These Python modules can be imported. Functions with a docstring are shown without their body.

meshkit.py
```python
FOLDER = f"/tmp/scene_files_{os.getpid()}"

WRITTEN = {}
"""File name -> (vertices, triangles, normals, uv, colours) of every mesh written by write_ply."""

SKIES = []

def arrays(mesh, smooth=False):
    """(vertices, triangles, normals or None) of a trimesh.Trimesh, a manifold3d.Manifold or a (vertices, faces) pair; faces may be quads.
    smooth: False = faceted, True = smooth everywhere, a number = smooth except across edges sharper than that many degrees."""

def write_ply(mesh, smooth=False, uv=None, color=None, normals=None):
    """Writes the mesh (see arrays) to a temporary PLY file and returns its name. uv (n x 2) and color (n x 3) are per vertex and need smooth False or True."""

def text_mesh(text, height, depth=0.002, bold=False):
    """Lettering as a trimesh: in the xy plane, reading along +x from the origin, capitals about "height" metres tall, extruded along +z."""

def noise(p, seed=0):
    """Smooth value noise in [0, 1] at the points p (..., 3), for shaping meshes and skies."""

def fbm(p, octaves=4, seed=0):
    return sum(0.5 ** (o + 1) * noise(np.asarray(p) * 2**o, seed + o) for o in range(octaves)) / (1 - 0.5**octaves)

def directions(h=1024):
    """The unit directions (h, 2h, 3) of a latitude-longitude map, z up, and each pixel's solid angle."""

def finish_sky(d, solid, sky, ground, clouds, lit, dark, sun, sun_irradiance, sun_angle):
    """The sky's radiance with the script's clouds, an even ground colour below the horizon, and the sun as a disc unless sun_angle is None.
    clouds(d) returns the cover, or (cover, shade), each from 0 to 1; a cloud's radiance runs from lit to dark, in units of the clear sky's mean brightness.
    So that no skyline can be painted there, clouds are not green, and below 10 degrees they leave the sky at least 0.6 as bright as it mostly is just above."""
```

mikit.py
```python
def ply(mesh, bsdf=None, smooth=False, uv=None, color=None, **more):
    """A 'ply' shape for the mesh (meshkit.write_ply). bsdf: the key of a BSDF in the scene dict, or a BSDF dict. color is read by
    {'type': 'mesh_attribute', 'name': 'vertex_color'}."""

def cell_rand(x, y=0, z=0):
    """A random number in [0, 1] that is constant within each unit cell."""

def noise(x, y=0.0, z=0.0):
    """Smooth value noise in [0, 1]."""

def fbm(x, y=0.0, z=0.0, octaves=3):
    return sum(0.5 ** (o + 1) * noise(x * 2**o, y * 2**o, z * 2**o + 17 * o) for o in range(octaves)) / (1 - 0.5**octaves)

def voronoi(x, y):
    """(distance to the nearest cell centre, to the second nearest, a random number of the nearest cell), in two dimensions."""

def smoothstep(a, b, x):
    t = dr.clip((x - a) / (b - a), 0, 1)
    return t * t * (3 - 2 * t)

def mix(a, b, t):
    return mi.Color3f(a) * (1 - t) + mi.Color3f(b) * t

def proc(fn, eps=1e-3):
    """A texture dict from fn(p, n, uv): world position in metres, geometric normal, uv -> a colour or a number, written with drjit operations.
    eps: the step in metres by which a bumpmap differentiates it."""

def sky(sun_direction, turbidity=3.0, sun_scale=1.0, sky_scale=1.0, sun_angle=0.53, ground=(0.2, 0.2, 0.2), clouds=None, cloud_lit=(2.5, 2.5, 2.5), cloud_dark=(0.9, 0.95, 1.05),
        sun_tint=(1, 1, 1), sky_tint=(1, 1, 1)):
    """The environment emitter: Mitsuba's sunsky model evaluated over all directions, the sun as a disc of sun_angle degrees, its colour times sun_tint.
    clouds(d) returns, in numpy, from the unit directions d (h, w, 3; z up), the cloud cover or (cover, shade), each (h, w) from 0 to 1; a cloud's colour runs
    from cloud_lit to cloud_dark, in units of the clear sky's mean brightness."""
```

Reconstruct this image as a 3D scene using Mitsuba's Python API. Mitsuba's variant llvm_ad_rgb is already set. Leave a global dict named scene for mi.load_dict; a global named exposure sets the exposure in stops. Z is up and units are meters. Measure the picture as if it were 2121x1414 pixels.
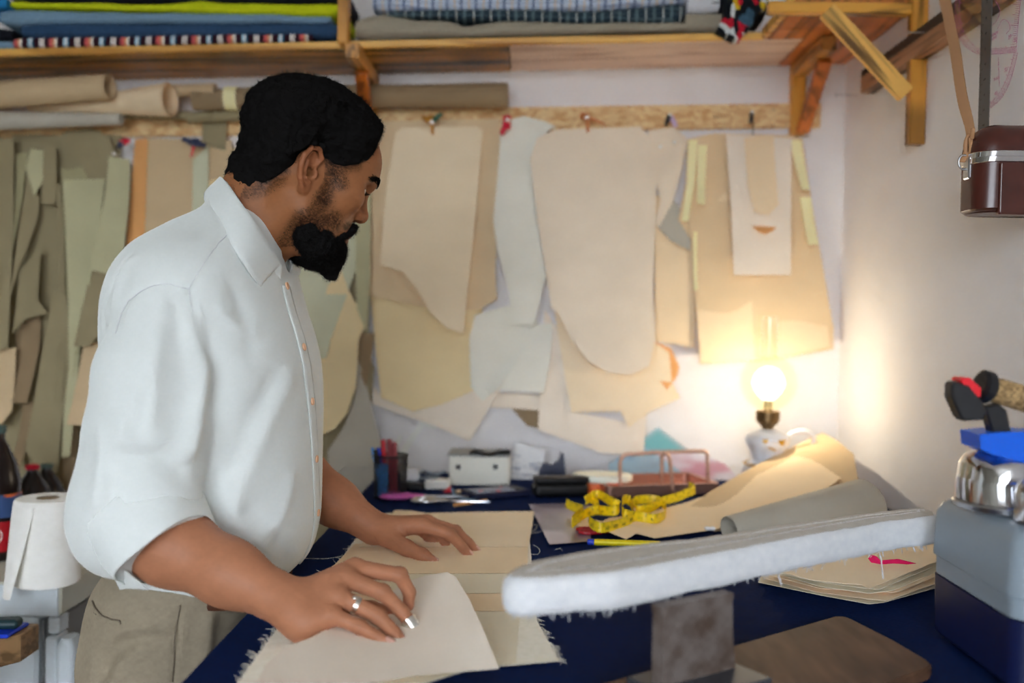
import math
import numpy as np
import trimesh
import mitsuba as mi
import mikit
import meshkit
import drjit as dr
from mikit import noise as tnoise, fbm as tfbm, voronoi as tvoronoi, smoothstep as tstep, mix as tmix, proc
from scipy.spatial import Delaunay, cKDTree
from shapely.geometry import Polygon, LineString
from shapely import contains_xy

rng = np.random.default_rng(7)
T = mi.ScalarTransform4f
scene, labels = {}, {}

# ---------------------------------------------------------------- camera
CX, CY, FPX = 1060.5, 707.0, 2000.0
CAM = np.array([0.0, 0.0, 1.32])
_roll = 0.017
_x0, _y0 = (29.5 + 47 * _roll) / FPX, (47 - 29.5 * _roll) / FPX
_yaw, _pit = math.atan(_x0), math.atan(_y0)
_F0 = np.array([-math.sin(_yaw), math.cos(_yaw), 0])
_Z = np.array([0, 0, 1.0])
FWD = math.cos(_pit) * _F0 - math.sin(_pit) * _Z
_U0 = math.cos(_pit) * _Z + math.sin(_pit) * _F0
_R0 = np.array([math.cos(_yaw), math.sin(_yaw), 0])
UP = math.cos(_roll) * _U0 - math.sin(_roll) * _R0
RIGHT = math.cos(_roll) * _R0 + math.sin(_roll) * _U0
scene['camera'] = {
    'type': 'thinlens', 'fov': 2 * math.degrees(math.atan(CX / FPX)), 'fov_axis': 'x',
    'aperture_radius': 0.0075, 'focus_distance': 1.43, 'near_clip': 0.05, 'far_clip': 100.0,
    'to_world': T().look_at(origin=CAM.tolist(), target=(CAM + FWD).tolist(), up=UP.tolist())}

# ---------------------------------------------------------------- daylight outside the window, exposure
exposure = 5.74
scene['sky'] = mikit.sky((0.3, -0.6, 0.7), turbidity=4, sun_scale=0.0, sky_scale=1.0, ground=(0.30, 0.30, 0.28),
                         clouds=lambda d: 0.92 + 0 * d[..., 0], cloud_lit=(2.1, 2.28, 2.5), cloud_dark=(1.6, 1.75, 1.9))


def ray(px, py):
    return FWD + RIGHT * (px - CX) / FPX - UP * (py - CY) / FPX


def on_y(px, py, y):
    d = ray(px, py)
    return CAM + d * (y / d[1])


def on_z(px, py, z):
    d = ray(px, py)
    return CAM + d * ((z - CAM[2]) / d[2])


def on_x(px, py, x):
    d = ray(px, py)
    return CAM + d * (x / d[0])


# ---------------------------------------------------------------- naming
def _num(name):
    if name not in _used:
        _used.add(name)
        return name
    k = 1
    while f'{name}_{k:03d}' in _used:
        k += 1
    _used.add(f'{name}_{k:03d}')
    return f'{name}_{k:03d}'


_used = set()


def thing(name, label, cat, group=None):
    k = _num(name)
    labels[k] = {'label': label, 'category': cat}
    if group:
        labels[k]['group'] = group
    return k


def part(parent, name, mesh, bsdf, smooth=35, label=None, kind=None, **kw):
    k = _num(parent + '__' + name)
    scene[k] = mikit.ply(mesh, bsdf, smooth, **kw)
    if label or kind:
        labels[k] = {a: b for a, b in (('label', label), ('kind', kind)) if b}
    return k


def one(name, label, cat, mesh, bsdf, smooth=35, group=None, **kw):
    k = thing(name, label, cat, group)
    scene[k] = mikit.ply(mesh, bsdf, smooth, **kw)
    return k


def struct(name, mesh, bsdf, smooth=False):
    k = _num(name)
    scene[k] = mikit.ply(mesh, bsdf, smooth)
    labels[k] = {'kind': 'structure'}
    return k


# ---------------------------------------------------------------- colours and materials
def lin(r, g=None, b=None):
    v = np.array([r, g, b] if g is not None else [r] * 3, float) / 255
    return [float(x) for x in np.where(v <= 0.04045, v / 12.92, ((v + 0.055) / 1.055) ** 2.4)]


def rgb(c):
    return {'type': 'rgb', 'value': list(c)}


def mat(key, color, rough=0.6, metal=0.0, spec=0.4, bump=None, bump_scale=1.0, thin=False, **kw):
    tex = color if isinstance(color, dict) else rgb(color)
    d = {'type': 'principled', 'base_color': tex, 'roughness': rough, 'metallic': metal, 'specular': spec, **kw}
    if bump is not None:
        d = {'type': 'bumpmap', 'arbitrary': bump, 'scale': bump_scale, 'bsdf': d}
    scene[key] = {'type': 'twosided', 'bsdf': d}
    return key


def vcol(key, rough=0.6, spec=0.35, **kw):
    return mat(key, {'type': 'mesh_attribute', 'name': 'vertex_color'}, rough, spec=spec, **kw)


def wood(key, light, dark, axis=0, scale=1.0, rough=0.4, amount=1.0, spec=0.5):
    if isinstance(axis, int):
        B3_ = np.eye(3)[[axis, (axis + 1) % 3, (axis + 2) % 3]]
    else:
        B3_ = np.array(frame(axis, (0, 1, 0)))
    B3_ = B3_.tolist()
    a, b, c = 0, 1, 2
    light, dark = list(light), list(dark)

    def fn(p, n, uv):
        q = [p.x * r[0] + p.y * r[1] + p.z * r[2] for r in B3_]
        s = scale
        w = tnoise(q[a] * 2.1 * s, q[b] * 9 * s, q[c] * 9 * s)
        g = tfbm(q[a] * 3 * s, q[b] * 55 * s + 4 * w, q[c] * 55 * s + 4 * w)
        blotch = tnoise(q[a] * 7 * s + 9, q[b] * 14 * s, q[c] * 14 * s)
        t = tstep(0.40, 0.66, g) * 0.8 + tstep(0.55, 0.85, blotch) * 0.45
        return tmix(light, dark, dr.clip(t * amount, 0, 1))
    return mat(key, proc(fn), rough, spec=spec)


def speckle(key, c0, c1, s=60.0, rough=0.85, spec=0.2, **kw):
    c0, c1 = list(c0), list(c1)
    return mat(key, proc(lambda p, n, uv: tmix(c0, c1, tfbm(p.x * s, p.y * s, p.z * s))), rough, spec=spec, **kw)


# ---------------------------------------------------------------- mesh builders
def cat(*ms):
    ms = [m for x in ms for m in (x if isinstance(x, (list, tuple)) else [x])]
    return trimesh.util.concatenate(ms)


def tm(v, f):
    f = np.asarray(f, int)
    if f.shape[1] == 4:
        f = np.vstack([f[:, [0, 1, 2]], f[:, [0, 2, 3]]])
    return trimesh.Trimesh(np.asarray(v, float), f, process=False)


def bbox(lo, hi, b=0.002):
    lo, hi = np.minimum(lo, hi).astype(float), np.maximum(lo, hi).astype(float)
    b = min(b, 0.45 * float((hi - lo).min()))
    pts = []
    for s in np.ndindex(2, 2, 2):
        c = np.where(np.array(s) == 0, lo, hi)
        sg = np.where(np.array(s) == 0, 1, -1)
        for k in range(3):
            q = c + sg * b
            q[k] = c[k]
            pts.append(q)
    return trimesh.convex.convex_hull(np.array(pts))


def rbox(size, r, n=6):
    """A rounded box about the origin, r the edge radius."""
    size = np.asarray(size, float)
    s = trimesh.creation.icosphere(subdivisions=2, radius=r)
    pts = np.vstack([s.vertices + (size / 2 - r) * np.array(k) for k in np.ndindex(2, 2, 2) for k in [tuple(2 * x - 1 for x in k)]])
    return trimesh.convex.convex_hull(pts)


def frame(d, up=(0, 0, 1)):
    d = np.asarray(d, float) / np.linalg.norm(d)
    u = np.asarray(up, float)
    if abs(d @ u) > 0.95 * np.linalg.norm(u):
        u = np.array([1.0, 0, 0])
    s = np.cross(d, u)
    s /= np.linalg.norm(s)
    return d, s, np.cross(s, d)


def beam(a, b, w, h, up=(0, 0, 1), bev=0.0015):
    """A bar from a to b, w wide sideways, h tall along up."""
    a, b = np.asarray(a, float), np.asarray(b, float)
    d, s, u = frame(b - a, up)
    m = bbox((0, -w / 2, -h / 2), (np.linalg.norm(b - a), w / 2, h / 2), bev)
    M = np.eye(4)
    M[:3, 0], M[:3, 1], M[:3, 2], M[:3, 3] = d, s, u, a
    m.apply_transform(M)
    return m


def tube(pts, r, sides=10, closed=False, caps=True):
    p = np.asarray(pts, float)
    n = len(p)
    r = np.broadcast_to(r, (n,)).astype(float)
    t = np.roll(p, -1, 0) - np.roll(p, 1, 0) if closed else np.gradient(p, axis=0)
    t /= np.linalg.norm(t, axis=1, keepdims=True) + 1e-12
    ref = np.array([0, 0, 1.0]) if abs(t[0, 2]) < 0.9 else np.array([1.0, 0, 0])
    us = []
    u = np.cross(t[0], ref)
    for k in range(n):
        u = u - t[k] * (u @ t[k])
        u /= np.linalg.norm(u) + 1e-12
        us.append(u)
    us = np.array(us)
    vs = np.cross(t, us)
    a = np.arange(sides) * 2 * np.pi / sides
    v = (p[:, None] + r[:, None, None] * (np.cos(a)[None, :, None] * us[:, None] + np.sin(a)[None, :, None] * vs[:, None])).reshape(-1, 3)
    m = n if closed else n - 1
    i, j = np.meshgrid(np.arange(m), np.arange(sides), indexing='ij')
    i2, j2 = (i + 1) % n, (j + 1) % sides
    f = np.stack([i * sides + j, i * sides + j2, i2 * sides + j2, i2 * sides + j], -1).reshape(-1, 4)
    f = np.vstack([f[:, [0, 1, 2]], f[:, [0, 2, 3]]])
    if caps and not closed:
        v = np.vstack([v, p[:1], p[-1:]])
        j = np.arange(sides)
        f = np.vstack([f, np.stack([np.full(sides, n * sides), (j + 1) % sides, j], 1),
                       np.stack([np.full(sides, n * sides + 1), (n - 1) * sides + j, (n - 1) * sides + (j + 1) % sides], 1)])
    return tm(v, f)


def spline(pts, n=24, closed=False):
    from scipy.interpolate import CubicSpline
    p = np.asarray(pts, float)
    if closed:
        p = np.vstack([p, p[:1]])
    d = np.r_[0, np.cumsum(np.linalg.norm(np.diff(p, axis=0), axis=1) ** 0.5)]
    cs = CubicSpline(d, p, bc_type='periodic' if closed else 'natural')
    s = np.linspace(0, d[-1], n, endpoint=not closed)
    return cs(s)


def lathe(prof, segs=40, axis=None, origin=(0, 0, 0)):
    """prof: (r, h) pairs from one end to the other, turned about z (or the axis) at the origin."""
    prof = np.asarray(prof, float)
    a = np.arange(segs) * 2 * np.pi / segs
    v = np.stack([prof[:, None, 0] * np.cos(a), prof[:, None, 0] * np.sin(a), np.broadcast_to(prof[:, None, 1], (len(prof), segs))], -1).reshape(-1, 3)
    i, j = np.meshgrid(np.arange(len(prof) - 1), np.arange(segs), indexing='ij')
    j2 = (j + 1) % segs
    f = np.stack([i * segs + j, i * segs + j2, (i + 1) * segs + j2, (i + 1) * segs + j], -1).reshape(-1, 4)
    m = tm(v, f)
    if axis is not None:
        d, s, u = frame(axis)
        M = np.eye(4)
        M[:3, 0], M[:3, 1], M[:3, 2] = s, u, d
        if np.linalg.det(M[:3, :3]) < 0:
            M[:3, 1] *= -1
        m.apply_transform(M)
    m.apply_translation(origin)
    return m


def tri_poly(poly, step):
    """Vertices (2D) and triangles of a polygon, with points about a step apart inside."""
    P = Polygon(poly) if not isinstance(poly, Polygon) else poly
    if not P.is_valid:
        P = P.buffer(0)
        if P.geom_type != 'Polygon':
            P = max(P.geoms, key=lambda g: g.area)
    ring = LineString(P.exterior.coords)
    corners = np.array(P.exterior.coords)[:-1]
    b = []
    for k in range(len(corners)):
        a, c = corners[k], corners[(k + 1) % len(corners)]
        m = max(1, int(round(np.linalg.norm(c - a) / step)))
        b += [a + (c - a) * i / m for i in range(m)]
    b = np.array(b)
    x0, y0, x1, y1 = P.bounds
    gx, gy = np.meshgrid(np.arange(x0 + step / 2, x1, step), np.arange(y0 + step / 2, y1, step))
    gx[1::2] += step / 2
    g = np.stack([gx.ravel(), gy.ravel()], 1)
    g = g[contains_xy(P.buffer(-0.45 * step), g[:, 0], g[:, 1])] if not P.buffer(-0.45 * step).is_empty else np.zeros((0, 2))
    pts = np.vstack([b, g])
    tri = Delaunay(pts).simplices
    c = pts[tri].mean(1)
    tri = tri[contains_xy(P, c[:, 0], c[:, 1])]
    e1, e2 = pts[tri[:, 1]] - pts[tri[:, 0]], pts[tri[:, 2]] - pts[tri[:, 0]]
    cr = e1[:, 0] * e2[:, 1] - e1[:, 1] * e2[:, 0]
    tri = tri[np.abs(cr) > 1e-12]
    cr = cr[np.abs(cr) > 1e-12]
    tri[cr < 0] = tri[cr < 0][:, ::-1]
    return pts, tri


def solidify(v, tri, t, nrm=None):
    """A sheet (n x 3, triangles) given the thickness t, downward along its normals."""
    v = np.asarray(v, float)
    if nrm is None:
        fn = np.cross(v[tri[:, 1]] - v[tri[:, 0]], v[tri[:, 2]] - v[tri[:, 0]])
        nrm = np.zeros_like(v)
        for k in range(3):
            np.add.at(nrm, tri[:, k], fn)
        nrm /= np.linalg.norm(nrm, axis=1, keepdims=True) + 1e-15
    e = np.vstack([tri[:, [0, 1]], tri[:, [1, 2]], tri[:, [2, 0]]])
    key = {(a, b) for a, b in map(tuple, e)}
    bd = np.array([(a, b) for a, b in key if (b, a) not in key])
    n = len(v)
    f = np.vstack([tri, tri[:, ::-1] + n, np.stack([bd[:, 1], bd[:, 0], bd[:, 0] + n], 1), np.stack([bd[:, 1], bd[:, 0] + n, bd[:, 1] + n], 1)])
    return tm(np.vstack([v, v - nrm * t]), f)


def sheet(poly, fn, t=0.0006, step=0.02):
    """A polygon in (u, v) carried to space by fn((n, 2)) -> (n, 3)."""
    pts, tri = tri_poly(poly, step)
    return solidify(fn(pts), tri, t)


def grid_sheet(P, t=0.0008):
    """A sheet through a grid of points (a, b, 3)."""
    a, b = P.shape[:2]
    i, j = np.meshgrid(np.arange(a - 1), np.arange(b - 1), indexing='ij')
    q = np.stack([i * b + j, (i + 1) * b + j, (i + 1) * b + j + 1, i * b + j + 1], -1).reshape(-1, 4)
    tri = np.vstack([q[:, [0, 1, 2]], q[:, [0, 2, 3]]])
    return solidify(P.reshape(-1, 3), tri, t)


def extrude(poly, h, bev=0.0):
    P = Polygon(poly) if not isinstance(poly, Polygon) else poly
    if bev <= 0:
        return trimesh.creation.extrude_polygon(P, h, engine='earcut')
    import manifold3d as m3
    c = m3.CrossSection([np.array(P.exterior.coords)[:-1]] + [np.array(r.coords)[:-1] for r in P.interiors], m3.FillRule.EvenOdd)
    inner = c.offset(-bev, m3.JoinType.Round)
    M = m3.Manifold.batch_hull([inner.extrude(h), c.extrude(h - 2 * bev).translate((0, 0, bev))]) if not P.interiors and abs(P.convex_hull.area - P.area) < 0.02 * P.area else \
        c.extrude(h - 2 * bev).translate((0, 0, bev)) + inner.extrude(h)
    g = M.to_mesh()
    return trimesh.Trimesh(g.vert_properties[:, :3], g.tri_verts)


def place(m, x=(1, 0, 0), y=None, z=None, o=(0, 0, 0)):
    """Local axes x, y, z of the mesh laid along these directions, origin at o."""
    x = np.asarray(x, float) / np.linalg.norm(x)
    if y is None and z is None:
        z = (0, 0, 1)
    if z is not None:
        z = np.asarray(z, float)
        z = z - x * (z @ x)
        z /= np.linalg.norm(z)
        y = np.cross(z, x)
    else:
        y = np.asarray(y, float)
        y = y - x * (y @ x)
        y /= np.linalg.norm(y)
        z = np.cross(x, y)
    M = np.eye(4)
    M[:3, 0], M[:3, 1], M[:3, 2], M[:3, 3] = x, y, z, o
    m = m.copy()
    m.apply_transform(M)
    return m


def wobble(v, amp, freq, seed=0):
    """Smooth displacement (n, ) in [-amp, amp]."""
    return (meshkit.fbm(np.asarray(v) * freq, 2, seed) - 0.5) * 2 * amp

# ================================================================ setting
WY, WX, TZ = 2.5, 0.805, 0.92          # back wall, right wall, table top
XL, YF, ZC = -2.1, -2.6, 2.62          # left wall, wall behind the camera, ceiling

mat('plaster', proc(lambda p, n, uv: tmix(lin(226, 222, 222), lin(238, 235, 234), tfbm(p.x * 5, p.y * 5, p.z * 5))), 0.85, spec=0.15,
    bump=proc(lambda p, n, uv: tfbm(p.x * 30, p.y * 30, p.z * 30), eps=2e-3), bump_scale=0.0015)
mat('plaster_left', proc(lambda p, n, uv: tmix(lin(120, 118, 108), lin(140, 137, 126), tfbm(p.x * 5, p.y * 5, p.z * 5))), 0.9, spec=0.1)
mat('ceiling_paint', lin(226, 224, 220), 0.9, spec=0.1)
wood('floor_wood', lin(120, 88, 58), lin(72, 48, 30), axis=1, scale=0.6, rough=0.5)
mat('window_white', lin(235, 235, 232), 0.4)
scene['pane_glass'] = {'type': 'thindielectric', 'int_ior': 1.5}

struct('floor', bbox((XL - .1, YF - .1, -.1), (WX + .1, WY + .1, 0), 0), 'floor_wood')
struct('ceiling', bbox((XL - .1, YF - .1, ZC), (WX + .1, WY + .1, ZC + .1), 0), 'ceiling_paint')
struct('wall_back', bbox((XL - .1, WY, 0), (WX + .1, WY + .12, ZC), 0), 'plaster')
struct('wall_right', bbox((WX, YF - .1, 0), (WX + .12, WY, ZC), 0), 'plaster')
struct('wall_left', bbox((XL - .12, YF - .1, 0), (XL, WY, ZC), 0), 'plaster_left')
# the wall behind the camera, with the wide window that lights the room
wx0, wx1, wz0, wz1 = -1.8, 0.68, 0.75, 2.5
struct('wall_front', cat(bbox((XL, YF - .12, 0), (wx0, YF, ZC), 0), bbox((wx1, YF - .12, 0), (WX, YF, ZC), 0),
                         bbox((wx0, YF - .12, 0), (wx1, YF, wz0), 0), bbox((wx0, YF - .12, wz1), (wx1, YF, ZC), 0)), 'plaster')
struct('window_1', cat(*[bbox(a, b, .004) for a, b in [
    ((wx0, YF - .1, wz0), (wx0 + .05, YF - .04, wz1)), ((wx1 - .05, YF - .1, wz0), (wx1, YF - .04, wz1)),
    ((wx0, YF - .1, wz0), (wx1, YF - .04, wz0 + .05)), ((wx0, YF - .1, wz1 - .05), (wx1, YF - .04, wz1)),
    (((wx0 + wx1) / 2 - .03, YF - .1, wz0), ((wx0 + wx1) / 2 + .03, YF - .04, wz1))]]), 'window_white')
struct('window_1__pane', tm([(wx0, YF - .07, wz0), (wx1, YF - .07, wz0), (wx1, YF - .07, wz1), (wx0, YF - .07, wz1)], [(0, 1, 2, 3)]), 'pane_glass')

# ================================================================ shelf over the pattern wall
def shz(x):
    return 1.9578 + 0.0345 * x


SHF = 2.262                               # front edge of the long shelf
wood('pine_front', lin(236, 184, 92), lin(176, 116, 40), axis=0, rough=0.35)
wood('pine_burnt', lin(176, 120, 40), lin(62, 42, 16), axis=0, rough=0.4, amount=1.1)
wood('pine_pale', lin(220, 192, 172), lin(176, 140, 118), axis=0, rough=0.5, amount=0.8)
wood('pine_orange', lin(196, 116, 52), lin(112, 58, 22), axis=1, rough=0.4, amount=0.9)
wood('pine_x', lin(226, 164, 66), lin(84, 48, 18), axis=0, rough=0.35, amount=1.25)
wood('pine_z', lin(214, 150, 58), lin(72, 42, 18), axis=2, rough=0.35, amount=1.3)
wood('pine_y', lin(206, 146, 70), lin(96, 60, 26), axis=1, rough=0.45, amount=1.0)
wood('pine_brace', lin(232, 180, 92), lin(92, 58, 26), axis=(.69, 0, -.72), rough=0.35, amount=1.2)
wood('pine_deep', lin(190, 100, 30), lin(110, 52, 14), axis=2, rough=0.4)


def slanted(x0, x1, y0, y1, z0, z1, bev=0.0015):
    """A board between x0 and x1 that follows the shelf's slight slope; z from its underside."""
    m = bbox((x0, y0, z0), (x1, y1, z1), bev)
    v = m.vertices
    v[:, 2] += shz(v[:, 0])
    m.vertices = v
    return m


shelf = thing('wall_shelf', 'long burnt-pine wall shelf across the top carrying the folded fabrics', 'shelf')
XB1, XB2 = on_y(1057, 115, 2.4)[0], on_y(1637, 115, 2.38)[0]
part(shelf, 'board', slanted(-2.05, XB1 - .001, SHF, WY - .002, 0, .0135), 'pine_burnt', label='dark scorched shelf board')
part(shelf, 'board', slanted(XB1 + .001, XB2 - .001, SHF, WY - .002, 0, .0135), 'pine_pale', label='pale pinkish shelf board')
XRF = 0.545                               # the shelf along the right wall starts here
part(shelf, 'board', slanted(XB2 + .001, WX - .003, SHF, WY - .002, 0, .0135), 'pine_orange', label='orange stained corner board')
YR = 2.02
for k in range(3):
    ya, yb = YR + k * (SHF - YR) / 3, YR + (k + 1) * (SHF - YR) / 3
    part(shelf, 'board', slanted(XRF, WX - .003, ya + .0015, yb - .0015, 0, .02), 'pine_orange')
part(shelf, 'edge_strip', slanted(-2.05, XRF - .01, SHF - .014, SHF - .0005, -.001, .0145), 'pine_front', label='yellow pine edge strip')
part(shelf, 'edge_strip', slanted(XRF - .016, XRF - .002, YR, SHF - .016, -.001, .021), 'pine_front')
# the upright and brackets
pu = on_y(712, 110, SHF - .03)
part(shelf, 'upright', bbox((pu[0] - .012, SHF - .05, shz(pu[0]) - .0), (pu[0] + .012, SHF - .0155, 2.40)), 'pine_z')


def bracket(post_x, post_z0, brace_a, brace_b, arm_w=.034, arm_y0=SHF - .03, post_w=.036, mt='pine_deep'):
    z = shz(post_x)
    part(shelf, 'bracket_post', bbox((post_x - post_w / 2, WY - .03, post_z0), (post_x + post_w / 2, WY - .002, z - .001)), 'pine_z')
    part(shelf, 'bracket_arm', bbox((post_x - arm_w / 2, arm_y0, z - .036), (post_x + arm_w / 2, WY - .031, z - .001)), 'pine_y')
    part(shelf, 'brace', beam(brace_a, brace_b, .03, .022, up=(0, -1, 0)), mt)


pb = on_y(1652, 200, WY - .015)
bracket(pb[0], on_y(1650, 281, WY - .015)[2], (pb[0] + .012, 2.30, shz(pb[0]) - .04), (pb[0] + .006, WY - .045, on_y(1658, 272, WY - .04)[2]))
pl = on_y(735, 100, SHF - .02)
bracket(pl[0], 1.72, (pl[0] + .004, 2.31, shz(pl[0]) - .04), (pl[0] + .004, WY - .045, 1.74), arm_y0=SHF - .055)
# bracket on the right wall: post, arm towards the room, diagonal brace
py_ = 2.0
a_ = on_y(1877, 300, py_)
part(shelf, 'bracket_post', bbox((WX - .033, py_ - .014, a_[2]), (WX - .001, py_ + .014, 2.12)), 'pine_z')
arm_l = on_y(1590, 18, py_)
ztop = on_y(1740, 8, py_)[2]
zbot = on_y(1740, 31, py_)[2]
part(shelf, 'bracket_arm', bbox((arm_l[0], py_ - .014, zbot), (WX - .034, py_ + .014, ztop)), 'pine_x')
part(shelf, 'brace', beam(on_y(1712, 22, py_ - .022), on_y(1876, 196, py_ - .022), .036, .018, up=(0, -1, 0)), 'pine_brace')

# ================================================================ strip of chipboard for the patterns
def osb(p, n, uv):
    q = tnoise(p.x * 30, p.z * 30) * 2.0
    d1, d2, r = tvoronoi(p.x * 62 + p.z * 20 + q, p.z * 120 - p.x * 22)
    col = tmix(lin(238, 210, 160), lin(206, 158, 100), r)
    return tmix(col, lin(120, 80, 44), tstep(0.86, 1.0, tnoise(p.x * 55, p.z * 140, r * 9)) * 0.8)


mat('chipboard', proc(osb), 0.7)


def oz(x):
    return 1.862 + 0.028 * x


OY = WY - .018
m = bbox((-1.75, OY, -.03), (on_y(1700, 230, OY)[0], WY - .001, .03), .001)
v = m.vertices
v[:, 2] += oz(v[:, 0]) - .03
m.vertices = v
one('pinning_board', 'narrow chipboard strip on the white wall that the paper patterns are pinned to', 'board', m, 'chipboard')

# ================================================================ beam rail with nails on the right wall
rail = thing('peg_rail', 'rough dark wooden rail with nails on the right wall beside the ruler', 'rail')
r0, r1 = on_x(1785, 146, WX - .032), on_x(1787, 190, WX - .032)
wood('rail_wood', lin(168, 122, 88), lin(52, 36, 26), axis=1, rough=0.6, amount=1.7)
part(rail, 'beam', bbox((WX - .034, 0.9, r1[2] - .002), (WX - .001, r0[1], r0[2])), 'rail_wood', smooth=False)
mat('steel', lin(196, 198, 202), 0.28, 1.0)
mat('steel_dark', lin(120, 122, 126), 0.4, 1.0)
for y, dz in ((2.36, .012), (2.13, .026), (1.92, .032), (1.70, .03), (1.55, .03)):
    z = r1[2] + dz
    a = np.array([WX - .036, y, z])
    part(rail, 'nail', cat(tube([a + (.02, 0, 0), a, a - (.03, 0, 0)], .0014, 8), lathe([(0, 0), (.0042, .0005), (.0042, .0016), (0, .0022)], 12, axis=(-1, 0, 0), origin=a - (.03, 0, 0))), 'steel')

# ================================================================ folded fabrics on the shelf
def stripes(key, cols, widths, off=0.0, wig=0.002, rough=0.9):
    """Stripes along x, repeated."""
    tot = sum(widths)
    edges = (np.cumsum([0] + list(widths)) / tot).tolist()
    cols = [list(c) for c in cols]

    def fn(p, n, uv):
        u = (p.x + off + wig * tnoise(p.x * 20, p.y * 40, p.z * 60)) / tot
        u = u - dr.floor(u)
        out = mi.Color3f(cols[0])
        for c, e in zip(cols[1:], edges[1:]):
            out = dr.select(u > e, mi.Color3f(c), out)
        return out
    return mat(key, proc(fn), rough, spec=0.15)


def plaid(key, base, la, lb, pitch, off=0.0, rough=0.9):
    """A check: stripes along x crossed by stripes across it."""
    base, la, lb = list(base), list(la), list(lb)

    def fn(p, n, uv):
        u = p.x + off + .0015 * tnoise(p.x * 30, p.z * 50)
        w = p.z * 1.0 + p.y * 0.6

        def bars(q, width):
            q = q - dr.floor(q)
            return dr.select(q < width, 1.0, 0.0)
        c = mi.Color3f(base)
        c = tmix(c, mi.Color3f(la), bars(u / pitch, .16) * .9)
        c = tmix(c, mi.Color3f(lb), bars(u / pitch + .42, .07) * .9)
        c = tmix(c, mi.Color3f(la), bars(w / .011, .22) * .55)
        return c
    return mat(key, proc(fn), rough, spec=0.15)


def cloth(key, a, b, s=220, rough=0.92, sheen=0.3):
    a, b = list(a), list(b)
    return mat(key, proc(lambda p, n, uv: tmix(a, b, tfbm(p.x * s, p.y * s, p.z * s))), rough, spec=0.12, sheen=sheen)


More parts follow.
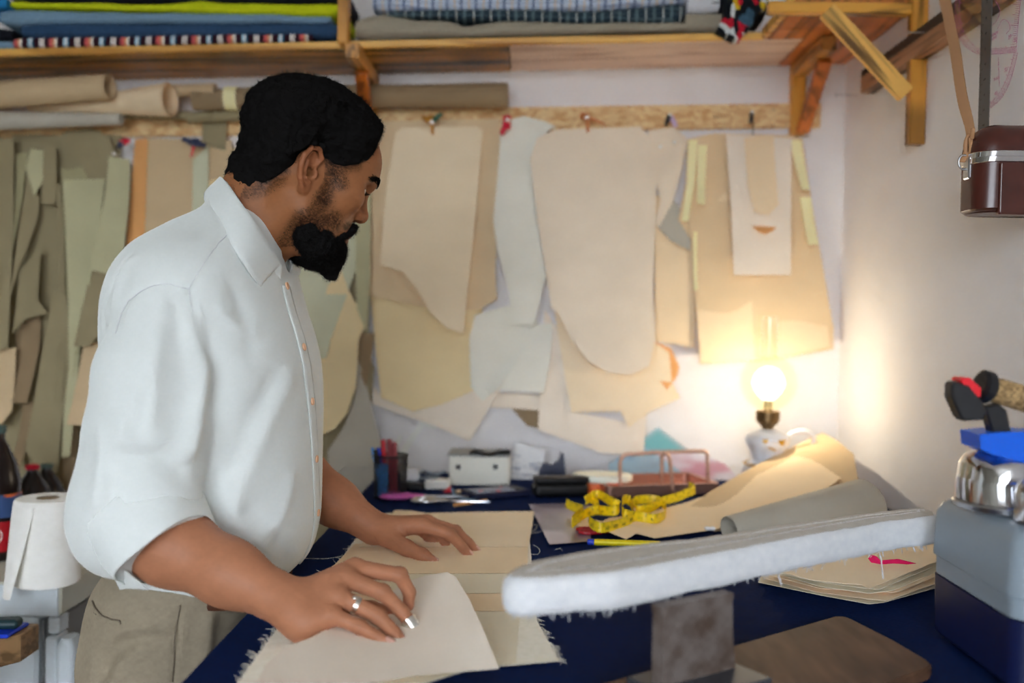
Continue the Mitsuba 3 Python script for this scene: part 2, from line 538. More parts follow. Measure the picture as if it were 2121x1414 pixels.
cloth('lime_cloth', lin(176, 190, 22), lin(214, 222, 40))
cloth('sky_cloth', lin(104, 136, 160), lin(132, 162, 184))
cloth('denim_fold', lin(40, 66, 96), lin(58, 84, 116))
cloth('black_cloth', lin(16, 18, 26), lin(30, 32, 40))
cloth('taupe_cloth', lin(150, 142, 124), lin(172, 164, 146))
cloth('white_cloth', lin(208, 210, 218), lin(228, 230, 236))
cloth('cyan_cloth', lin(40, 130, 190), lin(60, 150, 210))
stripes('serape', [lin(52, 22, 34), lin(206, 92, 92), lin(214, 156, 112), lin(236, 226, 214), lin(50, 22, 34), lin(160, 200, 220), lin(236, 236, 236), lin(30, 110, 140), lin(48, 20, 32), lin(232, 226, 220), lin(150, 120, 120), lin(232, 226, 220)],
        [.011, .009, .005, .006, .014, .005, .004, .004, .014, .005, .002, .005], off=1.56)
plaid('navy_plaid', lin(38, 54, 66), lin(96, 118, 124), lin(206, 210, 206), .040)
plaid('shirt_plaid', lin(196, 208, 226), lin(72, 96, 140), lin(222, 178, 120), .0335)


def folded(px0, px1, py_top, py_bot, yf=SHF - .005, depth=.2, seed=0, wav=.006, layers=2, grow=None):
    """A folded length of cloth lying along the shelf: px extent and heights at its front; its fold faces the room."""
    x0, x1 = on_y(px0, 60, yf)[0], on_y(px1, 60, yf)[0]
    n = 70
    xs = np.linspace(x0, x1, n)
    zt = np.interp(xs, *zip(*[(on_y(a, b, yf)[0], on_y(a, b, yf)[2]) for a, b in py_top])) if isinstance(py_top, list) else on_y((px0 + px1) / 2, py_top, yf)[2] + .029 * (xs - (x0 + x1) / 2)
    zb = np.interp(xs, *zip(*[(on_y(a, b, yf)[0], on_y(a, b, yf)[2]) for a, b in py_bot])) if isinstance(py_bot, list) else on_y((px0 + px1) / 2, py_bot, yf)[2] + .029 * (xs - (x0 + x1) / 2)
    P = np.stack([xs * 9, np.full(n, seed * 3.3), np.zeros(n)], 1)
    wt, wf = wobble(P, wav, 1.0, seed), wobble(P + 40, .006, 1.3, seed)
    prof = []
    k = 12
    for a in np.linspace(-np.pi / 2, np.pi / 2, k):      # front fold
        prof.append((-np.cos(a), np.sin(a)))
    V = []
    for i in range(n):
        zc, r = (zt[i] + zb[i]) / 2, max((zt[i] - zb[i]) / 2, .002)
        taper = min(1, (min(i, n - 1 - i) + .4) / 3) ** .5
        rr = r * (0.55 + 0.45 * taper)
        row = [(xs[i], yf + depth, zc - rr)]
        for c_, s_ in prof:
            top = wt[i] * max(0, s_)
            crease = 1 - .22 * math.exp(-((s_ - .05) / .22) ** 2) if layers > 1 else 1
            row.append((xs[i], yf + r * 1.1 + wf[i] + c_ * r * 1.1 * crease, zc + s_ * rr + top))
        row.append((xs[i], yf + depth, zc + rr))
        V.append(row)
    V = np.array(V)
    a, b = V.shape[:2]
    i, j = np.meshgrid(np.arange(a - 1), np.arange(b), indexing='ij')
    j2 = (j + 1) % b
    f = np.stack([i * b + j, i * b + j2, (i + 1) * b + j2, (i + 1) * b + j], -1).reshape(-1, 4)
    f = np.vstack([f[:, [0, 2, 1]], f[:, [0, 3, 2]]])
    caps = [[(0, j, j + 1) for j in range(1, b - 1)], [((a - 1) * b, (a - 1) * b + j + 1, (a - 1) * b + j) for j in range(1, b - 1)]]
    return tm(V.reshape(-1, 3), np.vstack([f] + [np.array(c_) for c_ in caps]))


FG = 'folded fabrics on the shelf'


def fab(label, m, key):
    one('folded_fabric', label, 'fabric', m, key, smooth=50, group=FG)


fab('striped folded fabric with red, orange and white bands at the bottom of the stack', folded(28, 646, [(28, 76), (646, 68)], [(28, 101), (646, 84)], seed=1, wav=.002), 'serape')
fab('dark blue denim fabric folded on the striped one', folded(42, 702, [(42, 46), (702, 46)], [(42, 76), (400, 74), (600, 70), (702, 80)], seed=2, wav=.003), 'denim_fold')
fab('light blue folded fabric between the denim and the lime one', folded(0, 684, [(0, 16), (200, 22), (500, 26), (684, 32)], [(0, 52), (200, 46), (684, 46)], seed=3, wav=.003), 'sky_cloth')
fab('lime green quilted fabric near the top of the stack', folded(20, 704, [(20, 2), (340, 7), (400, 3), (704, 4)], [(20, 14), (340, 22), (704, 33)], seed=4, wav=.004), 'lime_cloth')
fab('black folded fabric on top of the lime one', folded(18, 712, [(18, -34), (712, -30)], [(18, 2), (712, 4)], seed=5), 'black_cloth')
fab('pale blue cloth end hanging out beneath the left fabric stack', folded(-60, 26, [(-60, 80), (26, 84)], [(-60, 104), (26, 101)], seed=6), 'sky_cloth')
fab('dark striped cloth end at the left border over the pale blue one', folded(-60, 24, [(-60, 50), (24, 56)], [(-60, 80), (24, 83)], seed=16), 'black_cloth')
fab('bright blue cloth end at the top left corner of the shelf', folded(-60, 13, [(-60, -20), (13, -6)], [(-60, 14), (13, 14)], seed=7), 'cyan_cloth')
fab('taupe cotton fabric folded flat on the shelf board under the plaid', folded(736, 1424, [(736, 34), (800, 22), (860, 38), (930, 38), (962, 52), (1040, 40), (1240, 46), (1424, 44)], [(736, 79), (960, 73), (1424, 63)], seed=8, wav=.003), 'taupe_cloth')
fab('navy plaid fabric folded on the taupe one', folded(800, 1416, [(800, 22), (1000, 18), (1240, 20), (1416, 2)], [(800, 32), (1000, 40), (1240, 46), (1416, 46)], seed=9, wav=.003, depth=.17), 'navy_plaid')
fab('white and blue checked shirt fabric on top of the navy plaid', folded(770, 1440, [(770, -14), (1440, -22)], [(770, 20), (1240, 19), (1440, 2)], seed=10, wav=.003), 'shirt_plaid')
fab('white folded fabric at the right end of the plaid stack', folded(1424, 1490, [(1424, -10), (1490, -8)], [(1424, 24), (1490, 22)], seed=11), 'white_cloth')
fab('brown folded cloth under the white one next to the printed scarf', folded(1420, 1500, [(1420, 26), (1500, 26)], [(1420, 63), (1500, 62)], seed=12), 'taupe_cloth')
fab('black folded cloth behind the printed scarf', folded(1468, 1588, [(1468, -26), (1588, -26)], [(1468, 22), (1588, 40)], seed=13, depth=.1), 'black_cloth')


def scarf_tex(p, n, uv):
    d1, d2, r = tvoronoi(p.x * 70 + 2 * tnoise(p.x * 40, p.z * 40), p.z * 55 + p.x * 25)
    c = dr.select(r < .48, mi.Color3f(lin(18, 24, 30)), dr.select(r < .68, mi.Color3f(lin(208, 214, 216)), dr.select(r < .84, mi.Color3f(lin(214, 180, 40)), dr.select(r < .93, mi.Color3f(lin(190, 30, 50)), mi.Color3f(lin(60, 90, 110))))))
    return c


mat('scarf_print', proc(scarf_tex), 0.85, spec=0.15)
# printed scarf, a soft bunch hanging over the corner of the shelf
pts2 = [(1478, 68), (1500, 42), (1498, 8), (1508, -14), (1575, -20), (1590, 4), (1562, 44), (1540, 72), (1530, 88), (1512, 84), (1500, 78)]
yq = SHF - .03
sc = extrude([tuple(on_y(a, b, yq)[[0, 2]]) for a, b in pts2], .035)
sc = trimesh.Trimesh(*trimesh.remesh.subdivide_to_size(sc.vertices, sc.faces, .008), process=True)
vv = sc.vertices.copy()
vv = np.stack([vv[:, 0], yq + .016 - vv[:, 2], vv[:, 1]], 1)
sc = trimesh.Trimesh(vv, sc.faces)
trimesh.smoothing.filter_taubin(sc, iterations=12)
vv = sc.vertices + sc.vertex_normals * wobble(sc.vertices, .007, 60, 3)[:, None]
sc.vertices = vv
one('scarf', 'black, white and yellow printed scarf hanging over the shelf corner', 'scarf', sc, 'scarf_print', smooth=True)

# ================================================================ papers
def paper(key, col, amp=.06, rough=0.8):
    a = np.array(lin(*col))
    lo, hi = (a * (1 - amp)).tolist(), np.minimum(a * (1 + amp), .95).tolist()
    return mat(key, proc(lambda p, n, uv: tmix(lo, hi, tfbm(p.x * 9, p.y * 9, p.z * 14))), rough, spec=0.2)


PAPERS = dict(kraft=(236, 212, 176), kraft_dark=(206, 180, 142), shaded_green=(166, 159, 122), dim_green=(188, 183, 146), tan=(238, 218, 186), beige=(234, 221, 204), pale=(230, 227, 214), pink=(234, 218, 196), green=(206, 205, 176),
              yellow=(236, 214, 168), olive=(152, 140, 108), brown=(150, 128, 98), kraft_mid=(222, 196, 158), grey=(186, 180, 166), cream=(232, 222, 196), orange=(226, 166, 104), tape=(246, 236, 184))  # greens for the left wall side are darkened in colour for shade
for k_, c_ in PAPERS.items():
    paper('paper_' + k_, c_)
PG = 'paper patterns pinned to the wall'
_pn = [0]


def pat(poly, tone, label, off, curl=.012, step=.03, name='paper_pattern', catg='paper pattern', group=PG, tilt=0.0, belly=.006, t=.0007, pleat=0.0):
    """A cut paper hanging before the back wall; poly in picture points; off = distance of its top from the wall, curl = how far its foot stands off."""
    _pn[0] += 1
    s = _pn[0]
    y0 = WY - off
    P = np.array([on_y(a, b, y0)[[0, 2]] for a, b in poly])
    z1, z0 = P[:, 1].max(), P[:, 1].min()
    x0, x1 = P[:, 0].min(), P[:, 0].max()

    def fn(q):
        f = np.clip((z1 - q[:, 1]) / (z1 - z0 + 1e-9), 0, 1)
        w = np.stack([q[:, 0] * 6, q[:, 1] * 2.0, np.full(len(q), s * 1.7)], 1)
        y = y0 - curl * f ** 2 - belly * f * (1 + 0 * f) * (meshkit.fbm(w, 2, s)) * 1.6 - tilt * (q[:, 0] - (x0 + x1) / 2)
        y = y - pleat * (np.sin(q[:, 0] * 75 + s) * np.clip(f * 2.5, 0, 1) + .6 * np.sin(q[:, 0] * 38 + 2 * q[:, 1] + s))
        return np.stack([q[:, 0], y, q[:, 1]], 1)
    pts, tri = tri_poly(P, step)
    tri = tri[:, ::-1]
    v3 = fn(pts)
    # the triangles must face the room (-y)
    nn = np.cross(v3[tri[:, 1]] - v3[tri[:, 0]], v3[tri[:, 2]] - v3[tri[:, 0]])
    if nn[:, 1].sum() > 0:
        tri = tri[:, ::-1]
    return one(name, label, catg, solidify(v3, tri, t, np.tile([0, -1.0, 0], (len(v3), 1))), 'paper_' + tone, smooth=True, group=group)


# right part, back to front
pat([(772, 252), (1036, 245), (1034, 430), (1026, 560), (1030, 620), (990, 642), (900, 640), (766, 612)], 'kraft_mid', 'wide yellowish sheet behind the large curved pattern beside the head', .021)
pat([(766, 600), (900, 620), (1000, 640), (985, 720), (981, 808), (915, 836), (858, 850), (792, 822), (780, 735)], 'yellow', 'warm yellow sheet showing below the curved pattern above the pen cup', .023, curl=.02)
pat([(776, 800), (800, 826), (862, 852), (960, 812), (1060, 690), (1100, 640), (1112, 690), (1036, 806), (975, 909), (905, 880), (838, 858), (774, 835)], 'beige', 'greyish sheet whose lower corner points down at the white holed box', .020, curl=.03)
pat([(984, 652), (1056, 632), (1076, 662), (1110, 660), (1122, 690), (1094, 712), (1036, 800), (1000, 830), (976, 800), (972, 700)], 'pale', 'pale piece with a rounded top left of the narrow sleeve strip', .026, curl=.018)
pat([(1072, 678), (1146, 668), (1140, 740), (1126, 812), (1034, 806), (1088, 716)], 'pale', 'small trapezoid piece below the narrow sleeve strip', .029, curl=.03)
pat([(1024, 812), (1124, 818), (1120, 848), (1014, 842)], 'beige', 'low strip just under the small trapezoid piece', .022)
pat([(1060, 846), (1122, 846), (1116, 886), (1092, 880)], 'brown', 'brown tip lowest under the small trapezoid piece', .020)
pat([(1128, 640), (1160, 690), (1180, 850), (1295, 872), (1338, 852), (1330, 940), (1244, 934), (1114, 888)], 'beige', 'wide grey-beige sheet hanging lowest in the middle of the wall', .021, curl=.03)
pat([(1340, 700), (1390, 722), (1406, 760), (1400, 780), (1380, 806), (1350, 770)], 'orange', 'small piece with an orange curved edge left of the lamp', .022)
pat([(1148, 640), (1330, 690), (1386, 730), (1390, 790), (1406, 823), (1344, 850), (1300, 882), (1284, 850), (1182, 852), (1160, 720)], 'tan', 'stepped sheet under the big central bodice pattern', .024, curl=.024)
pat([(1040, 250), (1086, 240), (1126, 250), (1152, 262), (1112, 286), (1098, 330), (1110, 450), (1130, 572), (1106, 672), (1062, 670), (1054, 600), (1030, 520), (1022, 458)], 'pale', 'long narrow pale sleeve strip under the red pin ribbon', .030, curl=.030)
pat([(1112, 286), (1150, 268), (1326, 262), (1342, 280), (1360, 350), (1356, 480), (1350, 600), (1354, 700), (1340, 756), (1304, 774), (1256, 770), (1215, 745), (1180, 700), (1156, 648), (1142, 640), (1132, 572), (1112, 450), (1098, 330)],
    'pink', 'big central bodice pattern with a rounded lower edge', .036, curl=.040)
pat([(818, 276), (832, 264), (988, 262), (1000, 270), (988, 420), (974, 560), (963, 690), (930, 680), (896, 650), (866, 600), (836, 563), (790, 548), (800, 400)],
    'tan', 'trouser front pattern with a deep curved hem right of the head', .040, curl=.045)
pat([(1342, 270), (1396, 262), (1424, 288), (1412, 350), (1392, 420), (1364, 470), (1354, 465), (1368, 416), (1346, 330)], 'pink', 'slim sleeve piece under the purple and white pin', .028)
pat([(1356, 400), (1420, 440), (1436, 520), (1440, 600), (1436, 720), (1400, 712), (1356, 706)], 'kraft', 'kraft sheet half hidden between the bodice and the taped pattern', .025)
pat([(1360, 470), (1392, 410), (1436, 470), (1426, 520), (1388, 500)], 'grey', 'grey corner piece below the slim sleeve piece', .031)
pat([(1424, 288), (1480, 276), (1640, 280), (1662, 286), (1682, 430), (1702, 560), (1720, 680), (1718, 722), (1600, 742), (1444, 752), (1438, 600), (1432, 500), (1404, 456), (1420, 380)],
    'kraft_mid', 'large taped coat pattern hanging behind the lamp', .034, curl=.03)
pat([(1440, 470), (1500, 400), (1552, 420), (1556, 742), (1446, 750), (1440, 600)], 'kraft', 'left panel pinned onto the taped coat pattern above the lamp', .038, curl=.034, belly=.003)
pat([(1600, 566), (1648, 520), (1690, 560), (1706, 640), (1712, 718), (1604, 738)], 'kraft', 'right panel low on the taped coat pattern, right of the lamp chimney', .039, curl=.036, belly=.003)
pat([(1504, 278), (1640, 286), (1638, 420), (1636, 570), (1518, 570), (1514, 440)], 'beige', 'rectangular pocket sheet pinned over the taped coat pattern', .062, curl=.010, belly=.004)
pat([(1542, 286), (1602, 278), (1606, 360), (1610, 424), (1590, 446), (1562, 440), (1548, 380)], 'kraft', 'small tongue-shaped piece under the black pin', .070, curl=.008, belly=.004)
pat([(1558, 468), (1608, 470), (1600, 478), (1584, 485), (1570, 480)], 'orange', 'small orange crescent scrap on the pocket sheet', .078, curl=.0)
TG = 'yellowed tape strips on the coat pattern'
for po, w in (([(1426, 290), (1445, 290), (1438, 380), (1422, 460), (1408, 460), (1422, 380)], 'left edge, upper'), ([(1446, 300), (1465, 300), (1456, 425), (1440, 425)], 'beside the left edge'),
              ([(1636, 290), (1660, 290), (1671, 396), (1655, 396)], 'right edge, upper'), ([(1657, 408), (1680, 408), (1689, 508), (1668, 508)], 'right edge, lower'), ([(1436, 480), (1444, 480), (1441, 602), (1434, 602)], 'left edge, lower')):
    pat(po, 'tape', f'yellowed tape strip on the coat pattern, {w}', .054, curl=.026, name='tape_strip', catg='tape', group=TG, belly=.002, t=.0003)
# behind and around the man
pat([(300, 286), (480, 290), (478, 420), (470, 760), (300, 760)], 'kraft_dark', 'tan sheet with a sharp top corner left of the head', .030, curl=.03)
pat([(280, 288), (306, 286), (300, 520), (270, 700), (262, 520)], 'orange', 'narrow orange-tan strip behind the shoulder', .034)
pat([(400, 330), (432, 300), (432, 520), (400, 520)], 'green', 'greenish strip between the tan sheet and the neck', .040)
pat([(420, 240), (470, 236), (468, 312), (420, 300)], 'olive', 'short folded sheet end hanging over the chipboard behind the head', .03, curl=.0)
pat([(440, 330), (520, 290), (520, 480), (420, 480)], 'yellow', 'yellow-tan sheet right behind the nape', .028)
pat([(560, 420), (770, 330), (768, 600), (762, 720), (776, 760), (760, 1030), (700, 1075), (660, 1130), (600, 1190), (540, 1190)], 'olive', 'long dull sheet hanging behind the shirt front', .021, curl=.03)
pat([(600, 480), (740, 400), (738, 560), (690, 700), (682, 740), (640, 748), (600, 700)], 'green', 'pale green sheet under the beard', .034, curl=.03)
pat([(736, 330), (768, 330), (768, 580), (764, 694), (742, 640), (738, 560)], 'dim_green', 'narrow pale green strip beside the nose', .040, curl=.02)
pat([(706, 560), (722, 600), (750, 650), (756, 676), (744, 702), (742, 760), (740, 800), (724, 852), (700, 884), (672, 898), (630, 894), (630, 740), (668, 700), (664, 640), (680, 590)],
    'yellow', 'yellow violin-shaped pattern in front of the shirt buttons', .046, curl=.04)
pat([(742, 690), (776, 690), (768, 760), (760, 800), (742, 760)], 'brown', 'brown scrap between the violin-shaped pattern and the pen cup', .03)
pat([(740, 740), (758, 790), (776, 860), (796, 930), (776, 960), (714, 964), (690, 1000), (684, 930), (716, 880), (736, 820)], 'grey', 'grey folded sheet falling behind the pen cup', .04, curl=.05)
pat([(690, 960), (790, 946), (800, 1010), (770, 1060), (690, 1060)], 'grey', 'grey curved sheet standing on the table left of the pen cup', .07, curl=.03, group=None)
# left part: olive and green papers, its shade put into darker tones
pat([(-60, 280), (250, 280), (250, 1010), (130, 1010), (66, 1040), (-60, 1040)], 'olive', 'broad dim sheet hindmost on the left of the wall', .020, curl=.02, pleat=.005)
pat([(120, 286), (136, 272), (190, 264), (226, 284), (236, 310), (226, 380), (190, 380), (166, 336)], 'olive', 'folded top of a bundle of sheets below the paper rolls', .046, curl=.0)
pat([(90, 300), (116, 304), (122, 420), (118, 424), (92, 424)], 'olive', 'short sheet with a square lower edge left of the folded bundle', .05)
pat([(128, 348), (140, 352), (196, 340), (216, 340), (206, 480), (186, 640), (160, 830), (140, 640)], 'shaded_green', 'tall pale sheet of the bundle on the left', .05, curl=.04, pleat=.005)
pat([(118, 384), (126, 380), (144, 640), (150, 830), (130, 830), (128, 640)], 'olive', 'narrow edge sheet on the left of the bundle', .056, curl=.04, pleat=.005)
pat([(130, 372), (218, 370), (208, 480), (186, 600), (170, 720), (164, 940), (150, 940), (148, 640)], 'dim_green', 'foremost pale green sheet of the bundle with a straight top', .066, curl=.05, pleat=.005)
pat([(226, 324), (268, 330), (270, 420), (264, 520), (240, 570), (200, 560), (204, 516), (218, 420)], 'dim_green', 'pale green sheet next to the red ribbon pin', .06, curl=.03, pleat=.005)
pat([(200, 512), (240, 505), (240, 620), (222, 690), (206, 716), (174, 716), (180, 640)], 'olive', 'tan sheet under the pale green one by the shoulder', .054, curl=.05, pleat=.005)
pat([(176, 700), (206, 712), (204, 780), (192, 876), (160, 874), (166, 800)], 'kraft_dark', 'reddish tan sheet foot beside the sleeve', .075, curl=.05, pleat=.005)
pat([(108, 600), (140, 612), (148, 760), (140, 900), (146, 1010), (116, 985), (68, 926), (76, 850), (92, 720)], 'olive', 'long sheet with a slanted foot above the paper towel', .08, curl=.06, pleat=.005)
pat([(140, 800), (166, 800), (170, 1010), (136, 1010)], 'brown', 'dim brown sheet beside the sleeve above the paper towel', .05, curl=.05, pleat=.005)
pat([(0, 290), (28, 284), (30, 400), (34, 600), (38, 720), (-50, 736), (-50, 290)], 'olive', 'flat sheet at the left border, upper one', .06, curl=.05, group=PG)
pat([(-50, 728), (32, 720), (28, 850), (6, 882), (-50, 884)], 'kraft_dark', 'flat sheet at the left border, lower one with a cut corner', .09, curl=.02, pleat=.005)
pat([(32, 318), (60, 316), (48, 420), (36, 500), (32, 560)], 'shaded_green', 'slim folded strip next to the left border sheet', .055, curl=.03, tilt=.3)
pat([(64, 306), (98, 314), (92, 380), (82, 410), (58, 350)], 'dim_green', 'upper wing of the twisted sheet', .05, curl=.03, pleat=.005)
pat([(58, 352), (80, 404), (78, 450), (64, 505), (48, 560), (38, 620), (44, 480)], 'olive', 'twisted sheet with crossing folds', .056, curl=.03, tilt=-.3)
pat([(40, 560), (84, 510), (84, 620), (108, 650), (60, 660), (40, 690)], 'olive', 'lower wing of the twisted sheet', .07, curl=.03, pleat=.005)
pat([(34, 690), (56, 660), (84, 655), (86, 720), (78, 830), (44, 830)], 'brown', 'brown sheet with a level hem under the twisted one', .05, curl=.05, pleat=.005)
pat([(44, 832), (70, 832), (66, 960), (42, 960)], 'brown', 'dim brown strip hanging behind the bottles', .045, curl=.05, pleat=.005)

# ---------------------------------------------------------------- pins
mat('pin_white', lin(240, 240, 238), 0.2, clearcoat=0.8)
mat('ribbon_red', lin(206, 16, 50), 0.6)
mat('ribbon_green', lin(26, 92, 70), 0.7)
mat('ribbon_gold', lin(178, 120, 30), 0.7)
mat('ribbon_rust', lin(196, 120, 70), 0.7)
mat('ribbon_black', lin(26, 26, 32), 0.7)
mat('ribbon_lilac', lin(196, 170, 200), 0.7)
mat('ribbon_navy', lin(40, 46, 76), 0.7)


def ribbon_bit(p, ang, ln, w, s):
    ss = np.linspace(0, 1, 6)
    d = np.array([math.cos(ang), 0, math.sin(ang)])
    n_ = np.array([-d[2], 0, d[0]])
    c_ = p + ss[:, None] * d * ln + np.stack([0 * ss, -.004 - .008 * np.sin(ss * 2.5 + s), 0 * ss], 1)
    wv = (w * (1 - .4 * ss ** 2))[:, None]
    return grid_sheet(np.stack([c_ - n_ * wv / 2, c_ + n_ * wv / 2], 1), .0008)


def pin(px, py, label, bits, r=.0062, head='pin_white', yo=.055):
    p = on_y(px, py, WY - yo)
    t = thing('push_pin', label, 'push pin', 'push pins along the chipboard')
    part(t, 'head', cat(trimesh.creation.icosphere(2, r).apply_translation(p), tube([p, p + (0, yo - .022, 0)], .0012, 6)), head, smooth=True)
    for k, (ang, ln, w, c_) in enumerate(bits):
        part(t, 'ribbon', ribbon_bit(p + (0, .008, 0), math.radians(ang), ln, w, k), c_, smooth=True)


pin(894, 253, 'white pin with green and golden scraps above the curved trouser pattern', [(40, .035, .012, 'ribbon_green'), (150, .03, .012, 'ribbon_gold'), (-85, .03, .009, 'ribbon_gold'), (100, .022, .02, 'ribbon_gold')])
pin(1051, 248, 'white pin holding a bright red ribbon', [(-110, .04, .015, 'ribbon_red'), (110, .014, .022, 'ribbon_red'), (-80, .022, .012, 'ribbon_red')])
pin(1216, 243, 'white pin with a rust coloured scrap over the big bodice pattern', [(-20, .05, .008, 'ribbon_rust'), (-85, .036, .008, 'ribbon_rust'), (150, .02, .02, 'ribbon_rust')])
pin(1387, 238, 'pale pin with black and lilac scraps', [(-60, .035, .014, 'ribbon_lilac'), (-110, .028, .012, 'ribbon_black')], r=.005)
pin(1558, 232, 'small pin with a black scrap near the bracket', [(-100, .028, .01, 'ribbon_black'), (-86, .06, .003, 'ribbon_black')], r=.0045)
pin(254, 296, 'pin with red and navy scraps on the dim side', [(20, .02, .016, 'ribbon_red'), (-140, .02, .014, 'ribbon_navy'), (60, .014, .018, 'ribbon_red')], r=.003, yo=.08)
pin(400, 296, 'pin with a navy bunch and a hanging red scrap', [(160, .03, .014, 'ribbon_navy'), (-10, .03, .016, 'ribbon_navy'), (40, .016, .02, 'ribbon_navy'), (-105, .034, .007, 'ribbon_red')], r=.003, yo=.08)
pin(1368, 304, 'white pin on the slim sleeve piece', [], r=.0045, yo=.05)
pin(1397, 294, 'white pin right beside the one on the slim sleeve piece', [], r=.004, yo=.05)
pin(236, 318, 'white pin at the top of the pale green sheet', [], r=.005, yo=.085)

# ---------------------------------------------------------------- rolls of pattern paper lying on the chipboard strip
def roll(a, b, ra, rb, tone, label, turns=3, open_end=True, squash=1.0, lip=None):
    """A rolled sheet from a to b: a spiral section, its far edge showing at the ends."""
    a, b = np.asarray(a, float), np.asarray(b, float)
    d, s, u = frame(b - a)
    th = np.linspace(0, turns * 2 * np.pi, 26 * turns)
    rel = 1 - .13 * (1 - th / th[-1]) * turns / 2
    n = 14
    P = []
    for i in range(n):
        f = i / (n - 1)
        r = (ra + (rb - ra) * f) * (1 + .03 * math.sin(f * 7 + ra * 900))
        c_ = a + (b - a) * f
        P.append(c_ + (r * rel * np.cos(th))[:, None] * s + (r * rel * np.sin(th) * squash)[:, None] * u)
    return one('paper_roll', label, 'paper roll', grid_sheet(np.array(P), .0008), 'paper_' + tone, smooth=True, group='rolls of pattern paper under the shelf')


def pr2(px, py, y):
    return on_y(px, py, y)


roll(pr2(-120, 204, 2.40), pr2(228, 179, 2.34), .033, .032, 'kraft_dark', 'rolled kraft paper topmost at the left under the shelf')
roll(pr2(60, 224, 2.44), pr2(352, 206, 2.38), .008, .042, 'kraft', 'cone of golden kraft paper next to the topmost roll')
roll(pr2(330, 188, 2.44), pr2(446, 186, 2.42), .016, .016, 'kraft_dark', 'short thin roll behind the golden cone')
roll(pr2(-120, 252, 2.40), pr2(252, 246, 2.40), .026, .016, 'grey', 'greyish roll lowest at the left over the pattern sheets')
roll(pr2(255, 238, 2.45), pr2(440, 240, 2.44), .010, .011, 'olive', 'thin dull roll over the chipboard left of the head')
rk = roll(pr2(402, 208, 2.43), pr2(700, 196, 2.43), .027, .029, 'brown', 'roll with a yellow tape band behind the head')
p_ = pr2(483, 205, 2.43)
scene[rk + '__tape'] = mikit.ply(tube([p_ - (.018, 0, -.001), p_ + (.014, 0, .001)], .0295, 26, caps=False), 'paper_tape', True)
labels[rk + '__tape'] = {'label': 'pale yellow tape band'}
roll(pr2(390, 244, 2.45), pr2(560, 236, 2.45), .014, .014, 'olive', 'thin roll under the taped roll')
roll(pr2(700, 200, 2.43), pr2(1052, 196, 2.42), .030, .030, 'brown', 'roll of brown paper with a flared end right of the head', turns=3)

# ================================================================ table and its cloth
from scipy.interpolate import RBFInterpolator

TXL = -0.368
table = thing('cutting_table', 'large cutting table under the navy denim cloth', 'table')
wood('table_wood', lin(150, 112, 74), lin(104, 74, 46), axis=0, rough=0.5)
part(table, 'tabletop', bbox((TXL + .004, .78, TZ - .045), (WX - .01, WY - .01, TZ - .004), .003), 'table_wood')
for x in (TXL + .07, WX - .08):
    for y in (.86, WY - .1):
        part(table, 'leg', bbox((x - .035, y - .035, 0), (x + .035, y + .035, TZ - .046), .004), 'table_wood')


def denim(p, n, uv):
    g = tfbm(p.x * 300, p.y * 300, p.z * 300)
    w = tnoise(p.x * 4, p.y * 4)
    return tmix(tmix(lin(5, 24, 62), lin(11, 33, 74), g), lin(9, 22, 58), w * .5)


mat('navy_denim', proc(denim), 0.9, spec=0.1, bump=proc(lambda p, n, uv: tfbm(p.x * 25, p.y * 25, p.z * 25), eps=2e-3), bump_scale=0.004)
xs, ys = np.linspace(TXL - .001, WX - .004, 70), np.linspace(.75, WY - .004, 90)
G = np.zeros((len(xs) + 8, len(ys), 3))
for i in range(len(xs)):
    G[i + 8] = np.stack([np.full(len(ys), xs[i]), ys, np.full(len(ys), TZ - .001)], 1)
for k in range(8):
    a = (8 - k) / 8
    ang = min(1, (1 - a) * 2.2)
    G[k] = np.stack([np.full(len(ys), TXL - .002 - .012 * a) - .006 * a * np.sin(ys * 23), ys, np.full(len(ys), TZ - .002 - .22 * a ** 1.3)], 1)
G[8:, :, 2] += np.minimum(0.0, -0.0006 + wobble(G[8:] * [1, 1, 0], .0012, 9, 4))
one('denim_cloth', 'navy blue denim cloth covering the cutting table', 'cloth', grid_sheet(G, .0012), 'navy_denim', smooth=60)


def tsheet(poly, ctrl, t=.0006, step=.015, base=TZ + .001):
    """A sheet over the table: outline in picture points, its height above the table interpolated from (px, py, h) points."""
    c_ = np.array(ctrl, float)
    flat = np.array([on_z(a, b, base)[:2] for a, b in c_[:, :2]])
    # picture point at height h -> where it stands
    X = np.array([on_z(a, b, base + h) for a, b, h in c_])
    P = []
    f0 = RBFInterpolator(c_[:, :2] / 100, c_[:, 2], kernel='thin_plate_spline', smoothing=1e-6) if len(c_) > 3 and np.ptp(c_[:, 2]) > 0 else (lambda q: np.full(len(q), c_[:, 2].mean()))
    px_step = step * FPX / 1.7
    pts, tri = tri_poly(np.array(poly, float), px_step)
    h = np.maximum(f0(pts / 100), 0)
    v = np.array([on_z(a, b, base + hh) for (a, b), hh in zip(pts, h)])
    nn = np.cross(v[tri[:, 1]] - v[tri[:, 0]], v[tri[:, 2]] - v[tri[:, 0]])
    if nn[:, 2].sum() < 0:
        tri = tri[:, ::-1]
    return solidify(v, tri, t)


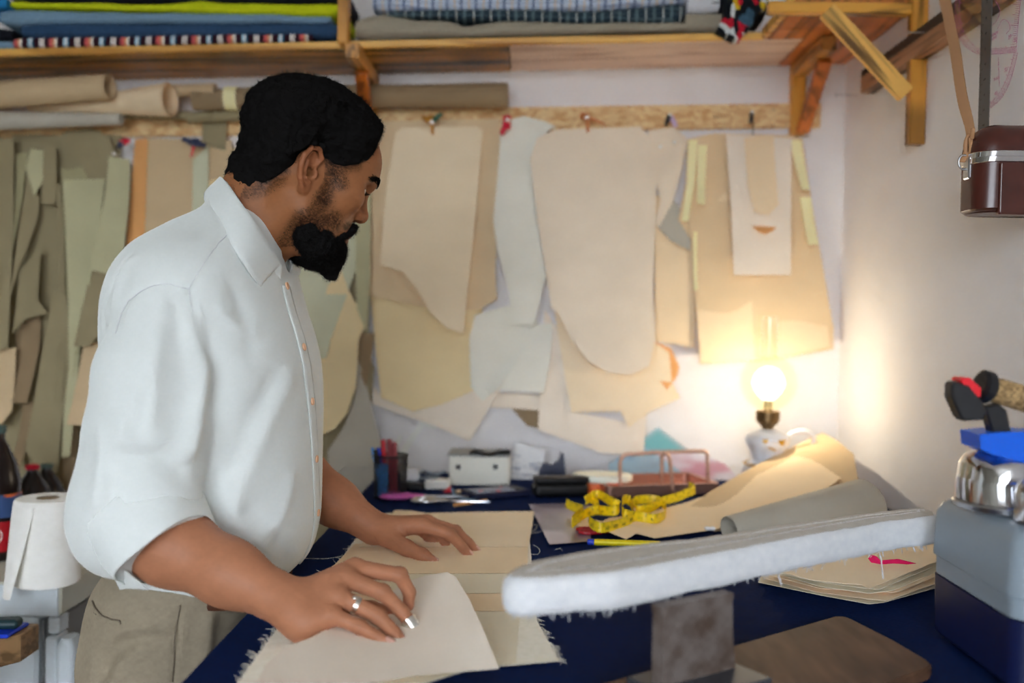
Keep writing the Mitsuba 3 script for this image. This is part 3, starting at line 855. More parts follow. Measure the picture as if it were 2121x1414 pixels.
# ---------------------------------------------------------------- calico with frayed edges and the sheets on it
mat('calico', proc(lambda p, n, uv: tmix(lin(232, 226, 206), lin(246, 240, 224), tfbm(p.x * 160, p.y * 160, p.z * 90))), 0.92, spec=0.1)
cal = [(800, 1062), (1092, 1066), (1104, 1190), (1112, 1284), (1158, 1368), (1060, 1377), (985, 1382), (800, 1440), (520, 1560), (380, 1580), (492, 1414), (580, 1293), (700, 1165), (740, 1112)]
calico = thing('calico_piece', 'off-white calico piece with frayed edges lying on the denim', 'fabric')
part(calico, 'sheet', tsheet(cal, [(800, 1062, 0.0008)], t=.0006), 'calico', smooth=True)
fr = []
r2 = np.random.default_rng(21)
edge = [((1112, 1280), (1158, 1368)), ((700, 1165), (580, 1293)), ((580, 1293), (492, 1414)), ((745, 1108), (700, 1165)), ((1158, 1368), (1060, 1377))]
for (a, b), n in zip(edge, (46, 50, 60, 20, 16)):
    for _ in range(n):
        f = r2.random()
        p = on_z(a[0] + (b[0] - a[0]) * f, a[1] + (b[1] - a[1]) * f, TZ + .0016)
        d = on_z(a[0] - (b[1] - a[1]) * .1, a[1] + (b[0] - a[0]) * .1, TZ) - on_z(a[0], a[1], TZ)
        d[2] = 0
        d /= np.linalg.norm(d)
        if a[0] > 1000 and a[1] < 1360:
            d = np.array([abs(d[0]), d[1], 0])
        ln = r2.uniform(.004, .014) if r2.random() < .9 else r2.uniform(.014, .03)
        e = np.array([-d[1], d[0], 0]) * r2.uniform(-.6, .6)
        ss = np.linspace(-.15, 1, 6)[:, None]
        fr.append(tube(p + d * ln * ss + e * ln * ss ** 2 + np.array([0, 0, .0006]) * np.sin(ss * 3), .00028, 4))
for pts in ([(632, 1156), (680, 1156), (712, 1151), (745, 1152)], [(690, 1158), (700, 1168), (706, 1160), (695, 1153)], [(655, 1180), (675, 1186), (692, 1177)],
            [(1098, 1088), (1110, 1086), (1108, 1096), (1100, 1104), (1120, 1100)], [(1095, 1146), (1112, 1148), (1116, 1136), (1104, 1128)], [(1150, 1138), (1160, 1135), (1164, 1140)]):
    fr.append(tube(spline([on_z(a, b, TZ + .0018) for a, b in pts], 20), .0003, 4))
part(calico, 'loose_threads', cat(fr), 'calico', smooth=True, label='loose frayed threads along the edges', kind='stuff')
for nm, c_, poly, h, lb in (
        ('cream', None, [(640, 1262), (880, 1258), (1078, 1256), (1068, 1372), (985, 1380), (880, 1414), (600, 1414)], .0016, 'pale sheet nearest on the calico below the lifted one'),
        ('kraft', None, [(660, 1222), (1086, 1222), (1080, 1264), (650, 1266)], .0026, 'narrow tan strip across the pale sheet on the calico'),
        ('cream', None, [(690, 1180), (1092, 1178), (1088, 1227), (664, 1230)], .0034, 'narrow pale strip between the tan ones on the calico'),
        ('kraft', None, [(735, 1126), (800, 1124), (1094, 1122), (1092, 1186), (674, 1188)], .0042, 'tan strip under the thumb on the calico'),
        ('tan', None, [(818, 1056), (850, 1057), (884, 1062), (960, 1060), (1106, 1058), (1103, 1085), (1099, 1108), (1094, 1132), (742, 1132), (780, 1092)], .005, 'beige pattern sheet under the fingers of the flat hand')):
    one('table_pattern', lb, 'paper pattern', tsheet(poly, [(700, 1100, h)]), 'paper_' + nm, smooth=True, group='pattern sheets lying on the calico')
one('lifted_pattern', 'curled beige sheet lifted by the hand with the thimble', 'paper pattern',
    tsheet([(840, 1204), (880, 1192), (926, 1184), (944, 1194), (972, 1240), (1000, 1300), (1018, 1345), (1034, 1384), (960, 1390), (860, 1398), (700, 1428), (560, 1470), (520, 1440), (552, 1374), (590, 1340), (640, 1322), (700, 1290), (760, 1262)],
           [(926, 1184, .046), (1000, 1300, .034), (1034, 1384, .010), (860, 1398, .012), (700, 1428, .016), (552, 1374, .03), (640, 1322, .028), (760, 1270, .018), (840, 1204, .024), (520, 1440, .03), (850, 1300, .016)], t=.0005, step=.01), 'paper_beige', smooth=True)

# ---------------------------------------------------------------- kraft papers on the right
one('kraft_sheet', 'large kraft sheet rising to a corner before the lamp', 'paper',
    tsheet([(1400, 1070), (1470, 1018), (1560, 966), (1640, 926), (1704, 896), (1734, 912), (1768, 940), (1776, 986), (1790, 1030), (1600, 1080), (1480, 1100)],
           [(1400, 1070, .012), (1560, 966, .075), (1704, 896, .135), (1768, 940, .12), (1776, 986, .09), (1790, 1030, .06), (1600, 1080, .015), (1480, 1100, .004)], t=.0006), 'paper_kraft_dark', smooth=True, group='kraft papers')
one('kraft_sheet', 'lighter kraft sheet bent up under the tape measure', 'paper',
    tsheet([(1232, 1088), (1262, 1072), (1330, 1064), (1420, 1040), (1520, 1006), (1600, 968), (1668, 934), (1700, 962), (1742, 990), (1700, 1020), (1600, 1060), (1520, 1086), (1480, 1096), (1356, 1114), (1318, 1104), (1297, 1116), (1262, 1102), (1250, 1090)],
           [(1232, 1088, .008), (1330, 1064, .016), (1420, 1040, .028), (1520, 1006, .05), (1668, 934, .105), (1742, 990, .085), (1600, 1060, .035), (1480, 1096, .012), (1356, 1114, .004), (1297, 1116, .010), (1318, 1104, .012), (1262, 1102, .012)], t=.0006), 'paper_kraft', smooth=True, group='kraft papers')
one('kraft_sheet', 'small torn kraft piece under the yellow tape', 'paper',
    tsheet([(1190, 1082), (1206, 1070), (1240, 1078), (1300, 1086), (1330, 1100), (1290, 1098), (1246, 1100), (1204, 1106)], [(1190, 1082, .003), (1240, 1078, .006), (1330, 1100, .003), (1204, 1106, .002)]), 'paper_kraft', smooth=True, group='kraft papers')
# grey-beige conical roll
a, b = on_z(1510, 1096, TZ + .024), on_z(1790, 1046, TZ + .05)
th = np.linspace(0, 2.4 * 2 * np.pi, 70)
P = []
d, s, u = frame(b - a)
for i in range(20):
    f = i / 19
    r = .024 + .027 * f
    P.append(a + (b - a) * f + (r * (1 - .05 * th / 6) * np.cos(th))[:, None] * s * 1.2 + (r * (1 - .05 * th / 6) * np.sin(th))[:, None] * u)
one('paper_roll', 'greyish cone of rolled paper behind the sleeve board', 'paper roll', grid_sheet(np.array(P), .0006), 'paper_grey', smooth=True, group=None)
# stack of patterns
SG = 'stack of patterns beside the generator'
for k, (po, tone) in enumerate([
        ([(1570, 1205), (1600, 1150), (1945, 1090), (1945, 1215), (1830, 1247), (1800, 1250), (1700, 1232)], 'cream'),
        ([(1580, 1196), (1600, 1150), (1945, 1090), (1945, 1205), (1838, 1243), (1800, 1240), (1690, 1225)], 'tan'),
        ([(1600, 1192), (1610, 1150), (1945, 1090), (1945, 1190), (1862, 1224), (1845, 1226), (1700, 1218)], 'tan'),
        ([(1604, 1186), (1620, 1150), (1945, 1090), (1945, 1182), (1850, 1222), (1800, 1228), (1700, 1214)], 'cream'),
        ([(1612, 1186), (1630, 1150), (1945, 1090), (1945, 1168), (1820, 1220), (1790, 1217), (1700, 1205)], 'cream'),
        ([(1618, 1184), (1640, 1145), (1945, 1090), (1945, 1160), (1800, 1218), (1784, 1210), (1730, 1206), (1680, 1200)], 'tan')]):
    h = .002 + .0068 * k
    one('stacked_pattern', ['lowest sheet', 'second sheet from below', 'third sheet from below', 'third sheet from the top', 'second sheet from the top', 'topmost sheet'][k] + ' of the pattern stack beside the steam generator', 'paper pattern',
        tsheet(po, [(1600, 1190, h + .004 * ((k * 7) % 3)), (1700, 1220, h), (1800, 1235, h + .002 * ((k * 5) % 3)), (1940, 1200, h + .003 * ((k * 4) % 3)), (1940, 1100, h), (1620, 1150, h)], t=.0008), 'paper_' + tone, smooth=40, group=SG)
mat('magenta_cord', lin(214, 20, 90), 0.8)
one('fabric_tag', 'magenta fabric strip lying on the topmost pattern of the stack', 'ribbon',
    tsheet([(1798, 1156), (1804, 1148), (1816, 1152), (1824, 1160), (1860, 1157), (1897, 1166), (1880, 1168), (1850, 1166), (1826, 1168), (1804, 1164)], [(1800, 1158, .044), (1816, 1150, .051), (1860, 1160, .046), (1890, 1166, .044)], t=.0012, step=.004), 'magenta_cord', smooth=True)

# ================================================================ sleeve board
SB = TZ + .148
mat('felt_white', proc(lambda p, n, uv: tmix(lin(206, 208, 212), lin(226, 226, 226), tfbm(p.x * 120, p.y * 120, p.z * 120))), 0.95, spec=0.08, sheen=0.4)
mat('stand_metal', proc(lambda p, n, uv: tmix(lin(124, 114, 108), lin(92, 76, 66), tstep(.25, .75, tfbm(p.x * 45, p.y * 45, p.z * 45)))), 0.5, 0.35)
mat('dark_steel', lin(84, 88, 96), 0.45, 0.7)
sbd = thing('sleeve_board', 'sleeve ironing board with a padded white cover on a steel stand', 'ironing board')
far = [(1053, 1172), (1094, 1155), (1209, 1134), (1328, 1119), (1420, 1110), (1604, 1083), (1740, 1063), (1860, 1049), (1915, 1047), (1942, 1056)]
near = [(1948, 1066), (1925, 1068), (1840, 1079), (1740, 1097), (1604, 1121), (1420, 1156), (1277, 1183), (1160, 1192), (1085, 1196), (1042, 1190), (1040, 1182)]
o2 = np.array([on_z(x, y, SB)[:2] for x, y in far + near])
PO = Polygon(o2).buffer(.004).buffer(-.004).buffer(-.012)
ring = np.array(LineString(PO.exterior.coords).segmentize(.006).coords)[:-1]
prof = [(-.024, -.0006), (-.012, .0), (-.004, -.0006), (.005, -.0026), (.0105, -.008), (.0118, -.016), (.0118, -.029), (.0105, -.036), (.006, -.0405), (-.006, -.0415)]
tang = np.roll(ring, -1, 0) - np.roll(ring, 1, 0)
tang = tang / np.linalg.norm(tang, axis=1, keepdims=True)
nrm = np.stack([tang[:, 1], -tang[:, 0]], 1)
if Polygon(ring).exterior.is_ccw is False:
    nrm = -nrm
V = np.array([np.column_stack([ring + nrm * a, np.full(len(ring), SB + b)]) for a, b in prof])
V += (wobble(V.reshape(-1, 3), .002, 45, 5)).reshape(V.shape[:2])[..., None] * np.array([0, 0, 1]) * np.linspace(0, 1.6, len(prof))[:, None, None]
n = len(ring)
i, j = np.meshgrid(np.arange(len(prof) - 1), np.arange(n), indexing='ij')
f = np.stack([i * n + j, (i + 1) * n + j, (i + 1) * n + (j + 1) % n, i * n + (j + 1) % n], -1).reshape(-1, 4)
side = tm(V.reshape(-1, 3), f)
tp, tt = tri_poly(Polygon(V[1][:, :2]).buffer(-.004), .02)
top = tm(np.column_stack([tp, np.full(len(tp), SB - .0002)]), tt)
bp, bt = tri_poly(Polygon(V[-1][:, :2]), .03)
bot = tm(np.column_stack([bp, np.full(len(bp), SB - .0415)]), bt[:, ::-1])
part(sbd, 'cover', cat(side, bot), 'felt_white', smooth=True, label='padded white felt cover')
cloth('top_grey', lin(176, 170, 160), lin(192, 186, 176), s=160)  # greyer tone for the top of the cover than for its sides
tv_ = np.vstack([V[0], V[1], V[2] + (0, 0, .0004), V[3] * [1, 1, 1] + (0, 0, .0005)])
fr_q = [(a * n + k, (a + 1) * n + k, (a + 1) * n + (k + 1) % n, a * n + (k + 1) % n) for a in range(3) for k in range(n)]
part(sbd, 'top_cloth', cat(tm(tv_, fr_q), top.apply_translation((0, 0, .0003))), 'top_grey', smooth=True, label='greyish cloth on top')
frz = []
for k in range(170):
    q = ring[r2.integers(len(ring))]
    p = np.array([q[0], q[1], SB - .041 + r2.uniform(-.001, .002)])
    dd = np.array([r2.normal(0, .4), r2.normal(0, .4), -1]) * r2.uniform(.002, .008)
    frz.append(tube([p, p + dd * .5 + r2.normal(0, .0008, 3), p + dd], .0005, 4))
for px, py, l in ((1824, 1150, .03), (1612, 1190, .012), (1905, 1128, .008), (1890, 1130, .008)):
    p = on_z(px, py, SB - .040)
    frz.append(tube([p, p + (.002, 0, -l * .5), p + (.004, .0, -l)], .0009, 5))
part(sbd, 'frayed_edge', cat(frz), 'felt_white', smooth=True, kind='stuff')
# stand
ps = on_z(1436, 1240, SB - .0415)
ax = on_z(1530, 1215, SB - .0415) - on_z(1345, 1252, SB - .0415)
ax = ax / np.linalg.norm(ax)
ay = np.array([-ax[1], ax[0], 0])
prof2 = [(-.049, TZ + .022), (-.05, TZ + .045), (-.050, SB - .051), (-.053, SB - .041), (.053, SB - .041), (.051, SB - .051), (.053, TZ + .06), (.058, TZ + .022)]
pl = extrude(prof2, .016)
part(sbd, 'column', place(pl, x=ax, y=(0, 0, 1), o=ps * [1, 1, 0] + ay * .008), 'stand_metal', label='mottled steel column')
part(sbd, 'foot_plate', place(bbox((-.062, -.05, TZ + .0165), (.07, .035, TZ + .0245), .002), x=ax, z=(0, 0, 1), o=ps * [1, 1, 0]), 'dark_steel', label='dark steel foot plate')
mat('base_wood', proc(lambda p, n, uv: tmix(lin(108, 76, 54), lin(66, 47, 35), tfbm(p.x * 60, p.y * 14, p.z * 30))), 0.6, spec=0.35)
bw = [on_z(x, y, TZ + .016)[:2] for x, y in ((1210, 1425), (1430, 1362), (1530, 1335), (1650, 1298), (1728, 1275), (1748, 1275), (1765, 1281), (1850, 1324), (1918, 1364), (1930, 1374), (1925, 1382), (1800, 1428), (1500, 1500), (1300, 1540))]
part(sbd, 'base', extrude(bw, .0155, .0025).apply_translation((0, 0, TZ + .0005)), 'base_wood', label='brown wooden base board')

# ================================================================ steam generator and iron
mat('shell_grey', lin(142, 155, 165), 0.38, spec=0.5)
mat('shell_navy', lin(14, 24, 64), 0.4, spec=0.5)
mat('plastic_black', lin(22, 23, 26), 0.38, spec=0.5)
mat('plastic_red', lin(222, 16, 34), 0.3, spec=0.5, clearcoat=0.4)
mat('plastic_blue', lin(10, 92, 214), 0.3, spec=0.5)
mat('chrome', lin(225, 226, 230), 0.07, 1.0)
mat('cork', proc(lambda p, n, uv: tmix(lin(176, 146, 100), lin(122, 94, 58), tstep(.3, .75, tfbm(p.x * 260, p.y * 260, p.z * 260)))), 0.75)
gen = thing('steam_generator', 'grey and navy steam generator box standing at the right end of the table', 'steam generator')
gx0, gx1, gy0, gy1 = .528, .775, 1.035, 1.262
gz = on_y(1945, 1022, gy1 - .02)[2]
gs = TZ + (gz - TZ) * .455


def loft_box(x0, x1, y0, y1, zs, insets, r=.022, n=8):
    """A box with rounded upright corners; insets: how far each level is drawn in."""
    V = []
    for z, q in zip(zs, insets):
        rr = max(r - q * .3, .004)
        for cx, cy, a0 in ((x1 - q - rr, y1 - q - rr, 0), (x0 + q + rr, y1 - q - rr, 90), (x0 + q + rr, y0 + q + rr, 180), (x1 - q - rr, y0 + q + rr, 270)):
            for a in np.linspace(a0, a0 + 90, n):
                V.append((cx + rr * math.cos(math.radians(a)), cy + rr * math.sin(math.radians(a)), z))
    m = 4 * n
    k = len(zs)
    i, j = np.meshgrid(np.arange(k - 1), np.arange(m), indexing='ij')
    f = np.stack([i * m + j, i * m + (j + 1) % m, (i + 1) * m + (j + 1) % m, (i + 1) * m + j], -1).reshape(-1, 4)
    f = np.vstack([f[:, [0, 1, 2]], f[:, [0, 2, 3]], [(0, j + 1, j) for j in range(1, m - 1)], [((k - 1) * m, (k - 1) * m + j, (k - 1) * m + j + 1) for j in range(1, m - 1)]])
    return tm(np.array(V), f)


part(gen, 'lower_shell', loft_box(gx0 + .002, gx1, gy0 + .002, gy1 - .002, [TZ + .006, TZ + .012, gs - .002], [.006, .001, 0]), 'shell_navy', label='navy lower shell')
part(gen, 'upper_shell', loft_box(gx0, gx1, gy0, gy1, [gs, gs + .022, gs + .024, gs + .028, gz - .022, gz - .010, gz - .003, gz], [.003, .003, 0, 0, .002, .008, .018, .03]), 'shell_grey', label='grey upper shell')
for x in (gx0 + .03, gx1 - .03):
    for y in (gy0 + .03, gy1 - .03):
        part(gen, 'rubber_foot', trimesh.creation.cylinder(.012, .008, sections=20).apply_translation((x, y, TZ + .005)), 'plastic_black')
# iron resting on it: chrome body, blue heat guard, black bracket with red switch, cork handle
iron = thing('steam_iron', 'chrome steam iron with a blue guard and cork handle resting on the generator', 'iron')
ic = on_y(2105, 1025, 1.16)
iz = gz + .002
iron_o = np.array([ic[0], 1.15, iz])


def sole(s):
    pts = [(-.075, 0), (-.07, .028), (-.05, .045), (0, .052), (.06, .05), (.12, .044), (.13, .035)]
    pts = np.array(pts)
    full = np.vstack([pts, pts[::-1] * [1, -1]])
    return spline(full[1:] * s, 60, closed=True)


def loft_out(levels, o, M):
    V, m = [], 60
    for z, s in levels:
        q = sole(s)
        V.append(np.column_stack([q, np.full(m, z)]))
    V = np.array(V).reshape(-1, 3)
    k = len(levels)
    i, j = np.meshgrid(np.arange(k - 1), np.arange(m), indexing='ij')
    f = np.stack([i * m + j, i * m + (j + 1) % m, (i + 1) * m + (j + 1) % m, (i + 1) * m + j], -1).reshape(-1, 4)
    f = np.vstack([f[:, [0, 1, 2]], f[:, [0, 2, 3]], [(0, j + 1, j) for j in range(1, m - 1)], [((k - 1) * m, (k - 1) * m + j, (k - 1) * m + j + 1) for j in range(1, m - 1)]])
    mm = tm(V @ np.array(M).T + o, f)
    trimesh.repair.fix_normals(mm)
    return mm


RM = np.array([[1, -.25, 0], [.25, 1, 0], [0, 0, 1]]) / math.hypot(1, .25)
RM[2, 2] = 1
part(iron, 'soleplate', loft_out([(0, 1.0), (.006, 1.02), (.008, 1.0)], iron_o, RM), 'steel', label='steel soleplate')
part(iron, 'body', loft_out([(.009, .98), (.034, .97), (.036, .955), (.050, .93), (.060, .86), (.066, .70), (.068, .5)], iron_o, RM), 'chrome', smooth=40, label='polished chrome body')
gq = [on_y(x, y, 1.13) for x, y in ((2004, 893), (2050, 889), (2100, 888), (2170, 892), (2172, 950), (2121, 956), (2100, 951), (2060, 942), (2030, 934), (2007, 922))]
gpoly = [(p[0], p[2]) for p in gq]
guard = extrude(gpoly, .05)
gv = guard.vertices
gv = np.stack([gv[:, 0], 1.10 + .05 * (gv[:, 2] / .05), gv[:, 1] + 0 * gv[:, 2]], 1)
guard = trimesh.Trimesh(gv, guard.faces[:, ::-1])
part(iron, 'heat_guard', guard, 'plastic_blue', smooth=False, label='bright blue heat guard')


def slab(pts, y0, y1, bev=.002):
    """An upright slab with this outline (picture points at its front), from y0 back to y1."""
    q = [on_y(x, y, y0) for x, y in pts]
    m = extrude(Polygon([(p[0], p[2]) for p in q]), y1 - y0, bev)
    v = m.vertices
    return trimesh.Trimesh(np.stack([v[:, 0], y1 - v[:, 2], v[:, 1]], 1), m.faces[:, ::-1]) if False else place(m, x=(1, 0, 0), y=(0, 0, 1), o=(0, y1, 0))


part(iron, 'bracket', slab([(2040, 842), (2070, 836), (2086, 850), (2096, 896), (2104, 934), (2072, 920), (2062, 914)], 1.11, 1.128), 'plastic_black', label='black bracket')
part(iron, 'switch_box', slab([(1972, 797), (1980, 790), (2008, 800), (2034, 830), (2046, 852), (2036, 870), (1998, 872), (1990, 864), (1972, 824)], 1.09, 1.112), 'plastic_black', label='black switch box')
part(iron, 'switch', slab([(1990, 788), (1994, 782), (2010, 782), (2033, 804), (2032, 822), (2014, 823)], 1.095, 1.12, .001), 'plastic_red', label='red rocker switch')
ha, hb = on_y(2050, 804, 1.12), on_y(2200, 850, 1.13)
part(iron, 'collar', lathe([(0, 0), (.015, .0), (.019, .003), (.019, .012), (.015, .016), (0, .016)], 30, axis=hb - ha, origin=ha - (hb - ha) / np.linalg.norm(hb - ha) * .014), 'plastic_black')
part(iron, 'handle', lathe([(0, 0), (.0125, 0), (.0145, .006), (.015, .03), (.0145, .07), (.0135, .1), (0, .1)], 30, axis=hb - ha, origin=ha + (hb - ha) / np.linalg.norm(hb - ha) * .0025), 'cork', smooth=40, label='cork handle')
cyl = trimesh.creation.cylinder(.02, .05, sections=32)
kc = on_y(2112, 1000, 1.085)
part(iron, 'valve_knob', lathe([(0, 0), (.018, 0), (.02, .004), (.02, .03), (.017, .042), (.008, .05), (0, .051)], 36, origin=(kc[0] + .004, 1.06, gz + .001)), 'chrome', smooth=40, label='chrome safety valve')

# ================================================================ lamp in the corner
mat('porcelain', lin(228, 230, 236), 0.15, spec=0.6, clearcoat=0.6)
mat('brass_dark', lin(128, 104, 72), 0.35, 0.9)
mat('gold_print', lin(196, 150, 40), 0.35, 0.3)
mat('white_plastic', lin(232, 230, 222), 0.4, spec=0.4)
lamp = thing('table_lamp', 'lit porcelain oil-lamp style table lamp with a glass globe in the corner', 'lamp')
LY = 2.28
gc = on_y(1592, 792, LY)
S = LY / FPX


def lz(py):
    return on_y(1592, py, LY)[2]


lo = np.array([gc[0], LY, 0])
part(lamp, 'foot', lathe([(0, TZ + .001), (56 * S, TZ + .001), (58 * S, TZ + .006), (56 * S, TZ + .02), (50 * S, lz(972)), (46 * S, lz(962)), (30 * S, lz(952)), (26 * S, lz(944)), (0, lz(944))], 48, origin=lo), 'porcelain', smooth=60)
part(lamp, 'oil_bowl', lathe([(0, lz(948)), (33 * S, lz(947)), (34 * S, lz(938)), (38 * S, lz(928)), (44 * S, lz(918)), (45 * S, lz(908)), (42 * S, lz(900)), (30 * S, lz(893)), (16 * S, lz(888)), (0, lz(886))], 48, origin=lo), 'porcelain', smooth=60)
hp = spline([on_y(x, y, LY) for x, y in ((1630, 905), (1645, 896), (1662, 893), (1678, 898), (1686, 910), (1680, 928), (1664, 944), (1640, 952))], 30)
part(lamp, 'handle', tube(hp, .0062, 12), 'porcelain', smooth=True)
rim = lathe([(46.5 * S, lz(962)), (47.6 * S, lz(960)), (46 * S, lz(958))], 40, origin=lo)
part(lamp, 'gold_rim', rim, 'gold_print')


def decal(pts, cx, cy, r, key, name):
    """Flat print wrapped on the porcelain bowl."""
    q = []
    P2, tri = tri_poly(np.array(pts, float), 3.0)
    for x, y in P2:
        z = lz(cy + y)
        rr = np.interp(-(cy + y), [-948, -938, -928, -918, -908, -900, -893], [33.5, 34, 38, 44, 45, 42, 30]) * S * 1.004 + .0004 if cy < 950 else np.interp(-(cy + y), [-1003, -972, -962], [56, 50, 46]) * S * 1.004 + .0005
        a = ((cx + x) - 1592) * S / rr
        q.append(lo + np.array([rr * math.sin(a), -rr * math.cos(a), z]))
    q = np.array(q)
    nn = np.cross(q[tri[:, 1]] - q[tri[:, 0]], q[tri[:, 2]] - q[tri[:, 0]])
    if nn[:, 1].sum() > 0:
        tri = tri[:, ::-1]
    part(lamp, name, solidify(q, tri, .0004), key)


heart = [(0, 9), (-9, 1), (-9, -6), (-4, -8), (0, -4), (5, -9), (10, -6), (9, 1)]
decal([(x * .9, y * .75) for x, y in heart], 1613, 911, 0, 'gold_print', 'gold_heart')
decal([(x * .6, y * .6) for x, y in heart], 1577, 909, 0, 'gold_print', 'gold_heart')
decal([(-9, -2), (0, 1), (9, 6), (8, 8), (-2, 4), (-10, 1)], 1594, 922, 0, 'gold_print', 'gold_sprig')
decal([(-6, -3), (3, -5), (7, 1), (1, 6), (-5, 4)], 1556, 975, 0, 'gold_print', 'gold_heart')
part(lamp, 'collar', lathe([(0, lz(890)), (11 * S, lz(889)), (12 * S, lz(884)), (20 * S, lz(876)), (24 * S, lz(870)), (24.5 * S, lz(852)), (23 * S, lz(850)), (0, lz(850))], 36, origin=lo), 'brass_dark', smooth=30)
scene['chimney_glass'] = {'type': 'thindielectric', 'int_ior': 1.22}
a = np.linspace(-1.2, 1.23, 40)
R_ = 58 * S
scene['globe_glass'] = {'type': 'thindielectric', 'int_ior': 1.3, 'specular_transmittance': rgb([.97, .925, .79])}
gl = lathe([(R_ * math.cos(x), R_ * math.sin(x)) for x in a], 64, origin=gc)
k_ = part(lamp, 'globe', gl, 'globe_glass', smooth=True, label='softly glowing glass globe')
scene[k_]['emitter'] = {'type': 'area', 'radiance': rgb([.008, .0062, .0026])}
part(lamp, 'chimney', lathe([(17 * S, lz(738)), (16.5 * S, lz(700)), (17 * S, lz(656)), (15.8 * S, lz(656)), (15.3 * S, lz(700)), (15.8 * S, lz(738))], 40, origin=lo), 'chimney_glass', smooth=50, label='clear glass chimney')
bc = gc + np.array([0, 0, -3 * S])
bulb = trimesh.creation.icosphere(4, 1.0)
bv = bulb.vertices * np.array([33 * S, 33 * S, 36 * S])
bv[:, :2] *= (1 - .25 * np.clip(-bulb.vertices[:, 2:3], 0, 1))
k_ = part(lamp, 'bulb', trimesh.Trimesh(bv + bc, bulb.faces), 'globe_glass', smooth=True, label='white hot glass bulb')
scene[k_]['emitter'] = {'type': 'area', 'radiance': rgb([.075, .068, .052])}
scene['lamp_filament'] = {'type': 'point', 'position': bc.tolist(), 'intensity': rgb([.0034, .0032, .0032])}
part(lamp, 'bulb_socket', lathe([(0, lz(850)), (9 * S, lz(850)), (9 * S, lz(824)), (0, lz(824))], 24, origin=lo), 'brass_dark')

# ================================================================ small things at the back of the table
mat('wire_black', lin(26, 28, 34), 0.45, 0.4)
mat('ink_blue', lin(30, 60, 190), 0.35)
mat('sleeve_blue', lin(70, 140, 210), 0.35)
mat('pen_red', lin(206, 30, 44), 0.35)
mat('pen_maroon', lin(150, 60, 66), 0.4)
mat('dark_grey', lin(60, 64, 66), 0.6)
mat('navy_plastic', lin(26, 32, 58), 0.35, spec=0.5)
mat('case_black', lin(14, 15, 16), 0.45)
mat('orange_plastic', lin(240, 110, 40), 0.4)
mat('copper', lin(200, 152, 134), 0.35, 0.8)
mat('copper_wire', lin(214, 170, 146), 0.35, 0.6)
mat('lid_white', lin(240, 240, 222), 0.4)
mat('pink_plastic', lin(204, 96, 176), 0.35, spec=0.5)
mat('red_plastic', lin(150, 20, 34), 0.3, spec=0.5)
mat('yellow_plastic', lin(236, 214, 20), 0.35)
mat('box_white', lin(226, 224, 212), 0.55)

pc = on_z(808, 1030, TZ)
cup = thing('pen_cup', 'black wire mesh pen cup full of pens beside the white box', 'pen cup')
cr0, cr1, ch = .034, .037, .094
wires = []
for k in range(44):
    a = k * 2 * math.pi / 44
    q = np.array([math.cos(a), math.sin(a), 0])
    wires.append(tube([pc + q * cr0 + (0, 0, .003), pc + q * cr1 + (0, 0, ch)], .0006, 4))
for k in range(22):
    f = k / 21
    r = cr0 + (cr1 - cr0) * f
    wires.append(tube([pc + (r * math.cos(a), r * math.sin(a), .003 + (ch - .003) * f) for a in np.linspace(0, 2 * math.pi, 24)], .0006, 4, caps=False))
part(cup, 'mesh', cat(wires), 'wire_black', smooth=True, label='black wire mesh', kind='stuff')
part(cup, 'rim', tube([pc + (cr1 * math.cos(a), cr1 * math.sin(a), ch) for a in np.linspace(0, 2 * math.pi, 37)[:-1]], .0024, 8, closed=True), 'wire_black', smooth=True)
part(cup, 'bottom', trimesh.creation.cylinder(cr0, .003, sections=32).apply_translation(pc + (0, 0, .003)), 'wire_black')
for px, py, bx, by, r, key, lb in ((793, 910, -.008, .0, .0052, 'pen_red', 'bright red pen'), (806, 909, .004, .006, .0058, 'pen_maroon', 'maroon pen with a rounded cap'), (817, 915, .016, .0, .0052, 'pen_maroon', 'thin maroon pen at the right of the cup'),
                               (784, 926, -.02, .008, .005, 'ink_blue', 'blue pen'), (777, 930, -.012, -.012, .0046, 'case_black', 'black pen'), (771, 926, -.022, -.004, .004, 'sleeve_blue', 'pale blue pen')):
    top_ = on_y(px, py, pc[1] + by * .5)
    b_ = pc + np.array([bx * .8, by, .006])
    t = thing('pen', f'{lb} standing in the wire cup', 'pen', 'pens in the wire cup')
    d_ = top_ - b_
    L_ = np.linalg.norm(d_)
    part(t, 'barrel', lathe([(0, 0), (r * .4, 0), (r * .8, .01), (r * .9, L_ * .6)], 12, axis=d_, origin=b_), key, smooth=40)
    part(t, 'cap', lathe([(r * .9, L_ * .6), (r, L_ * .6), (r, L_ - .004), (r * .7, L_ - .0005), (0, L_)], 12, axis=d_, origin=b_), key, smooth=40)
t = thing('eraser_sleeve', 'pale blue and blue plastic sleeve standing inside the wire cup', 'sleeve')
scene[t] = mikit.ply(bbox(pc + (-.026, -.016, .005), pc + (-.004, -.004, .075), .002), 'sleeve_blue')

# white set square leaning on the wall
def wall_slab(pts, y0, t=.003):
    q = [on_y(x, y, y0) for x, y in pts]
    m = extrude(Polygon([(p[0], p[2]) for p in q]), t)
    return place(m, x=(1, 0, 0), y=(0, 0, 1), o=(0, y0 + t, 0))


one('set_square', 'white plastic L-shaped ruler leaning on the wall behind the pen cup', 'ruler', wall_slab([(876, 862), (906, 880), (902, 890), (878, 884), (846, 930), (832, 950), (822, 945), (840, 915), (868, 876)], 2.475), 'white_plastic')
one('set_square', 'narrow white ruler leaning beside the L-shaped one', 'ruler', wall_slab([(826, 900), (834, 904), (820, 936), (808, 948), (808, 936)], 2.478), 'white_plastic')

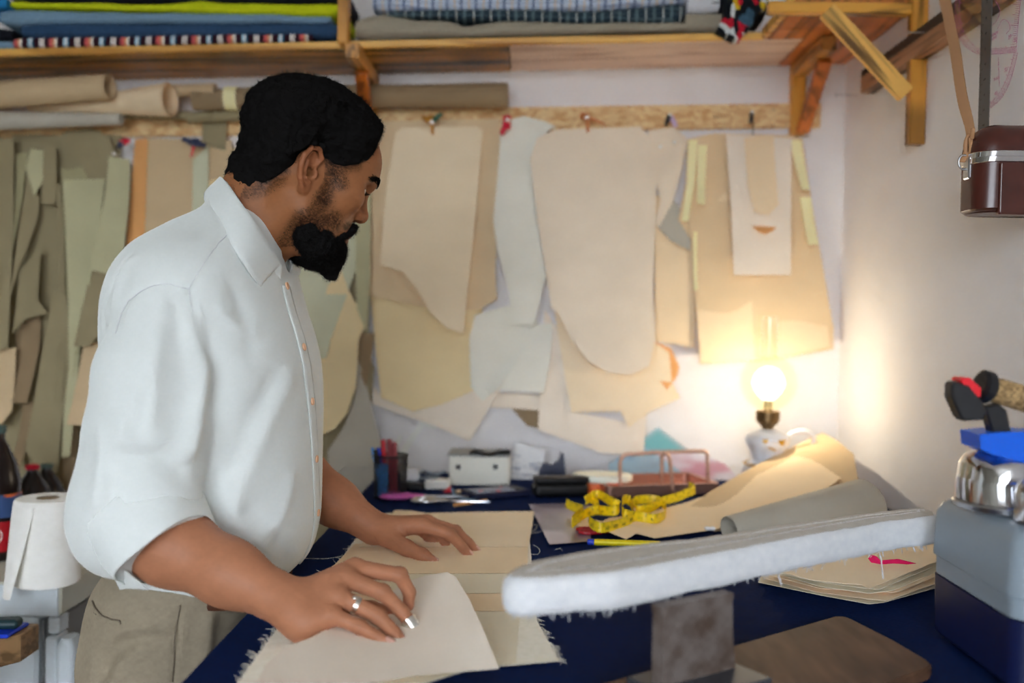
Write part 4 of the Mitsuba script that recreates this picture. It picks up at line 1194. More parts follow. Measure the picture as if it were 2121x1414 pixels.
# spool, small white pieces, black pad
sp = on_z(852, 1008, TZ)
t = thing('thread_spool', 'white thread spool lying on its side right of the pen cup', 'thread spool')
part(t, 'thread', lathe([(0, 0), (.015, 0), (.019, .006), (.019, .03), (.015, .036), (0, .036)], 28, axis=(1, .2, .15), origin=sp + (-.02, 0, .022)), 'white_cloth')
part(t, 'flange', lathe([(0, 0), (.02, 0), (.02, .003), (0, .003)], 28, axis=(1, .2, .15), origin=sp + (-.024, 0, .022)), 'white_plastic')
one('thread_spool', 'small pale green bobbin behind the white spool', 'bobbin', lathe([(0, 0), (.008, 0), (.008, .003), (.006, .004), (.006, .014), (.008, .015), (.008, .018), (0, .018)], 20, origin=on_z(842, 975, TZ) + (0, -.04, .0015)), 'paper_green')
one('wire_bundle', 'bundle of bluish wire in front of the wall left of the white box', 'wire', cat([tube(spline(np.array([on_z(x, y, TZ + h) for x, y, h in pts]), 40), .0022, 6) for pts in
    ([(862, 990, .02), (880, 975, .03), (905, 982, .02), (920, 975, .03), (890, 992, .01), (868, 985, .02)], [(855, 995, .006), (890, 990, .03), (915, 990, .01), (880, 985, .022)])]), 'shell_grey', smooth=True)
pb_ = on_z(870, 1012, TZ)
one('adapter', 'white plug adapter with dark slots lying by the scissors', 'adapter', cat(bbox(pb_ + (.012, -.015, .001), pb_ + (.07, .015, .024), .004)), 'white_plastic')
one('chalk_pad', 'black pad lying between the pen cup and the adapter', 'pad', bbox(pb_ + (-.042, -.03, .001), pb_ + (.01, .0, .017), .003), 'case_black')

# white box with two square holes
wb = on_y(930, 1012, 2.30)
bx1 = on_y(1052, 1012, 2.30)
bt = on_y(990, 946, 2.30)[2]
mat('fridge_lid', lin(150, 152, 150), .5)
t = thing('white_box', 'white box with two small square holes in front of the wall', 'box')
P = Polygon([(wb[0], TZ + .002), (bx1[0], TZ + .002), (bx1[0], bt), (wb[0], bt)])
for hx in (949, 1026):
    c_ = on_y(hx, 967, 2.30)
    P = P.difference(Polygon([(c_[0] - .006, c_[2] - .006), (c_[0] + .006, c_[2] - .006), (c_[0] + .006, c_[2] + .006), (c_[0] - .006, c_[2] + .006)]))
part(t, 'front', place(extrude(P, .004), x=(1, 0, 0), y=(0, 0, 1), o=(0, 2.304, 0)), 'box_white', smooth=False)
part(t, 'body', bbox((wb[0] + .001, 2.306, TZ + .002), (bx1[0] - .001, 2.40, bt - .001), .002), 'dark_grey', label='dark inside')
part(t, 'side', bbox((bx1[0] - .0005, 2.304, TZ + .002), (bx1[0] + .003, 2.40, bt), .001), 'box_white')
part(t, 'lid', bbox((wb[0] - .004, 2.298, bt + .0005), (bx1[0] + .004, 2.404, bt + .006), .002), 'fridge_lid')
sp_ = spline([on_y(x, y, 2.31) + (0, 0, 0) for x, y in ((972, 943), (985, 938), (1000, 943), (1015, 945), (1030, 941), (1045, 939), (1058, 941))], 40)
one('black_strap', 'short black strap lying wavy on the lid of the white box', 'strap', grid_sheet(np.stack([sp_ + (0, -.014, .007), sp_ + (0, .03, .007)], 1), .005), 'case_black', smooth=True)

# printed slips leaning on the wall
mat('printed_slip', proc(lambda p, n, uv: tmix(lin(222, 222, 224), lin(130, 138, 156), tstep(.62, .8, tnoise(p.x * 60, p.z * 300)) * tstep(.35, .6, tnoise(p.x * 12 + 5, p.z * 20)) * .8)), 0.7)
one('receipt_sheet', 'pale printed receipt sheet leaning on the wall right of the white box', 'receipt', wall_slab([(1066, 914), (1131, 932), (1120, 1003), (1054, 1006), (1058, 960)], 2.42, .002), 'printed_slip', smooth=False)

# navy stand and black case
t = thing('navy_holder', 'navy plastic holder with a notched top behind the black case', 'holder')
part(t, 'back', wall_slab([(1126, 958), (1142, 964), (1157, 955), (1162, 936), (1168, 940), (1172, 988), (1112, 998), (1118, 972)], 2.33, .012), 'navy_plastic', smooth=30)
kb = on_z(1160, 1032, TZ)
t = thing('black_case', 'long black glasses case lying before the navy holder', 'case')
part(t, 'body', place(rbox((.125, .05, .03), .011), x=(1, .18, 0), o=kb + (.0, .03, .0165)), 'case_black', smooth=50)
part(t, 'lid', place(rbox((.123, .05, .014), .006), x=(1, .18, 0), o=kb + (.002, .032, .038)), 'case_black', smooth=50)

# calculator
cl = thing('calculator', 'navy desk calculator with grey keys lying before the white box', 'calculator')
ca, cb2 = on_z(985, 1038, TZ), on_z(1100, 1028, TZ)
cx_ = (cb2 - ca) / np.linalg.norm(cb2 - ca)
cw, cd = np.linalg.norm(cb2 - ca), .075
CO = ca + (0, 0, .001)
part(cl, 'body', place(bbox((0, 0, 0), (cw, cd, .014), .003), x=cx_, o=CO), 'navy_plastic')
mat('key_grey', lin(150, 154, 166), 0.5)
mat('key_red', lin(196, 120, 130), 0.5)
for i in range(8):
    for j in range(4):
        part(cl, 'key', place(bbox((.007 + i * .0125, .006 + j * .0115, .0135), (.0165 + i * .0125, .0145 + j * .0115, .0175), .001), x=cx_, o=CO), 'key_red' if (i + j * 3) % 11 == 4 else 'key_grey', smooth=False)
part(cl, 'display', place(bbox((cw - .026, .006, .0135), (cw - .005, .05, .0155), .001), x=cx_, o=CO), 'dark_grey')
# wooden strip with bits in front of the box
wr = on_z(945, 1022, TZ)
one('wooden_ruler', 'light wooden ruler lying between the white box and the calculator', 'ruler', place(bbox((0, 0, 0), (.12, .02, .004), .001), x=(1, .12, 0), o=wr + (0, 0, .001)), 'paper_kraft')
one('black_clip', 'small black clip right of the wooden ruler', 'clip', place(bbox((0, 0, 0), (.02, .014, .012), .003), x=(1, .1, 0), o=on_z(1036, 1016, TZ) + (0, 0, .001)), 'case_black')
one('red_wedge', 'small red plastic wedge behind the pink scissors', 'wedge', place(extrude([(0, 0), (.022, 0), (.016, .014)], .006), x=(1, .3, 0), y=(0, 0, 1), o=on_z(918, 1020, TZ) + (0, 0, .001)), 'pen_red')

# scissors
def scissors(name, label, c, ang, L, handle_key, tip=1, z=0.0, blade_key='chrome', group='scissors on the table'):
    t = thing(name, label, 'scissors', group)
    d = np.array([math.cos(ang), math.sin(ang), 0])
    e = np.array([-d[1], d[0], 0])
    c = np.asarray(c) + (0, 0, z)
    for s in (-1, 1):
        ring = np.array([c - d * (L * .34) + e * s * L * .085 + d * math.cos(a) * L * .15 + e * math.sin(a) * L * .06 for a in np.linspace(0, 2 * math.pi, 25)[:-1]]) + (0, 0, .007)
        part(t, 'handle', cat(tube(ring, L * .021, 8, closed=True), tube([c - d * L * .2 + e * s * L * .06 + (0, 0, .007), c - d * L * .1 + e * s * L * .03 + (0, 0, .0065), c + (0, 0, .006)], L * .022, 8)), handle_key, smooth=True)
        bl = np.array([(-.06, -.035 * s), (0, -.03), (.5, -.004 * s + .004), (.5, .004 - .004 * s), (0, .03), (-.06, .035 * s)]) * L
        m = extrude(Polygon(bl).convex_hull, .002)
        part(t, 'blade', place(m, x=d * math.cos(.05 * s) + e * math.sin(.05 * s), o=c + (0, 0, .004 + .0022 * (s > 0))), blade_key, smooth=False)
    part(t, 'pivot', trimesh.creation.cylinder(.004, .008, sections=16).apply_translation(c + (0, 0, .006)), 'steel')
    return t


scissors('scissors', 'pink handled scissors nearest the pen cup', on_z(880, 1036, TZ), .05, .19, 'pink_plastic', z=.003)
scissors('scissors', 'all-metal scissors lying in front of the pink ones', on_z(935, 1044, TZ), -.05, .17, 'chrome', z=.001)
scissors('scissors', 'red handled scissors half under the yellow tape', on_z(1278, 1107, TZ), .12, .15, 'red_plastic', z=.001)
one('paint_brush', 'thin brush with a blue bristle end lying left of the calculator', 'brush', tube([on_z(940, 1046, TZ + .004), on_z(985, 1040, TZ + .004), on_z(1008, 1034, TZ + .004)], [.0036, .003, .0016], 10), 'paper_orange', smooth=True)
one('cable', 'light blue cable end curving beside the calculator', 'cable', tube(spline([on_z(x, y, TZ + h) for x, y, h in ((936, 1012, .02), (942, 1026, .008), (955, 1032, .004), (985, 1036, .004))], 30), .0028, 8), 'sky_cloth', smooth=True)

# white lid, orange tin, copper tray
lc = on_z(1247, 1022, TZ)
tub = thing('plastic_tub', 'flat orange tub closed with an oval white lid beside the copper tray', 'tub')
m = lathe([(0, 0), (.044, 0), (.046, .003), (.046, .024), (.044, .027), (0, .027)], 40)
m.apply_scale((1.15, .62, 1))
m.apply_translation(lc + (-.006, .006, .001))
part(tub, 'body', m, 'orange_plastic', smooth=40, label='orange lower part')
m = lathe([(0, 0), (.066, 0), (.07, .003), (.07, .014), (.066, .017), (.055, .0175), (.052, .0155), (0, .0155)], 48)
m.apply_scale((1.0, .62, 1))
m.apply_translation(lc + (.0, .006, .029))
part(tub, 'lid', m, 'lid_white', smooth=40, label='oval white lid')
tr = thing('copper_tray', 'copper tray with two tall wire handles in front of the poster', 'tray')
t0, t1 = on_z(1262, 1032, TZ), on_z(1482, 1024, TZ)
ex = (t1 - t0) / np.linalg.norm(t1 - t0)
tw = np.linalg.norm(t1 - t0)
prf = lambda o: [(o, o), (tw - o, o), (tw - o, .15 - o), (o, .15 - o)]  # noqa: E731
P0 = Polygon(prf(.012)).buffer(.012)
P1 = Polygon(prf(.004)).buffer(.012)
wall_ = extrude(P1.difference(P0.buffer(-.002)), .022)
part(tr, 'rim', place(wall_, x=ex, o=t0 + (0, 0, .006)), 'copper', smooth=30)
part(tr, 'bottom', place(extrude(P0.buffer(-.001), .004), x=ex, o=t0 + (0, 0, .002)), 'copper', smooth=30)


def at_py(px, py, y):
    return on_y(px, py, y)


yh = t0[1] + .03
part(tr, 'wire_handle', tube(np.vstack([spline([at_py(x, y, yh) for x, y in pts], 14) for pts in ([(1284, 1022), (1284, 985), (1284, 960)], [(1285, 955), (1291, 944), (1304, 940)], [(1310, 940), (1340, 938), (1366, 937)], [(1372, 938), (1384, 943), (1388, 955)], [(1388, 960), (1391, 985), (1393, 1020)])]), .0042, 10), 'copper_wire', smooth=True)
yh2 = t0[1] + .11
part(tr, 'wire_handle', tube(np.vstack([spline([at_py(x, y, yh2) for x, y in pts], 12) for pts in ([(1371, 1012), (1371, 975), (1371, 946)], [(1372, 941), (1376, 937), (1384, 936)], [(1390, 936), (1420, 935), (1450, 934)], [(1456, 934), (1463, 937), (1465, 944)], [(1465, 950), (1466, 975), (1467, 1010)])]), .0042, 10), 'copper_wire', smooth=True)

# poster leaning on the wall: pale wash with teal and rose patches
def poster(p, n, uv):
    c = mi.Color3f(lin(226, 216, 224))
    c = tmix(c, lin(208, 150, 164), tstep(.45, .75, tfbm(p.x * 9, p.z * 22)) * tstep(1.06, .96, p.z))
    c = tmix(c, lin(120, 186, 192), tstep(.02, -.02, dr.abs(p.x - TEAL[0]) * .75 - (TEAL[1] - p.z)) * tstep(-.005, .01, p.z - TEAL[2]))
    return tmix(c, lin(150, 190, 206), tstep(.5, .62, tnoise(p.x * 11 + p.z * 16, 4.2)) * tstep(1.03, .99, p.z) * .8)


pq = on_y(1363, 884, 2.46)
TEAL = (float(pq[0]), float(pq[2]), float(on_y(1363, 935, 2.46)[2]))
mat('poster_print', proc(poster), 0.6)
one('art_print', 'pale print with teal and rose patches leaning on the wall behind the copper tray', 'art print', wall_slab([(1258, 1004), (1262, 960), (1310, 930), (1330, 908), (1363, 884), (1424, 930), (1500, 960), (1530, 990), (1530, 1004)], 2.46, .002), 'poster_print', smooth=False)

# ================================================================ tape measure
def tape_tex(p, n, uv):
    u, v = uv.x, uv.y
    c = mi.Color3f(lin(236, 204, 22))
    inch = u / .0254
    fr_ = inch * 8 - dr.floor(inch * 8)
    major = (inch - dr.floor(inch)) < .06
    tick = (fr_ < .16) & (v > .8)
    tick |= major & (v > .55)
    tick |= (fr_ < .16) & (v < .12)
    dig = (tnoise(u * 900, v * 9) > .62) & (v > .3) & (v < .52) & ((inch - dr.floor(inch)) > .35) & ((inch - dr.floor(inch)) < .8)
    return dr.select(tick | dig, mi.Color3f(lin(60, 52, 16)), c)


mat('tape_yellow', proc(tape_tex), 0.4, spec=0.45)
mat('ink_black', lin(30, 26, 14), 0.6)
TP = [(1172, 1040, .012, .5), (1190, 1050, .010, .2), (1208, 1058, .012, .1), (1190, 1072, .010, .2), (1186, 1082, .010, .1), (1212, 1064, .016, .0), (1240, 1052, .026, -.2), (1222, 1032, .034, .1), (1214, 1036, .036, .3), (1236, 1024, .040, .2), (1262, 1036, .038, .1),
      (1282, 1048, .030, .0), (1264, 1058, .022, .1), (1234, 1056, .018, .1), (1219, 1066, .018, .0), (1226, 1084, .014, .2), (1242, 1092, .011, .25), (1262, 1090, .010, .3), (1286, 1084, .010, .3), (1306, 1074, .014, .2), (1314, 1060, .018, .0), (1306, 1040, .026, .0), (1292, 1034, .034, .1),
      (1288, 1048, .030, .0), (1300, 1066, .020, .1), (1326, 1070, .014, .1), (1356, 1074, .012, .0), (1378, 1064, .012, -.1), (1376, 1046, .018, .0), (1350, 1034, .024, .1), (1318, 1036, .024, .1), (1310, 1048, .02, .1), (1330, 1056, .018, .0), (1352, 1050, .02, .0), (1372, 1038, .026, .1), (1400, 1030, .03, .1), (1424, 1020, .036, .2), (1437, 1010, .038, .5), (1426, 1006, .038, .5)]
path = np.array([np.r_[on_z(x, y, TZ + h + .013), l] for x, y, h, l in TP])
sp4 = spline(path, 420)
cpt, lean = sp4[:, :3], sp4[:, 3]
tg = np.gradient(cpt, axis=0)
tg /= np.linalg.norm(tg, axis=1, keepdims=True)
zz = np.array([0, 0, 1.0]) + lean[:, None] * np.array([0, .8, 0])
wd = zz - tg * (zz * tg).sum(1, keepdims=True)
wd /= np.linalg.norm(wd, axis=1, keepdims=True)
cpt[:, 2] = np.maximum(cpt[:, 2], TZ + .011)
sl = np.r_[0, np.cumsum(np.linalg.norm(np.diff(cpt, axis=0), axis=1))]
rows = np.linspace(-.5, .5, 5)
GP = cpt[:, None] + wd[:, None] * rows[None, :, None] * .0185
m = grid_sheet(GP, .0006)
uv = np.column_stack([np.repeat(sl, 5), np.tile(rows + .5, len(sl))])
tape = thing('tape_measure', 'yellow tape measure lying in loose loops beside the copper tray', 'tape measure')
part(tape, 'ribbon', m, 'tape_yellow', smooth=True, uv=np.vstack([uv, uv]))
nn = np.cross(tg, wd)
for s_, tx in ((0.0, '42'), (.0254, '43'), (-.034, '41'), (-.0594, '40'), (.052, '44'), (.0775, '45')):
    i0 = int(np.argmin(np.linalg.norm(cpt - on_z(1256, 1091, TZ + .023), axis=1)))
    i1 = int(np.argmin(np.abs(sl - (sl[i0] + s_))))
    n_ = nn[i1] if nn[i1] @ (CAM - cpt[i1]) > 0 else -nn[i1]
    tx_ = meshkit.text_mesh(tx, .0072, .0002)
    tx_.apply_translation((-.005, -.0055, 0))
    xax = np.cross(wd[i1], n_)
    part(tape, 'number', place(tx_, x=xax, z=n_, o=cpt[i1] + n_ * .0007), 'ink_black', smooth=False)
i1 = int(np.argmin(np.linalg.norm(cpt - on_z(1330, 1062, TZ + .031), axis=1)))
part(tape, 'end_clip', place(bbox((-.006, -.0085, -.0012), (.006, .0085, .0012), .0005), x=tg[i1], y=wd[i1], o=cpt[i1]), 'white_plastic', label='white end clip')

# marker, plastic template on the table
mk = thing('marker', 'yellow marker with a blue cap in front of the tape measure', 'marker')
m0, m1 = on_z(1226, 1122, TZ + .006), on_z(1345, 1126, TZ + .006)
dd = m1 - m0
part(mk, 'barrel', lathe([(0, .004), (.0052, .004), (.0055, .006), (.0055, .12), (0, .12)], 18, axis=dd, origin=m0), 'yellow_plastic')
part(mk, 'cap', lathe([(0, -.008), (.0045, -.008), (.0056, -.005), (.0056, .0035), (0, .0035)], 18, axis=dd, origin=m0), 'ink_blue')
mat('film_grey', proc(lambda p, n, uv: tmix(lin(120, 112, 128), lin(176, 166, 178), tstep(.3, .7, tnoise(p.x * 18, p.y * 12)))), 0.2, spec=0.6)
one('plastic_film', 'grey translucent plastic film lying left of the tape measure', 'film', tsheet([(1096, 1044), (1170, 1042), (1222, 1046), (1224, 1120), (1138, 1127)], [(1100, 1046, .003)], t=.0006), 'film_grey', smooth=True)
mat('white_chalk', lin(236, 236, 236), 0.8)
one('tailor_chalk', 'white piece of chalk at the mouth of the paper cone', 'chalk', place(bbox((0, 0, 0), (.02, .011, .006), .002), x=(1, .2, 0), o=on_z(1462, 1099, TZ + .013)), 'white_chalk')

# ================================================================ things on the right wall
cs = thing('camera_case', 'brown leather camera case with a chrome band hanging on the right wall', 'camera case')
mat('leather', proc(lambda p, n, uv: tmix(lin(84, 38, 28), lin(62, 26, 20), tfbm(p.x * 40, p.y * 40, p.z * 40))), 0.28, spec=0.55, clearcoat=0.3, clearcoat_gloss=0.8)
mat('strap_leather', lin(186, 140, 100), 0.6)
y0c, y1c = 1.45, 1.535
xq = on_y(2022, 380, y0c + .01)[0]
xw = WX - .006


def cz(py):
    return on_y(2060, py, y0c)[2]


zb, zm, zt = cz(438), cz(322), cz(250)
part(cs, 'body', loft_box(xq, xw, y0c, y1c, [zb, zb + .006, zm - .009], [.006, 0, 0], r=.03, n=10), 'leather', smooth=40)
part(cs, 'band', loft_box(xq - .0015, xw + .0005, y0c - .0015, y1c + .0015, [zm - .009, zm - .008, zm - .001, zm, zm + .007, zm + .008], [.001, 0, 0, .0012, .0002, .001], r=.031, n=10), 'chrome', smooth=30, label='chrome band')
aa = np.linspace(0, np.pi / 2, 12)
part(cs, 'lid', loft_box(xq, xw, y0c, y1c, [zm + .0085 + (zt - zm - .0085) * math.sin(x) for x in aa], [.034 * (1 - math.cos(x)) for x in aa], r=.03, n=10), 'leather', smooth=60, label='domed brown leather lid')
part(cs, 'front_flap', loft_box(xq + .028, xw - .008, y0c - .004, y0c + .01, [zb - .004, zb, zm - .012], [.002, 0, 0], r=.004), 'leather', smooth=40)
part(cs, 'buckle_plate', bbox((xq - .003, y0c + .03, zm - .03), (xq + .002, y0c + .05, zm + .004), .002), 'steel')
ring_c = np.array([xq - .006, y0c + .04, zm - .004])
part(cs, 'strap_ring', tube([ring_c + (.008 * math.cos(a), 0, .011 * math.sin(a)) for a in np.linspace(0, 2 * math.pi, 21)[:-1]], .0018, 8, closed=True), 'steel', smooth=True)
sb_ = on_x(1958, 0, WX - .05)
top_ = sb_ + (sb_ - on_x(1968, 55, WX - .053))
pth = spline([ring_c + (-.002, 0, .0), on_y(2011, 290, 1.50), on_y(1998, 220, 1.55), on_y(1980, 110, 1.66), sb_, top_], 40)
tgs = np.gradient(pth, axis=0)
tgs /= np.linalg.norm(tgs, axis=1, keepdims=True)
ws = np.cross(tgs, np.tile([-1.0, -.8, 0], (len(pth), 1)))
ws /= np.linalg.norm(ws, axis=1, keepdims=True)
hw = np.interp(np.linspace(0, 1, 40), [0, .1, .3, 1], [.004, .006, .0085, .011])[:, None]
part(cs, 'strap', grid_sheet(np.stack([pth - ws * hw, pth + ws * hw], 1), .002), 'strap_leather', smooth=True, label='tan leather strap')
kn = on_y(2009, 310, 1.488)
part(cs, 'strap_knot', cat(tube(spline([kn + (0, .004, .024), kn + (-.004, .006, .005), kn + (0, .002, -.012), kn + (0, -.004, .0), kn + (0, .0, .018)], 24), .0036, 8), tube([kn + (0, -.006, .016), kn + (-.002, -.013, .03)], .003, 8)), 'strap_leather', smooth=True)

ru = thing('steel_ruler', 'steel ruler hanging from the rail above the camera case', 'ruler')
mat('ruler_steel', lin(104, 108, 110), 0.42, 0.75)
xr = WX - .046
ra, rb_ = on_x(2028, 200, xr), on_x(2050, 200, xr)
rz0, rz1 = on_x(2040, 300, xr)[2], 2.06
part(ru, 'blade', bbox((xr - .0006, rb_[1], rz0), (xr + .0006, ra[1], rz1), .0003), 'ruler_steel', smooth=False)
tk = []
for k in range(int((rz1 - rz0) / .0025)):
    z = rz0 + .004 + k * .0025
    l = .012 if k % 10 == 0 else (.008 if k % 5 == 0 else .0045)
    tk.append(bbox((xr - .0009, ra[1] - l, z - .0002), (xr - .0005, ra[1] - .0005, z + .0002), 0))
part(ru, 'scale_marks', cat(tk), 'ink_black', smooth=False, kind='stuff')
for k in range(18):
    z = rz0 + .006 + k * .0254
    tx_ = meshkit.text_mesh(str(k + 1), .0055, .0002)
    part(ru, 'number', place(tx_, x=(0, 0, 1), z=(-1, 0, 0), o=(xr - .0009, rb_[1] + .015, z)), 'ink_black', smooth=False)

scene['clear_plastic'] = {'type': 'thindielectric', 'int_ior': 1.35}
mat('magenta_print', lin(186, 96, 142), 0.6)


def template(name, label, outline, lines, x, txt=()):
    t = thing(name, label, 'drawing template', 'clear drawing templates on the right wall')
    q = np.array([on_x(a, b, x) for a, b in outline])
    p2, tri = tri_poly(q[:, 1:], .02)
    v = np.column_stack([np.full(len(p2), x), p2])
    part(t, 'sheet', tm(v, tri), 'clear_plastic', smooth=False, label='clear plastic sheet')
    ln = [tube(np.array([on_x(a, b, x - .0008) for a, b in (spline(l, 40) if len(l) > 2 else l)]), .00028, 5) for l in lines]
    part(t, 'printed_lines', cat(ln), 'magenta_print', smooth=True, label='magenta printed scales', kind='stuff')
    for s_, px, py, h in txt:
        part(t, 'number', place(meshkit.text_mesh(s_, h, .0002), x=(0, -1, 0), y=(0, 0, 1), o=on_x(px, py, x - .0009)), 'magenta_print', smooth=False)


def ticks(curve, ln, n, inward):
    c_ = spline(curve, n)
    out = []
    for k in range(1, n - 1):
        d_ = c_[k + 1] - c_[k - 1]
        nn_ = np.array([-d_[1], d_[0]]) / (np.linalg.norm(d_) + 1e-9) * inward
        out.append([c_[k], c_[k] + nn_ * ln * (1.6 if k % 5 == 0 else 1)])
    return out


oL = [(1981, -50), (1979, 34), (1985, 70), (1996, 92), (2022, 111)]
oR = [(2116, -50), (2114, 0), (2108, 60), (2105, 108)]
template('drawing_template', 'clear curved template with magenta scales, the rounded upper one', oL + oR[::-1],
         [oL, oR, [(2022, 111), (2060, 112), (2105, 108)], [(2020, 100), (2060, 101), (2104, 97)], [(1989, -50), (1988, 34), (1995, 66), (2006, 84), (2022, 98)], [(2050, -10), (2066, 8), (2070, 30), (2058, 50), (2051, 54)], [(2066, 60), (2080, 40), (2092, 56), (2084, 70)], [(2044, 20), (2030, -8)]] +
         ticks(oL, 9, 46, -1) + ticks([(2022, 111), (2060, 112), (2105, 108)], -9, 40, 1) + ticks(oR, 9, 40, 1), WX - .040,
         [('FRENCH', 2052, 78, .0045), ('CURVE', 2052, 86, .0045), ('10', 2088, 82, .006), ('20', 2100, 88, .006)])
c1 = [(2108, 108), (2094, 163), (2074, 203), (2052, 224)]
template('drawing_template', 'clear curved template with magenta scales, the slim lower one behind the ruler', [(2030, 111), (2108, 104), (2108, 112), (2094, 163), (2074, 203), (2052, 224), (2050, 222), (2040, 180)],
         [c1, [(2100, 112), (2086, 160), (2067, 196), (2051, 214)], [(2030, 111), (2040, 180), (2050, 222)], [(2068, 118), (2069, 160), (2070, 178)]] + ticks(c1, 8, 44, 1), WX - .036,
         [('30', 2080, 150, .006), ('40', 2060, 198, .006), ('SCALE', 2058, 168, .0045)])

# ================================================================ fridge corner at the left
mat('fridge_white', lin(202, 210, 214), 0.4, spec=0.45)
mat('fridge_grey', lin(120, 119, 114), 0.5)
mat('gasket', lin(120, 124, 124), 0.7)
mat('fridge_top', lin(196, 196, 180), 0.45)
FZ, FY = .794, 1.84
fx = on_y(125, 1260, FY)[0]
fr_ = thing('fridge', 'white fridge at the left with a paper towel roll on top', 'fridge')
zt0 = on_y(60, 1276, FY)[2]
part(fr_, 'top', bbox((fx - .62, FY, zt0), (fx, FY + .56, FZ), .006), 'fridge_top', label='pale worktop of the fridge')
part(fr_, 'lit_front', bbox((fx - .62, FY - .003, zt0 + .001), (fx - .004, FY + .004, FZ - .004), .0015), 'fridge_white', label='added strip with the brighter light of the worktop front in its colour')  # added strip: the light on the slab's front is put into its whiter colour
part(fr_, 'body', bbox((fx - .61, FY + .045, .02), (fx - .012, FY + .55, zt0 - .006), .004), 'fridge_grey', label='grey side walls')
xa, xb, xc, xd = [on_y(q, 1350, FY)[0] for q in (76, 97, 120, 160)]
part(fr_, 'freezer_door', bbox((fx - .612, FY + .002, .03), (xa, FY + .045, zt0 - .004), .006), 'fridge_white')
for k in range(3):
    x = xa + .004 + k * .006
    part(fr_, 'gasket', bbox((x, FY + .012 + .006 * k, .03), (x + .004, FY + .045, zt0 - .012), .001), 'gasket')
zh = on_y(110, 1314, FY)[2]
part(fr_, 'hinge', bbox((xb, FY + .004, zh), (fx - .004, FY + .044, zt0 - .003), .002), 'fridge_white')
part(fr_, 'door', bbox((xb, FY - .008, .05), (xc, FY + .044, zh - .003), .003), 'fridge_white')
part(fr_, 'door_handle', loft_box(xc, xd, FY - .018, FY + .04, [.05, .06, zh - .02, zh - .005], [.006, 0, 0, .008], r=.014), 'fridge_white')
yq = 2.0
mat('sticker_teal', lin(40, 70, 80), 0.5)
sa = on_x(173, 1305, fx - .012)
part(fr_, 'sticker', bbox((fx - .0125, sa[1] - .0, on_x(173, 1340, fx - .012)[2]), (fx - .0112, sa[1] + .07, sa[2]), 0), 'sticker_teal')

tc = on_z(98, 1207, FZ)
tr_ = thing('paper_towel', 'white paper towel roll standing on the fridge with a loose end', 'paper towel')
Rr, Hh = .064 * tc[1] / 1.98, on_y(88, 1030, tc[1])[2] - FZ
mat('tissue', proc(lambda p, n, uv: tmix(lin(232, 230, 222), lin(240, 238, 232), tfbm(p.x * 90, p.y * 90, p.z * 90))), 0.95, spec=0.05)
mat('cardboard', lin(150, 126, 92), 0.8)
part(tr_, 'roll', lathe([(.021, .002), (Rr - .002, .002), (Rr, .005), (Rr, Hh - .004), (Rr - .003, Hh), (.021, Hh)], 56, origin=(tc[0], tc[1], FZ)), 'tissue', smooth=40)
part(tr_, 'core', lathe([(.019, .001), (.021, .001), (.021, Hh - .002), (.019, Hh - .002), (.019, .001)], 32, origin=(tc[0], tc[1], FZ)), 'cardboard', smooth=40)
G = []
for i in range(16):
    f = i / 15
    l_ = on_y(27 - 22 * f ** .9, 1042 + 194 * f, tc[1] - .030 - .03 * f)
    r_ = on_y(70 - 50 * f ** 1.1, 1052 + 191 * f, tc[1] - Rr * 1.03 - .022 * f)
    k0 = np.array([tc[0] - Rr * .97, tc[1] - Rr * .2, l_[2]])
    row = []
    for g in np.linspace(0, 1, 9):
        q = l_ * (1 - g) + r_ * g + np.array([0, -.006 * math.sin(math.pi * g), 0])
        row.append(q)
    q0 = row[0] * .35 + k0 * .65
    G.append([k0 * (1 - f) + row[0] * f, q0 * (1 - f) + row[0] * f * 1.0 + 0 * q0] + row)
part(tr_, 'loose_sheet', grid_sheet(np.array(G), .0006), 'tissue', smooth=True)

scene['dark_bottle'] = {'type': 'roughplastic', 'diffuse_reflectance': rgb(lin(26, 18, 16)), 'alpha': 0.06}
mat('label_red', proc(lambda p, n, uv: tmix(lin(170, 24, 34), lin(150, 16, 26), tfbm(p.x * 30, p.y * 30, p.z * 30))), 0.4)
mat('label_orange', proc(lambda p, n, uv: tmix(lin(196, 96, 50), lin(52, 76, 120), tstep(.45, .55, tnoise(p.x * 40, p.z * 60)))), 0.4)
mat('cap_green', lin(70, 92, 86), 0.4)


def bottle(px, py, y, H, R, cap, label, band=None):
    b = on_y(px, py, y)
    b[2] = FZ
    t = thing('drink_bottle', label, 'bottle', 'dark drink bottles on the fridge')
    prof = [(0, .001), (R * .8, .001), (R, .012), (R, H * .30), (R * .94, H * .36), (R, H * .45), (R, H * .58), (R * .8, H * .72), (R * .42, H * .86), (R * .3, H * .9), (R * .3, H * .95), (0, H * .95)]
    part(t, 'body', lathe(prof, 36, origin=b), 'dark_bottle', smooth=50)
    part(t, 'cap', lathe([(0, H * .94), (R * .36, H * .94), (R * .36, H * .995), (R * .3, H), (0, H)], 24, origin=b), cap)
    for z0, z1, key in band or ():
        part(t, 'label', lathe([(R * 1.006, H * z0), (R * 1.008, H * z1)], 36, origin=b), key, smooth=True)
    return t, b


